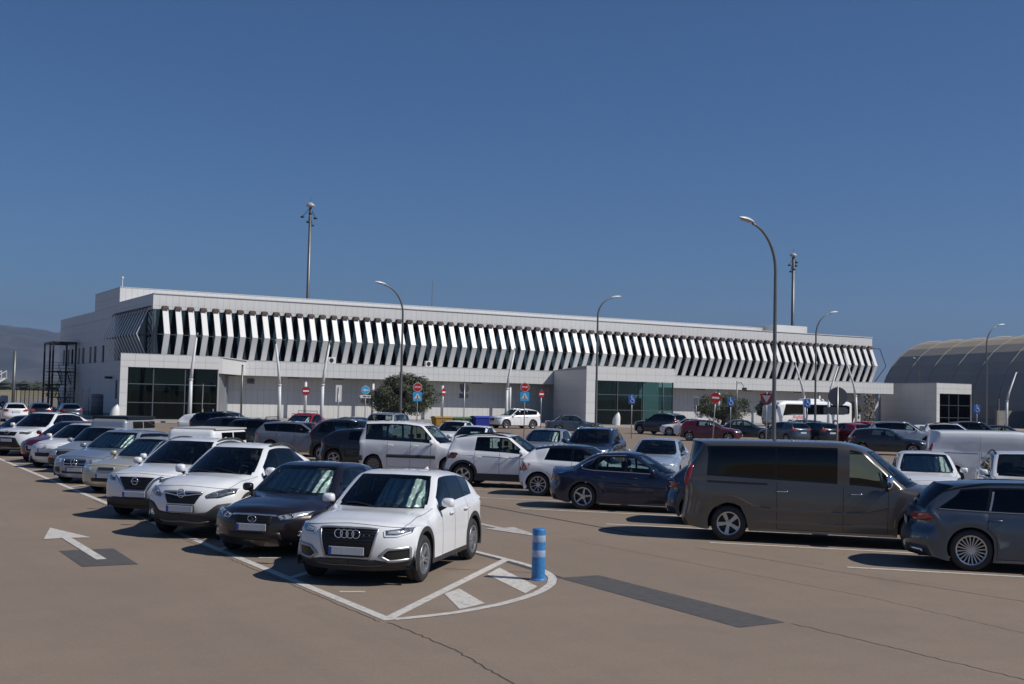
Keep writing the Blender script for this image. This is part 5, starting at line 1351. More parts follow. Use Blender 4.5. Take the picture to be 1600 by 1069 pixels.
    P['items'] = grille(P, .97, .80, .44, .36, n=4) + [
        ('patch', 'air_intake', M_BLACK, [('f', -.40, .72), ('f', 0, .74), ('f', .40, .72)], [('f', -.62, .36), ('f', 0, .36), ('f', .62, .36)], dict(off=.005, n=15)),
        ('plate', 'f', .62, dict(out=.02)), ('ring', 'emblem', M_CHROME, 'f', [(0, .92, .06)], dict(out=.02, t=.01, asp=1.5)),
        ('patch', 'skid_plate', M_SILV, [('f', -.55, .31), ('f', 0, .31), ('f', .55, .31)], [('f', -.5, .26), ('f', 0, .26), ('f', .5, .26)], dict(off=.012, m=1)),
        ('rails', M_BLACK, 2.3, 4.0, dict(h=.045))] + lamps(P, .98, .86, .56, .86, .62, M_LENS, .03) + rearset(P)
    TY['big_suv'] = P
    # --- navy saloon, five star spokes
    P = spec('sedan', 4.47, 1.74, 1.415, 2.725, .79, .322, hood=(.13, .735), cowl=(1.42, .925), head=(2.15, 1.36), rend=(3.32, 1.345), rglass=(3.95, 1.0), deck=(4.40, .985), belt=(.90, .945), xB=2.44, xC=3.20, xCt=3.12, xD=3.60, xDt=3.22, quarter=True, sr=.14, zTs=.965, yr=.58, rim=(5, 'five'), rr=.222, rimmat=M_ALLOY, crease=('T3',), apex=2.6, nb=.26, handlemat=M_BLACK, zh=.80, cl=.165, xF=[.10, .03, 0, .03, .12], gap=.04, pil=.05)
    P['items'] = lamps(P, .70, .58, .45, .84, .40, M_LENSL, .0) + grille(P, .70, .58, .30, .28, n=4) + [
        ('ribbon', 'window_chrome', M_SILV, [('s', 1.80, .915), ('s', 2.45, .935), ('s', 3.3, .955), ('s', 3.55, .985), ('s', 3.60, 1.05), ('s', 3.44, 1.16), ('s', 3.25, 1.255), ('s', 2.9, 1.315), ('s', 2.5, 1.33)], dict(sides=(1, -1), w=.018, off=.003, thick=.006, n=50)),
        ('ribbon', 'side_moulding', 'p', [('s', 1.3, .58), ('s', 2.3, .59), ('s', 2.95, .595)], dict(sides=(1, -1), w=.05, off=.004, thick=.014, n=30)),
        ('patch', 'tail_light', M_AMBER, [('r', .80, .86), ('s', 4.20, .87)], [('r', .80, .79), ('s', 4.22, .79)], dict(sides=(1, -1), off=.008, n=6, m=2)),
        ('plate', 'r', .76, dict(out=.01))] + tails(P, .90, .70, .5, 4.20, M_REDD, .0)
    TY['navy_saloon'] = P
    # --- dark coupe-like tail
    P = spec('hatch', 4.30, 1.80, 1.44, 2.65, .86, .33, yr=.60, hood=(.14, .78), rend=(3.7, 1.36), rglass=(4.14, 1.02), deck=(4.22, .97))
    P['items'] = lamps(P) + grille(P, .66, .50, .36, .32) + rearset(P, zt=.93, zb=.80, m=M_RED)
    TY['dark_hatch'] = P
    # --- small hatch, black roof, multi spoke alloys
    P = spec('hatch', 3.97, 1.74, 1.42, 2.47, .79, .318, hood=(.12, .79), rend=(3.48, 1.325), rglass=(3.84, 1.00), deck=(3.90, .93), xB=2.30, xC=3.10, xCt=2.98, xD=3.30, belt=(.92, .985), rim=(10, 'multi'), rr=.225, twodoor=True, yr=.59, privacy=True, nb=.34, bpow=2.6, gap=.045)
    P['items'] = lamps(P) + grille(P, .72, .45, .34, .28) + rearset(P, zt=.90, zb=.68, y0=.45, xs=3.48, m=M_RED, drop=.02)
    TY['blackroof_hatch'] = P
    # --- white crossover side-on
    P = spec('suv', 4.11, 1.76, 1.585, 2.55, .82, .335, hood=(.12, .93), cowl=(1.16, 1.07), head=(1.92, 1.535), rend=(3.78, 1.50), rglass=(3.98, 1.13), deck=(4.03, 1.0), belt=(1.00, 1.07), xB=2.22, xC=3.02, xCt=2.98, xD=3.40, quarter=False, rim=(5, 'turb'), rr=.225, clad=.075, sillh=.21, cl=.20, yr=.63, apex=2.5, gpriv=G_CLEAR, nb=.22)
    P['items'] = lamps(P, m=M_LENS) + grille(P, .80, .60, .45, .4) + [('rails', M_BLACK, 2.0, 3.75, dict(h=.055)),
        ('ribbon', 'crease_line', 'p', [('s', 1.25, .90), ('s', 2.2, .92), ('s', 3.75, .96)], dict(sides=(1, -1), w=.02, off=.001, thick=.004, n=30)),
        ('patch', 'lower_bumper', M_CLAD, [('s', 3.62, .52), ('r', .78, .50), ('r', 0, .48)], [('s', 3.62, .30), ('r', .76, .26), ('r', 0, .26)], dict(sides=(1, -1), off=.006, n=16)),
        ('plate', 'r', .70, dict(out=.01))] + tails(P, 1.0, .80, .3, 3.52, M_REDD, .0)
    TY['white_crossover'] = P
    # --- white leisure van, big side windows
    P = spec('van', 4.11, 1.72, 1.80, 2.69, .78, .31, hood=(.12, .90), cowl=(1.02, 1.10), head=(1.66, 1.66), rend=(3.98, 1.76), rglass=(4.06, 1.12), deck=(4.07, 1.02), belt=(1.06, 1.12), xB=2.12, xC=2.98, xCt=2.98, xD=3.80, xDt=3.84, quarter=True, yr=.64, yb=.81, apex=2.6, nb=.12, bpow=5, sr=.02, rim=(9, 'cover'), rimmat=M_ALLOYD, tw=.18, gap=.06, bodypillar=False, crown=.06, zh=.98, sw0=.22, cl=.2)
    P['items'] = lamps(P, .86, .68, .5, .86, .5, M_LENSL, .04) + grille(P, .62, .5, .5, .5) + [
        ('ribbon', 'side_moulding', M_CLAD, [('s', 1.25, .62), ('s', 2.2, .62), ('s', 3.0, .62)], dict(sides=(1, -1), w=.11, off=.004, thick=.016, n=30)),
        ('patch', 'lower_bumper', M_CLAD, [('s', 3.86, .60), ('r', .76, .60), ('r', 0, .60)], [('s', 3.86, .44), ('r', .76, .42), ('r', 0, .42)], dict(sides=(1, -1), off=.03, n=14)),
        ('disc', 'fuel_cap', M_STEELC, ('s', 3.05, .80), .06, dict(sides=(-1,), out=.004, ahead=False)),
        ('plate', 'r', .66, dict(out=.03))] + tails(P, 1.0, .66, .90, 3.99, M_RED, .0)
    TY['leisure_van'] = P
    # --- taupe long passenger van
    P = spec('van', 5.40, 1.956, 1.97, 3.498, .93, .345, hood=(.14, .98), cowl=(.92, 1.18), head=(1.72, 1.80), rend=(5.24, 1.93), rglass=(5.33, 1.20), deck=(5.34, 1.10), belt=(1.10, 1.22), xB=2.18, xC=3.52, xCt=3.52, xD=4.86, xDt=4.90, quarter=True, yr=.82, yb=.925, apex=2.5, nb=.14, bpow=5, sr=.02, nf=.34, rim=(5, 'split'), rr=.225, rimmat=M_ALLOY, privacy=True, gpriv=G_VERY, pil=.22, pilc=.035, crown=.075, cl=.22, zh=1.0, handlemat=M_CHROME, mirmat=M_CHROME, mirh=.15, mirw=.11, mirz=.16, mirx=.25, sw0=.32, sw1=.2, hbow=.03, gap=.06, seatz=.75, grear=G_VERY)
    P['items'] = lamps(P, .93, .72, .52, .86, .55, M_LENSL, .05) + grille(P, .74, .58, .5, .5) + [
        ('ribbon', 'slide_rail', M_BLACK, [('s', 3.70, 1.13), ('s', 4.3, 1.135), ('s', 4.85, 1.145)], dict(sides=(1, -1), w=.035, off=.003, n=20)),
        ('ribbon', 'side_crease', 'p', [('s', 1.45, .78), ('s', 1.9, .66), ('s', 2.4, .63), ('s', 3.5, .645), ('s', 3.95, .69), ('s', 4.3, .86), ('s', 4.6, .87), ('s', 5.0, .80)], dict(sides=(1, -1), w=.05, off=.000, thick=.004, n=60)),
        ('ribbon', 'side_crease', 'p', [('s', 1.5, .42), ('s', 2.6, .40), ('s', 3.9, .42)], dict(sides=(1, -1), w=.04, off=.000, thick=.003, n=40)),
        ('plate', 'r', .75, dict(out=.02))] + tails(P, 1.45, 1.02, .86, 5.12, M_RED, .0)
    TY['long_van'] = P
    # --- white panel van
    Q = dict(P); Q.update(privacy=False, blind=('wr', 'wq', 'rear'), rimmat=M_STEELC, handlemat=M_BLACK, mirmat=M_BLACK, gpriv=G_DARK, gfront=G_DARK, rglass=(5.235, 1.20), deck=(5.245, 1.10), xD=4.8, xDt=4.85, L=5.30, norear=True, H=1.92, yr=.865, yb=.955, crown=.05, head=(1.72, 1.76), rend=(5.14, 1.88), apex=2.4)
    Q['items'] = lamps(Q, .93, .72, .52, .86, .55, M_LENSL, .05) + grille(Q, .74, .58, .5, .5) + [('ribbon', 'slide_rail', M_GAP, [('s', 3.62, 1.13), ('s', 4.7, 1.14)], dict(sides=(1, -1), w=.02, off=.002, n=16)),
        ('ribbon', 'panel_seam', M_GAP, [('s', 3.55, 1.70), ('s', 3.57, 1.2), ('s', 3.60, .45)], dict(sides=(1, -1), w=.006, off=.002, n=30))] + tails(Q, 1.45, 1.02, .86, 5.04, M_RED, .0)
    TY['panel_van'] = Q
    # --- slate estate with fine multi-spoke wheels
    P = spec('wagon', 4.75, 1.82, 1.465, 2.865, .83, .345, hood=(.12, .78), cowl=(1.42, .955), head=(2.18, 1.41), belt=(.935, .965), rend=(4.22, 1.40), rglass=(4.58, 1.03), deck=(4.64, .95), xB=2.52, xC=3.42, xCt=3.34, xD=4.26, xDt=3.86, rim=(20, 'multi'), rr=.245, rimmat=M_ALLOY, privacy=True, gpriv=G_VERY, gfront=G_DARK, yr=.60, apex=2.6, sr=.12, zh=.84, handlemat='', cl=.16, gap=.035, nb=.40, bpow=2.4, rbow=.03, pil=.05)
    P['handlemat'] = PAINTS['slate']
    P['items'] = lamps(P) + grille(P, .70, .48, .36, .33) + [
        ('ribbon', 'window_chrome', M_SILV, [('s', 1.78, .955), ('s', 2.6, .965), ('s', 3.5, .975), ('s', 4.20, .995)], dict(sides=(1, -1), w=.012, off=.004, thick=.004, n=40)),
        ('ribbon', 'window_chrome', M_SILV, [('s', 3.40, .99), ('s', 3.36, 1.15), ('s', 3.33, 1.30)], dict(sides=(1, -1), w=.03, off=.004, n=12)),
        ('rails', M_BLACK, 2.2, 4.15, dict(h=.03, t=.014)),
        ('ribbon', 'fuel_flap', M_GAP, [('s', 3.78, .90), ('s', 3.98, .90), ('s', 3.98, .76), ('s', 3.78, .76)], dict(sides=(-1,), closed=True, w=.006, off=.002, n=40)),
        ('patch', 'diffuser', M_BLACK, [('s', 4.48, .30), ('r', .80, .30), ('r', 0, .30)], [('s', 4.42, .20), ('r', .78, .20), ('r', 0, .20)], dict(sides=(1, -1), off=.006, n=14)),
        ('patch', 'exhaust_trim', M_CHROME, [('r', .52, .31), ('r', .78, .31)], [('r', .52, .24), ('r', .78, .24)], dict(sides=(1, -1), off=.012, n=6, m=2)),
        ('plate', 'r', .74, dict(out=.015))] + tails(P, .925, .79, .45, 4.20, M_RED, .02)
    TY['slate_estate'] = P
    # --- boxy dark 4x4
    P = spec('suv', 4.32, 1.82, 1.69, 2.67, .82, .345, hood=(.12, 1.0), cowl=(1.20, 1.14), head=(1.92, 1.62), rend=(3.95, 1.60), rglass=(4.18, 1.15), deck=(4.24, 1.05), belt=(1.08, 1.13), xB=2.3, xC=3.1, xD=3.75, xDt=3.68, rim=(5, 'five'), yr=.63, gpriv=G_CLEAR, privacy=False)
    P['items'] = lamps(P) + grille(P, .9, .7, .5, .5) + rearset(P, zt=1.10, zb=.86, y0=.8, xs=4.0, m=M_RED) + [('rails', M_ALLOY, 2.2, 3.85, dict(h=.06))]
    TY['boxy_suv'] = P
    # --- generic cars for the rows further back
    def gen(key, kind, L, W, H, wb, fa, R_, **o):
        it = o.pop('extra', []); P = spec(kind, L, W, H, wb, fa, R_, **o)
        hz = P['hood'][1]
        P['items'] = lamps(P, m=o.get('lm')) + grille(P, hz-.10, hz-.30, .38, .34, n=3) + [('plate', 'f', hz-.36, dict(out=.02))] + rearset(P) + it
        TY[key] = P
    gen('g_hatch', 'hatch', 4.25, 1.78, 1.46, 2.62, .86, .32)
    gen('g_hatch2', 'hatch', 4.05, 1.73, 1.47, 2.52, .80, .31)
    gen('g_oldhatch', 'hatch', 4.15, 1.735, 1.44, 2.51, .83, .305, rend=(3.62, 1.35), rglass=(4.0, .99), deck=(4.06, .92), mirw=.095, mirh=.07)
    gen('g_sedan', 'sedan', 4.60, 1.80, 1.44, 2.70, .88, .32)
    gen('g_wagon', 'wagon', 4.60, 1.80, 1.47, 2.70, .88, .325)
    gen('g_wagon_rails', 'wagon', 4.75, 1.82, 1.48, 2.75, .88, .325, privacy=True, extra=[('rails', M_ALLOY, 2.2, 4.1, dict(h=.03, t=.014))])
    gen('g_suv', 'suv', 4.45, 1.85, 1.64, 2.68, .88, .35, extra=[('rails', M_BLACK, 2.2, 3.9, dict(h=.05))])
    gen('g_bigsuv', 'suv', 4.70, 1.86, 1.70, 2.70, .92, .36, extra=[('rails', M_ALLOY, 2.3, 4.2, dict(h=.05))])
    gen('g_mpv', 'van', 4.25, 1.80, 1.78, 2.70, .82, .31, hood=(.12, .93), cowl=(1.02, 1.12), head=(1.72, 1.68), rend=(3.95, 1.73), rglass=(4.16, 1.12), deck=(4.2, 1.02), belt=(1.06, 1.10), xB=2.2, xC=3.05, xD=3.75, quarter=True, yr=.64, yb=.84, crease=('D',), extra=[('bars', M_BLACK, (2.0, 2.8, 3.5), {})])
    gen('g_minicar', 'hatch', 3.60, 1.63, 1.49, 2.42, .70, .29, xB=1.95, xC=2.62, xD=3.05, yr=.58)
types()
# ------------------------------------------------------------------ lamps and masts
def lamp(x, y, h, arm_az, arm, r, label, group='street lamps of the car park', name='street_lamp'):
    root = empty(name, (x, y, 0), R(90-arm_az), label, 'street lamp', group)
    n = 12; R_ = arm*.98; pts = [(0, 0, 0), (0, 0, 1.2), (0, 0, h*.4), (0, 0, h-R_*1.05)]
    for k in range(1, n+1):
        t = k/n*R(80); pts.append((R_*(1-math.cos(t)), 0, h-R_*1.05+R_*math.sin(t)*1.05))
    rs = [r*1.15, r*1.15, r]+[r*.82]+[r*(.8-.25*k/n) for k in range(1, n+1)]
    b = MB(); b.tube(pts, rs, 12); b.build('pole', M_POLE, root, True)
    e = Vector(pts[-1]); hd = MB(); rows = []
    for k in range(11):
        t = k/10; w_ = .155*math.sin(math.pi*min(max(t*.93+.05, 0), 1))**.6; xx = e.x-.1+t*.86; zz = e.z+.03+t*.13
        rows.append([(xx, w_*math.cos(a), zz+(w_*.72*math.sin(a) if math.sin(a) > 0 else w_*.22*math.sin(a))) for a in np.linspace(0, 2*math.pi, 13)])
    hd.grid(rows); hd.build('lamp_head', mat('lamp_head_white', (.62, .63, .64), rough=.35), root, True, fix=True)
    ln = MB(); ln.grid([[(e.x+.12+t*.5, y_, e.z+.02+t*.075) for y_ in (-.10, 0, .10)] for t in (0, .5, 1)]); ln.build('lamp_lens', mat('lamp_lens', (.35, .37, .38), rough=.15), root)
    bp = MB(); bp.box((-.2, -.2, 0), (.2, .2, .03)); bp.build('base_plate', M_POLE, root)
    dr = MB(); dr.box((r*1.05, -.05, .5), (r*1.22, .05, .9)); dr.build('hatch', M_POLE, root)
lamp(32.4, 35.2, 9.62, 262, 1.75, .078, 'tall curved street lamp standing behind the taupe van, its arm pointing left')
lamp(32.55, 69.9, 9.68, 262, 1.75, .078, 'curved street lamp in front of the bushy olive tree, arm pointing left')
lamp(47.9, 70.2, 9.95, 95, 1.4, .078, 'curved street lamp at the middle glazed entrance, arm pointing right')
lamp(67.8, 69.0, 9.9, 95, 1.75, .078, 'curved street lamp in front of the white coach, arm pointing right')
lamp(87.85, 68.9, 9.9, 95, 1.75, .078, 'curved street lamp in front of the hangar, the taller one at the far right')
lamp(150.7, 116.9, 9.9, 250, 1.75, .11, 'pale far-off street lamp before the hangar wall, arm pointing left')
lamp(146.0, 126.8, 9.9, 250, 1.75, .11, 'small far-off street lamp in front of the hangar roof, just right of the terminal')

def bent_pole(x, y, zk, zt, dx, label, dy=0.):
    root = empty('bent_light_pole', (x, y, 0), 0, label, 'light pole', 'white bent poles in front of the terminal')
    b = MB(); b.tube([(0, 0, 0), (.01, 0, zk*.5), (dx*.05, 0, zk)], [.17, .155, .14], 12); b.build('lower_shaft', M_WPOLE, root, True)
    b = MB(); b.tube([(dx*.05, 0, zk-.1), (dx*.25, dy*.2, zk+(zt-zk)*.3), (dx, dy, zt)], [.14, .12, .07], 12); b.build('upper_shaft', M_WPOLE, root, True)
    b = MB(); b.tube([(dx, dy, zt-.35), (dx*1.02, dy, zt+.05)], [.10, .10], 8); b.build('lamp_head', M_MULL, root, True)
    b = MB(); b.lathe([(.15, 0), (.185, .02), (.185, .10), (.15, .12)], 12, 'z', (dx*.05, 0, zk-.06)); b.build('collar', M_WPOLE, root, True)
for a in ((26.42, 97, 3.57, 7.35, .40, 'white bent light pole before the leftmost glazed entrance'), (33.95, 97, 3.3, 7.1, -.5, 'white bent light pole leaning left, first one right of the left entrance'),
          (37.75, 97, 3.4, 7.2, .6, 'white bent light pole left of the olive tree, leaning right'), (56.05, 97, 3.5, 7.3, .82, 'white bent light pole left of the middle entrance, by the white SUV'),
          (93.7, 97, 3.5, 7.2, -1.5, 'white bent light pole above the roof of the white coach, leaning left'), (97.3, 97, 3.5, 6.95, 1.45, 'white bent light pole behind the coach, leaning right'),
          (101.6, 97, 3.7, 8.4, -2.05, 'largest white bent pole, leaning left beside the stone pillar'), (127.45, 97, 3.57, 7.2, 1.85, 'white bent light pole in front of the hangar, leaning right')):
    bent_pole(*a)

def mast(x, y, h, r, label):
    root = empty('floodlight_mast', (x, y, 0), 0, label, 'mast', 'tall floodlight masts behind the terminal')
    b = MB(); b.tube([(0, 0, 0), (0, 0, h-1)], [r*1.25, r*.8], 14); b.build('shaft', M_POLE, root, True)
    b = MB(); b.lathe([(.05, 1.0), (.25, .95), (.62, .62), (.70, .42), (.62, .3), (.2, .2), (.2, -.4)], 18, 'z', (0, 0, h-1.2)); b.build('cap', mat('mast_cap', (.42, .42, .41), rough=.4), root, True)
    b = MB(); b.tube([(0, 0, h-.3), (0, 0, h+.7)], .02, 5); b.build('lightning_rod', M_DARKM, root)
    for k, (a, l, z) in enumerate(((200, 1.5, h-2.2), (250, 1.6, h-2.7), (30, 1.9, h-3.6), (75, 1.0, h-2.6), (215, 1.2, h-3.5))):
        d = Vector((math.sin(R(a)), math.cos(R(a)), 0)); b = MB(); b.tube([(0, 0, h-1.0), tuple(d*l+Vector((0, 0, z)))], .05, 5)
        o = b.build('bracket', M_DARKM, root); q = d*l+Vector((0, 0, z)); c = MB(); c.lathe([(0, .12), (.28, .08), (.34, -.12), (.15, -.2), (0, -.2)], 10, 'z', tuple(q)); c.build('floodlight', M_DARKM, o, True)
mast(67.1, 179.8, 33.2, .26, 'tall floodlight mast rising behind the left half of the terminal')
mast(161.9, 171.0, 31.9, .33, 'tall floodlight mast rising behind the right end of the terminal')

# ------------------------------------------------------------------ traffic signs
S_RED = mat('sign_red', (.52, .012, .018), rough=.4); S_WHITE = mat('sign_white', (.78, .78, .77), rough=.4); S_BLUE = mat('sign_blue', (.03, .19, .62), rough=.4)
S_LBLUE = mat('sign_light_blue', (.05, .42, .78), rough=.4); S_BACK = mat('sign_back', (.17, .18, .19), rough=.5, metal=.5); S_BLK = mat('sign_black', (.012, .012, .012), rough=.5); S_DRED = mat('sign_dark_red', (.30, .012, .018), rough=.45)  # last one: a second, darker red for some no-entry signs
M_SPOLE = mat('sign_pole', (.42, .43, .43), rough=.4, metal=.6)
def ngon(n, r, rot=0., sx=1.): return [(r*math.cos(2*math.pi*k/n+rot)*sx, r*math.sin(2*math.pi*k/n+rot)) for k in range(n)]
def plate(parent, name, poly, m, z, d=0., t=.012, backm=None):
    """flat plate facing local +X at height z; poly in (across, up)"""
    b = MB(); b.extrude([(d, y, z+u) for y, u in poly], (t, 0, 0)); return b.build(name, m, parent, fix=True)
def rrect(w, h, r=.05):
    out = []
    for cx, cy, a0 in ((w/2-r, h/2-r, 0), (-w/2+r, h/2-r, 90), (-w/2+r, -h/2+r, 180), (w/2-r, -h/2+r, 270)):
        out += [(cx+r*math.cos(R(a0+k*30)), cy+r*math.sin(R(a0+k*30))) for k in range(4)]
    return out
def sign(kind, x, y, z, az, label, lean=0., r=.30):
    """az: direction the face looks (clockwise from +Y); local +X is the face direction, local +Y its right seen from behind"""
    root = empty('traffic_sign', (x, y, 0), R(90-az), label, 'sign', 'traffic signs on poles')
    if lean: root.rotation_euler = (R(lean), 0, R(90-az))
    top = z+r+.05; b = MB(); b.tube([(-.035, 0, 0), (-.035, 0, top)], .032, 8); b.build('pole', M_SPOLE, root, True)
    disc = ngon(24, r)
    if kind in ('stop', 'stop2'):
        o = plate(root, 'sign_plate', ngon(8, r*1.05, math.pi/8), S_WHITE, z); plate(o, 'sign_field', ngon(8, r*.96, math.pi/8), S_RED, z, .0125, .003)
        t = text_mesh('STOP', r*.56, bold=.006); t.materials.clear(); l = link('lettering', t, o, S_WHITE); l.location = (.017, 0, z); l.rotation_euler = (R(90), 0, R(90))
        zb = z-r*1.05-.31; o = plate(root, 'sign_plate', rrect(.60, .62, .06), S_LBLUE, zb)
        plate(o, 'sign_triangle', [(-.23, -.17), (.23, -.17), (0, .24)], S_WHITE, zb, .0125, .003)
        fg = plate(o, 'pictogram', [(-.05, -.10), (-.015, -.02), (-.03, .06), (0, .10), (.04, .05), (.02, -.02), (.06, -.11), (.025, -.11), (0, -.05), (-.02, -.11)], S_BLK, zb, .016, .003)
        plate(o, 'pictogram', [(-.15, -.15), (.15, -.15), (.15, -.125), (-.15, -.125)], S_BLK, zb, .016, .003)
    elif kind == 'noentry' or kind == 'noentry_dark':
        o = plate(root, 'sign_plate', disc, S_RED if kind == 'noentry' else S_DRED, z); plate(o, 'sign_bar', rrect(r*1.42, r*.38, .02), S_WHITE, z, .0125, .004)
    elif kind == 'arrow':
        o = plate(root, 'sign_plate', disc, S_WHITE, z); plate(o, 'sign_field', ngon(24, r*.93), S_LBLUE, z, .0125, .003)
        plate(o, 'pictogram', [(s_*q, u) for q, u in ((-.20, 0), (-.02, .11), (-.02, .035), (.2, .035), (.2, -.035), (-.02, -.035), (-.02, -.11)) for s_ in (1,)], S_WHITE, z, .016, .003)
        plate(root, 'direction_plate', [(-.42, 0), (-.34, .11), (.36, .11), (.36, -.11), (-.34, -.11)], S_WHITE, z-.46)
        for k, (a, c) in enumerate(((-.16, .06), (.14, .30))): plate(root, 'lettering', [(a, -.05), (c, -.05), (c, .05), (a, .05)], S_BACK, z-.46, .0125, .003)
    elif kind == 'disabled':
        o = plate(root, 'sign_plate', rrect(.46, .60, .05), S_BLUE, z)
        s_ = 1
        ring = [(.02+.12*math.cos(t), -.09+.12*math.sin(t)) for t in np.linspace(R(70), R(350), 12)]; b = MB(); b.tube([(.02, y_, z+u) for y_, u in ring], .016, 6); b.build('pictogram', S_WHITE, o)
        b = MB(); b.tube([(.02, -.03, z+.20), (.02, -.02, z+.03), (.02, .10, z+.02), (.02, .15, z-.13), (.02, .19, z-.12)], .02, 6); b.tube([(.02, -.025, z+.10), (.02, .08, z+.10)], .016, 6); b.lathe([(0, 0), (.035, .0)], 12, 'x', (.021, -.03, z+.225)); b.build('pictogram', S_WHITE, o)
    elif kind == 'yield':
        o = plate(root, 'sign_plate', [(-.40, .28), (0, -.42), (.40, .28)], S_RED, z); plate(o, 'sign_field', [(-.25, .19), (0, -.24), (.25, .19)], S_WHITE, z, .0125, .003)
        plate(root, 'round_plate', ngon(24, .36), S_BACK, z, -.09)
    elif kind == 'back':
        plate(root, 'sign_plate', disc, S_BACK, z)
        b = MB(); b.box((.012, -.2, z+.1), (.03, .2, z+.14)); b.box((.012, -.2, z-.14), (.03, .2, z-.1)); b.build('bracket', M_SPOLE, root)
    elif kind == 'back_arrow':
        plate(root, 'sign_plate', disc, S_BACK, z); w_ = .62 if r > .4 else .36
        plate(root, 'direction_plate', [(-w_*.8, 0), (-w_*.62, .16), (w_, .16), (w_, -.16), (-w_*.62, -.16)], S_BACK, z-r-.2)
    elif kind == 'rect':
        plate(root, 'sign_plate', rrect(.40, .60 if r < .35 else 1.2, .03), S_BACK, z); plate(root, 'sign_edge', rrect(.44, .64 if r < .35 else 1.24, .03), S_WHITE, z, -.012, .010)
sign('stop', 34.9, 72.3, 3.23, 205, 'red STOP sign over a blue crossing sign, in front of the olive tree')
sign('stop', 41.1, 68.7, 3.39, 208, 'red STOP sign over a blue crossing sign, in front of the white SUV')
sign('noentry_dark', 30.6, 81.8, 2.82, 190, 'round dark red no-entry sign, the leftmost, before the left wall of the terminal')
sign('arrow', 33.9, 78.7, 2.98, 200, 'round light blue left-arrow sign over a white direction plate')
sign('noentry_dark', 41.9, 82.2, 2.97, 150, 'dark red no-entry sign turned nearly edge-on right of the olive tree', r=.30)
sign('noentry_dark', 48.4, 78.4, 2.99, 180, 'dark red no-entry sign at the shaded corner left of the middle entrance', r=.27)
sign('noentry', 45.5, 54.6, 2.93, 215, 'bright red no-entry sign on a leaning pole behind the taupe van', lean=-3)
sign('yield', 48.2, 53.0, 2.94, 232, 'red and white give-way triangle on a pole behind the taupe van', r=.33)
for a in ((49.7, 68.4, 2.72, 'blue disabled-parking sign before the middle entrance'), (55.7, 64.9, 2.71, 'blue disabled-parking sign before the small olive tree'), (60.35, 62.2, 2.74, 'blue disabled-parking sign before the white coach'), (75.7, 60.2, 2.59, 'blue disabled-parking sign before the hangar, the rightmost')):
    sign('disabled', a[0], a[1], a[2], 212, a[3])
sign('rect', 33.4, 82.5, 2.7, 20, 'narrow grey information panel left of the round blue arrow sign', r=.4)
sign('back_arrow', 37.6, 70.7, 3.22, 35, 'grey back of a round sign and direction plate over the blue containers')
sign('back_arrow', 40.7, 40.0, 3.05, 42, 'large dark back of a round sign and arrow plate in front of the coach', r=.44)
sign('rect', 58.7, 72.4, 2.71, 205, 'small dark rectangular sign at the left edge of the small olive tree')
sign('rect', 118.9, 91.5, 3.1, 150, 'dark rectangular sign before the low pavilion glass', r=.4)
sign('rect', 26.9, 95.0, 2.6, 110, 'thin edge-on sign on a post before the left glazed entrance', r=.4)
pp = empty('plain_post', (31.0, 98.0, 0), 0, 'plain grey post before the lit wall left of the round red sign', 'post'); MB().tube([(0, 0, 0), (0, 0, 4.9)], [.09, .08], 10).build('shaft', M_POLE, pp, True); MB().lathe([(.0, 4.93), (.1, 4.9), (.1, 4.86)], 10).build('cap', M_POLE, pp)
cm = empty('camera_post', (83.2, 96.0, 0), 0, 'slim post with a security camera over the small olive tree', 'camera'); MB().tube([(0, 0, 0), (0, 0, 4.9)], [.07, .06], 8).build('shaft', M_POLE, cm, True)
cb = MB(); cb.tube([(0, 0, 4.7), (.6, 0, 4.75), (.95, 0, 4.3)], .035, 6); cb.box((.8, -.12, 3.98), (1.25, .12, 4.25)); cb.build('camera_body', M_DARKM, cm)
wp = empty('bare_pole', (14.2, 105.5, 0), 0, 'pale bare pole at the far left beside the white parked car', 'post'); MB().tube([(0, 0, 0), (0, 0, 5.6)], [.14, .12], 10).build('shaft', M_POLE, wp, True); MB().lathe([(.2, 0), (.2, .05), (.14, .12)], 10).build('base', M_POLE, wp)

# blue and pale banded flexible bollard
bo = empty('bollard', (9.38, 15.18, 0), 0, 'blue plastic bollard with pale reflective bands on the painted island', 'bollard')
b = MB(); b.lathe([(.0, .755), (.085, .755), (.098, .745), (.10, .73), (.10, .0)], 28); b.build('post', mat('bollard_blue', (.025, .16, .42), rough=.5, nscale=20, ncol=(.05, .22, .48)), bo, True)
for z in (.56, .34): MB().lathe([(.1005, z), (.102, z+.004), (.102, z+.096), (.1005, z+.10)], 28).build('reflective_band', mat('bollard_band', (.26, .36, .52), rough=.35, nscale=16, ncol=(.36, .44, .58)), bo, True)
MB().lathe([(.13, 0), (.13, .012), (.10, .03)], 28).build('base', mat('bollard_blue', (.03, .2, .5)), bo, True)

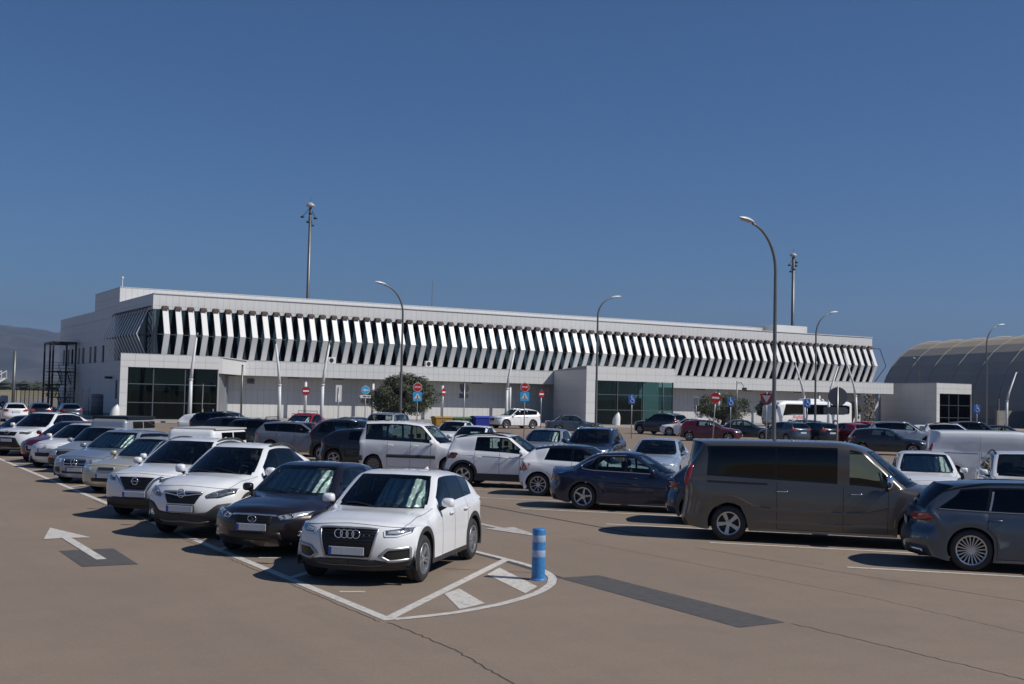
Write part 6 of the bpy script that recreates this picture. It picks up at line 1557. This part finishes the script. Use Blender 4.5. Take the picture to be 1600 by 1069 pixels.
# white hooded marker cones by the doors
def hood(x, y, h, label):
    root = empty('hooded_marker', (x, y, .12), R(150), label, 'bollard', 'white hooded markers by the entrances'); b = MB(); rows = []
    for k in range(11):
        t = k/10; rr = .38*(1-t**3.6)+.02; cx = -.16*t*t*1.4; rows.append([(cx+rr*math.cos(a), rr*math.sin(a), h*t) for a in np.linspace(0, 2*math.pi, 19)])
    b.grid(rows); b.build('hood', S_WHITE, root, True); MB().lathe([(0, 0), (.15, 0), (.17, .03)], 16, 'x', (.16, 0, h*.68)).build('window', M_DARKM, root)
hood(22.05, 104.3, 1.25, 'white hooded marker at the left pier of the left entrance'); hood(70.3, 99.4, 1.3, 'white hooded marker before the middle glazed entrance')
for x, y in ((29.0, 102.4), (29.9, 102.4)):
    pb = empty('steel_bollard', (x, y, .12), 0, 'slim steel bollard before the left entrance doors, the %s of the pair' % ('left one' if x < 29.5 else 'right one'), 'bollard', 'steel bollards at the left doors'); MB().tube([(0, 0, 0), (0, 0, 1.0)], .06, 8).build('post', M_POLE, pb, True); MB().lathe([(0, 1.03), (.06, 1.0)], 8).build('cap', M_POLE, pb)

# waste containers
def bin_(x, y, w, d, h, lid, col, lcol, label):
    root = empty('waste_container', (x, y, 0), 0, label, 'container', 'waste containers by the terminal'); m = mat('bin_'+col[0], col[1], rough=.5); m2 = mat('binlid_'+lcol[0], lcol[1], rough=.45)
    b = MB(); k = .12; b.hexa([(-w/2+k, -d/2+k, .1), (w/2-k, -d/2+k, .1), (w/2-k, d/2-k, .1), (-w/2+k, d/2-k, .1), (-w/2, -d/2, h), (w/2, -d/2, h), (w/2, d/2, h), (-w/2, d/2, h)]); bevel(b.build('tub', m, root, fix=True), .04)
    b = MB(); rows = [[(x_, -d/2-.03+(d+.06)*t, h+.02+lid*math.sin(math.pi*t)) for x_ in (-w/2-.03, 0, w/2+.03)] for t in np.linspace(0, 1, 7)]; b.grid(rows); b.box((-w/2-.04, -d/2-.04, h-.03), (w/2+.04, d/2+.04, h+.03)); b.build('lid', m2, root)
    for s in (-1, 1):
        b = MB(); b.box((s*(w/2+.03)-.03, -.25, h-.25), (s*(w/2+.03)+.03, .25, h-.15)); b.build('handle', m2, root)
bin_(47.3, 93.0, 1.7, 1.0, .80, .10, ('yellow', (.38, .22, .03)), ('yellow', (.42, .25, .04)), 'yellow waste container, leftmost of the three by the terminal')
bin_(49.1, 93.0, 1.7, 1.0, .78, .10, ('green', (.03, .10, .05)), ('green', (.10, .22, .08)), 'green waste container between the yellow and the blue ones')
bin_(51.2, 92.6, 2.2, 1.2, .86, .12, ('blue', (.03, .045, .33)), ('blue', (.035, .055, .38)), 'deep blue waste container left of the white SUV')

# ------------------------------------------------------------------ trees
def leaf_cards(b, c, r, n, rn, sz, squash=.8):
    for _ in range(n):
        u = Vector((rn.gauss(0, 1), rn.gauss(0, 1), rn.gauss(0, 1))).normalized()*r*rn.random()**.4; u.z *= squash
        q = c+u; d1 = Vector((rn.uniform(-1, 1), rn.uniform(-1, 1), rn.uniform(-.4, 1))).normalized(); d2 = d1.cross(Vector((rn.uniform(-1, 1), rn.uniform(-1, 1), rn.uniform(-1, 1)))).normalized()
        l, w_ = sz*rn.uniform(.7, 1.5), sz*rn.uniform(.2, .34)
        b.add([q-d1*l, q+d2*w_, q+d1*l, q-d2*w_], [(0, 1, 2, 3)])
def leaf_mat(name, col, col2):
    m = mat(name, col, rough=.6, nscale=.9, ncol=col2, coord='Object'); return m
def olive(x, y, wid, z0, z1, label, seed, n=60, dens=150, name='olive_tree'):
    rn = random.Random(seed); root = empty(name, (x, y, .0), 0, label, 'tree'); b = MB(); tr = MB()
    cz = (z0+z1)/2; hz = (z1-z0)/2
    for k in range(3):
        a = rn.uniform(0, 6.28); tr.tube([(rn.uniform(-.1, .1), rn.uniform(-.1, .1), -.05), (.25*math.cos(a), .25*math.sin(a), z0*.6), (wid*.2*math.cos(a), wid*.2*math.sin(a), cz), (wid*.32*math.cos(a+.3), wid*.32*math.sin(a+.3), cz+hz*.6)], [.2, .14, .08, .03], 7)
    for k in range(n):
        a = rn.uniform(0, 6.28); t = rn.random()**.5; zz = rn.uniform(-1, 1)
        q = Vector((wid/2*t*math.cos(a)*math.sqrt(1-zz*zz*.8), wid/2*t*math.sin(a)*math.sqrt(1-zz*zz*.8), cz+hz*zz*.92)); leaf_cards(b, q, wid*rn.uniform(.07, .12), dens, rn, .14)
    for k in range(8):
        a = 6.28*k/8; tr.tube([(0, 0, z0*.8), (wid*.3*math.cos(a), wid*.3*math.sin(a), cz+rn.uniform(-.3, .6)*hz)], [.07, .02], 5)
    b.build('crown', leaf_mat('olive_leaf', (.125, .14, .08), (.06, .072, .042)), root); tr.build('trunk', mat('olive_bark', (.11, .09, .07), rough=.95, nscale=6, namt=.5), root, True)
olive(49.8, 107, 7.4, .95, 4.55, 'wide bushy olive tree before the terminal wall, left of the first STOP sign', 21, 120, 200)
olive(88.1, 104, 7.0, .9, 3.3, 'low spreading olive tree right of the middle entrance', 22, 70, 160)
olive(94.2, 103.5, 2.8, .8, 3.0, 'small olive bush at the nose of the white coach', 23, 24, 120)
olive(107.9, 104, 4.2, .9, 3.0, 'small round olive tree at the tail of the white coach', 24, 34, 130)
# stone pillar
sp = empty('stone_pillar', (119.3, 112.0, .12), 0, 'dark rough stone pillar under the right end of the canopy', 'pillar'); rn = random.Random(4); M_ST = [mat('pillar_stone_%d' % k, c, rough=.95, nscale=3, namt=.4) for k, c in enumerate(((.07, .06, .055), (.12, .11, .10), (.18, .165, .15)))]
MB().box((-.8, -.4, 0), (.8, .4, 4.05)).build('core', M_JOINT, sp)
for i in range(14):
    for j in range(5):
        w_, h_ = .33, .29; x_ = -.82+j*w_+(.12 if i % 2 else 0); zz = i*h_; k = rn.random(); b = MB(); j_ = lambda s=.05: rn.uniform(-s, s)
        lo = (x_+.02, -.46-k*.12, zz+.015); b.hexa([(x_+j_(), -.46-k*.14, zz+j_(.03)), (x_+w_-.03+j_(), -.46-k*.12, zz+j_(.03)), (x_+w_-.03, -.2, zz), (x_, -.2, zz), (x_+j_(), -.44-k*.12, zz+h_-.03), (x_+w_-.03+j_(), -.46-k*.1, zz+h_-.03+j_(.03)), (x_+w_-.03, -.2, zz+h_-.03), (x_, -.2, zz+h_-.03)])
        b.build('stone', M_ST[int(k*2.99)], sp, fix=True)

# ------------------------------------------------------------------ coach
def coach():
    root = empty('coach', (97.0, 100.0, .0), 0, 'white touring coach with dark side windows and red lettering before the terminal', 'bus')
    W_ = PAINTS['white']; g = glass('coach_glass', (.03, .035, .04)); L2, w2 = 5.9, 1.22
    b = MB(); sec = []
    for x, zr, zb, wy in ((-L2, 1.7, .6, .95), (-L2+.25, 2.35, .35, 1.12), (-L2+.75, 2.80, .3, w2), (-L2+1.6, 3.02, .3, w2), (0, 3.05, .3, w2), (L2-.5, 3.05, .3, w2), (L2-.1, 2.95, .35, 1.17), (L2, 2.7, .5, 1.05)):
        sec.append([(x, s*y_, z) for s, y_, z in ((-1, wy*.93, zb), (-1, wy, zb+.25), (-1, wy, zb+.9), (-1, wy*.985, zr-.45), (-1, wy*.94, zr-.12), (-1, wy*.75, zr), (1, wy*.75, zr), (1, wy*.94, zr-.12), (1, wy*.985, zr-.45), (1, wy, zb+.9), (1, wy, zb+.25), (1, wy*.93, zb))])
    b.grid([q+[q[0]] for q in sec]); n = len(sec[0]); b.f.append(tuple(range(n))); b.build('body', W_, root, True, fix=True)
    for s in (-1, 1):
        q = MB(); q.extrude([(-L2+1.15, s*(w2+.012), 1.35), (-L2+1.6, s*(w2+.012), 2.62), (L2-1.1, s*(w2+.012), 2.62), (L2-.5, s*(w2+.012), 2.5), (L2-.5, s*(w2+.012), 1.75), (L2-1.4, s*(w2+.012), 1.55), (-L2+2.6, s*(w2+.012), 1.55)], (0, -s*.02, 0)); o = q.build('window_band', g, root, fix=True)
        bk = MB(); bk.extrude([(-L2+1.2, s*(w2+.006), 1.38), (-L2+1.62, s*(w2+.006), 2.6), (L2-.55, s*(w2+.006), 2.5), (L2-.55, s*(w2+.006), 1.6)], (0, -s*.01, 0)); bk.build('window_backing', M_ROOM, root, fix=True)
        for x in (-3.0, -1.2, .6, 2.4, 4.0):
            m_ = MB(); m_.box((x-.03, s*(w2+.016)-.006, 1.56), (x+.03, s*(w2+.016)+.006, 2.62)); m_.build('window_post', M_SEAL, o)
    f = MB(); f.add([(-L2+.72, -1.08, 2.72), (-L2+.72, 1.08, 2.72), (-L2+.16, .98, 1.75), (-L2+.16, -.98, 1.75)], [(0, 1, 2, 3)]); fo = f.build('windscreen', M_SEAL, root, fix=True); fo.location = (-.03, 0, .04)
    ac = MB(); ac.hexa([(-.9, -.8, 3.0), (2.0, -.8, 3.0), (2.0, .8, 3.0), (-.9, .8, 3.0), (-.6, -.7, 3.28), (1.8, -.7, 3.28), (1.8, .7, 3.28), (-.6, .7, 3.28)]); bevel(ac.build('roof_unit', W_, root, fix=True), .05)
    tyre, rim, disc = wheel_meshes(.48, .29, .28, (8, 'cover'))
    for x in (-3.7, 3.2):
        for s in (-1, 1):
            o = link('wheel', tyre, root, M_RUBBER); o.location = (x, s*(w2-.13), .48); o.rotation_euler = (0, 0, 0 if s > 0 else math.pi); link('rim', rim, o, M_STEELC)
    t = text_mesh('Anglés', .62, shear=.35); t.materials.clear(); l = link('lettering', t, root, mat('coach_red', (.6, .03, .04), rough=.5)); l.location = (-2.6, -w2-.012, 1.22); l.rotation_euler = (R(90), 0, 0)
    for s in (-1, 1):
        h = MB(); h.box((-L2-.02, s*.75-.18, .85), (-L2+.2, s*.75+.18, 1.1)); h.build('headlight', M_LENSL, root)
        m_ = MB(); m_.tube([(-L2+.6, s*1.15, 2.7), (-L2+.1, s*1.4, 2.65), (-L2+.05, s*1.4, 2.1)], [.04, .04, .09], 6); m_.build('mirror', M_BLACK, root)
coach()
# airstairs vehicle at the far left edge
av = empty('airstairs', (19.6, 168.0, 0), R(20), 'white mobile aircraft stairs behind the fence at the far left edge', 'stairs')
b = MB(); b.box((-2.2, -1, .5), (2.2, 1, 1.5)); bevel(b.build('chassis', M_WHITE, av), .1)
b = MB(); b.hexa([(-2, -.6, 1.5), (-1.6, -.6, 1.5), (-1.6, .6, 1.5), (-2, .6, 1.5), (1.8, -.6, 3.8), (2.2, -.6, 3.8), (2.2, .6, 3.8), (1.8, .6, 3.8)]); b.build('flight', M_WHITE, av, fix=True)
for s in (-.65, .65):
    b = MB(); b.tube([(-2, s, 2.4), (2, s, 4.7)], .06, 5); b.tube([(-2, s, 1.5), (-2, s, 2.4)], .05, 5); b.tube([(2, s, 3.8), (2, s, 4.7)], .05, 5); b.build('handrail', M_WHITE, av)
for x in (-1.5, 1.5):
    for s in (-1, 1):
        tyre, rim, disc = wheel_meshes(.38, .22, .22, (8, 'cover')); o = link('wheel', tyre, av, M_RUBBER); o.location = (x, s*.9, .38); o.rotation_euler = (0, 0, 0 if s > 0 else math.pi); link('rim', rim, o, M_STEELC)
# ------------------------------------------------------------------ parked vehicles
V_ = 225.0    # nose towards the left aisle and the camera
U_ = 135.0    # nose to the right
GL, GR, GM, GF = 'cars in the left echelon row', 'cars in the right echelon row', 'cars in the middle row facing the camera', 'cars parked further back'
def car(ty, x, y, az, col, label, detail=2, group=None, roofcol=None, name='parked_car', cat='car', over=None):
    P = TY[ty]
    if over:
        P = dict(P); P.update(over)
    return build_car(P, name, (x, y), az, col, label, cat, group, detail, roofcol)
# left row, nearest first
car('ring_suv', 7.98, 17.16, 224, 'white', 'white compact SUV with big dark grille and four-ring badge, nearest in the left row', group=GL)
car('hybrid_hatch', 7.75, 20.45, V_, 'brownblack', 'black-brown hatchback with chrome grille strip, next to the white four-ring SUV', group=GL)
car('crossover', 7.32, 23.25, V_, 'white', 'white crossover with charcoal bumper cladding and dark roof rails beside the black hatchback', group=GL)
car('vgrille_suv', 7.35, 26.75, V_, 'white', 'white SUV with a chrome V-shaped grille, third white car of the left row', group=GL)
r0, s0 = car('box_van', 8.4, 30.95, V_, 'white', 'white small box van half hidden behind the V-grille SUV', group=GL, name='parked_van', cat='van')
r1, s1 = car('old_saloon', 8.1, 33.2, V_, 'beige', 'beige older saloon with an oval grille', group=GL)
car('star_estate', 8.05, 36.8, V_, 'bluesilver', 'blue-silver estate with a three-pointed star grille', group=GL)
r2, s2 = car('box_van', 8.4, 41.0, V_, 'vangrey', 'grey old box van with amber indicators and a raised roof box', group=GL, name='parked_van', cat='van')
car('small_hatch', 8.0, 43.3, V_, 'white', 'small white hatchback left of the grey box van', group=GL)
car('hatch', 8.2, 46.4, V_, 'darkred', 'dark red hatchback between the small white hatchback and the white SUV', group=GL)
car('big_suv', 8.1, 51.2, V_, 'white', 'white SUV with a black trapezoid grille at the far left of the row', group=GL)
car('g_hatch', 8.0, 55.5, V_, 'black', 'dark hatchback cut by the left picture edge, behind the white SUV', 1, group=GL)
# raised load boxes of the two small vans
def load_box(root, m, roofm, win=True):
    def pr(a): return a
    b = MB(); z0, z1 = 1.36, 1.68; x0, x1 = .05, -2.0; w0, w1 = .77, .66
    b.hexa([(x1, -w0, .55), (x0, -w0, .55), (x0, w0, .55), (x1, w0, .55), (x1+.02, -w1, z1), (x0-.2, -w1, z1), (x0-.2, w1, z1), (x1+.02, w1, z1)]); o = b.build('load_box', m, root, fix=True); bevel(o, .12, 4)
    r = MB(); r.box((x1+.05, -w1+.0, z1-.01), (x0-.3, w1-.0, z1+(.085 if roofm is M_BLACK else .03))); r.build('roof_panel', roofm, o)
    if win:
        for s in (-1, 1):
            for xa, xb in ((-.55, -1.12), (-1.2, -1.86)):
                q = MB(); y0, y1 = w0-.0808+.018, w0-.1022+.016
                q.extrude([(xa, s*y0, 1.38), (xb, s*y0, 1.38), (xb, s*y1, 1.60), (xa, s*y1, 1.60)], (0, -s*.012, 0)); q.build('window', G_DARK, o, fix=True)
load_box(r0, PAINTS['white'], mat('van_roof_grey', (.45, .45, .42), rough=.7)); load_box(r2, PAINTS['vangrey'], M_BLACK)
# right row, nearest first
car('slate_estate', 18.09, 12.94, U_, 'slate', 'slate blue-grey estate with fine multi-spoke wheels, cut by the right picture edge', group=GR)
car('long_van', 17.31, 17.43, U_, 'taupe', 'long taupe passenger van with black side windows', group=GR, name='parked_van', cat='van')
car('dark_hatch', 18.25, 20.15, U_, 'darkblue', 'dark hatchback whose tail shows between the navy saloon and the taupe van', group=GR)
car('navy_saloon', 17.77, 24.03, U_, 'navy', 'navy blue saloon with five-spoke star wheels', group=GR)
car('blackroof_hatch', 18.76, 27.74, U_, 'white', 'white small hatchback with a black roof and red tail light', group=GR, roofcol='black')
car('white_crossover', 18.38, 31.33, U_, 'white', 'white crossover with black roof rails seen from the side', group=GR)
car('leisure_van', 18.15, 37.2, U_, 'white', 'white boxy leisure van with a black side moulding', group=GR, name='parked_van', cat='van')
car('dark_hatch', 18.0, 40.5, U_, 'black', 'black hatchback tucked left of the white leisure van', group=GR)
car('boxy_suv', 18.8, 43.8, U_, 'black', 'black boxy 4x4 with five-spoke wheels left of the black hatchback', group=GR)
car('g_wagon', 18.3, 48.6, U_, 'midgrey', 'grey estate with a red tail light left of the boxy black 4x4', group=GR, over=dict(privacy=True))
car('g_wagon', 18.4, 53.2, U_, 'black', 'black estate with roof bars left of the grey estate', 1, group=GR, over=dict(privacy=True, items=TY['g_wagon']['items']+[('bars', M_BLACK, (2.4,), {})]))
car('g_hatch', 18.2, 56.8, U_, 'black', 'black hatchback mostly hidden by the estate with roof bars', 1, group=GR)
car('g_suv', 18.6, 60.2, U_, 'black', 'black SUV at the far end of the right row with a high dark tail', 1, group=GR)
car('g_hatch2', 18.9, 64.4, U_, 'white', 'white hatchback whose tail shows at the far end of the right row', 1, group=GR)
# middle row facing the camera
car('g_suv', 25.5, 18.9, V_, 'white', 'white car cut by the right picture edge behind the slate estate', group=GM)
car('g_minicar', 25.7, 22.1, V_, 'white', 'white car with a bright windscreen sunshade between the taupe van and the slate estate', group=GM, over=dict(L=4.0, W=1.72, wb=2.5, rend=(3.6, 1.42), rglass=(3.88, 1.05), deck=(3.93, .98), xB=2.15, xC=2.9, xD=3.4, yr=.6, shade=(-1.2, 1.2, .01)))
car('g_oldhatch', 24.3, 31.9, V_, 'lightblue', 'pale blue old hatchback behind the navy saloon', group=GM)
car('g_suv', 25.1, 36.9, V_, 'darkblue', 'dark blue SUV with silver roof rails behind the black-roofed hatchback', group=GM, over=dict(items=TY['g_bigsuv']['items']))
car('g_hatch', 25.6, 41.0, V_, 'silver', 'silver hatchback with a blue windscreen sunshade', group=GM, over=dict(shade=(-.8, .9, .012)))
car('g_minicar', 23.6, 43.6, V_, 'white', 'tiny white rounded car directly behind the white crossover roof', 1, group=GM, roofcol=None)
car('g_minicar', 27.2, 52.2, V_, 'white', 'tiny white rounded car with black roof edges before the waste containers', 1, group=GM)
car('g_mpv', 25.2, 56.1, V_, 'silver', 'silver people carrier with roof bars below the olive tree', 1, group=GM)
car('g_hatch', 24.9, 59.9, V_, 'darkblue', 'dark blue hatchback between the red car and the silver people carrier', 1, group=GM)
car('g_hatch2', 23.6, 60.9+2.6, V_, 'red', 'red car with roof bars and a silver windscreen shade', 1, group=GM, over=dict(H=1.58, items=TY['g_hatch2']['items']+[('bars', M_BLACK, (1.9, 2.7), {})], shade=(-1.2, 1.2, .01)))
# beyond
car('panel_van', 35.4, 27.0, U_, 'white', 'long white windowless panel van at the right', group=GF, name='parked_van', cat='van')
car('g_bigsuv', 52.9, 90.0, 268, 'white', 'white SUV side-on before the terminal, nose to the left', 1, group=GF)
car('g_sedan', 51.2, 78.0, 118, 'slate', 'blue-grey saloon before the middle entrance, nose to the right', 1, group=GF)
car('g_bigsuv', 58.4, 76.4, 348, 'black', 'dark brown-black SUV standing alone before the middle entrance', 1, group=GF)
car('g_hatch', 58.3, 72.9, 318, 'white', 'white hatchback just right of the dark SUV', 1, group=GF)
car('g_hatch', 53.0, 63.8, U_, 'wine', 'wine red hatchback behind the taupe van, nose to the right', 1, group=GF)
car('g_sedan', 58.6, 66.6, U_, 'black', 'black saloon behind the wine red hatchback', 1, group=GF)
car('g_hatch', 58.0, 62.0, 5, 'slate', 'dark grey hatchback with lit red tail lamps behind the tall lamp post', 1, group=GF)
car('g_hatch2', 60.2, 61.4, 5, 'black', 'black hatchback between the dark grey one and the red one', 1, group=GF)
car('g_wagon', 65.6, 68.7, 318, 'darkblue', 'dark blue estate with roof bars in front of the coach', 1, group=GF, over=dict(items=TY['g_wagon']['items']+[('bars', M_BLACK, (2.0, 2.9), {})]))
car('g_hatch', 62.4, 60.6, 5, 'red', 'bright red hatchback seen from behind, in front of the coach tail', 1, group=GF)
car('g_sedan', 65.0, 60.3, 5, 'black', 'black saloon right of the bright red hatchback', 1, group=GF)
car('g_hatch', 69.4, 66.2, 318, 'red', 'red roof showing behind the black saloon near the stone pillar', 1, group=GF)
car('g_hatch', 51.0, 46.4, U_, 'black', 'black hatchback left of the white panel van', 1, group=GF)
car('g_bigsuv', 60.9, 54.0, U_, 'silver', 'silver SUV behind the left end of the white panel van', 1, group=GF)
car('g_hatch', 65.4, 55.6, U_, 'white', 'white hatchback roof behind the panel van, below the grey pavilion wall', 1, group=GF)
car('g_suv', 65.5, 53.8, U_, 'white', 'white SUV with black glass behind the panel van, below the pavilion glass', 1, group=GF, roofcol=None)
car('g_bigsuv', 71.5, 56.7, U_, 'black', 'black SUV behind the panel van, below the rightmost blue sign', 1, group=GF)
car('g_wagon', 73.8, 56.2, U_, 'black', 'black estate near the right picture edge behind the panel van', 1, group=GF)
car('g_hatch', 13.5, 99.5, 4, 'white', 'white car seen from behind at the far left edge near the fence', 1, group=GF)
car('g_hatch2', 15.6, 101.2, 4, 'black', 'black car seen from behind left of the escape stair', 1, group=GF)
car('g_oldhatch', 18.1, 102.6, 4, 'slate', 'dark car with bright red tail lamps below the escape stair', 1, group=GF)
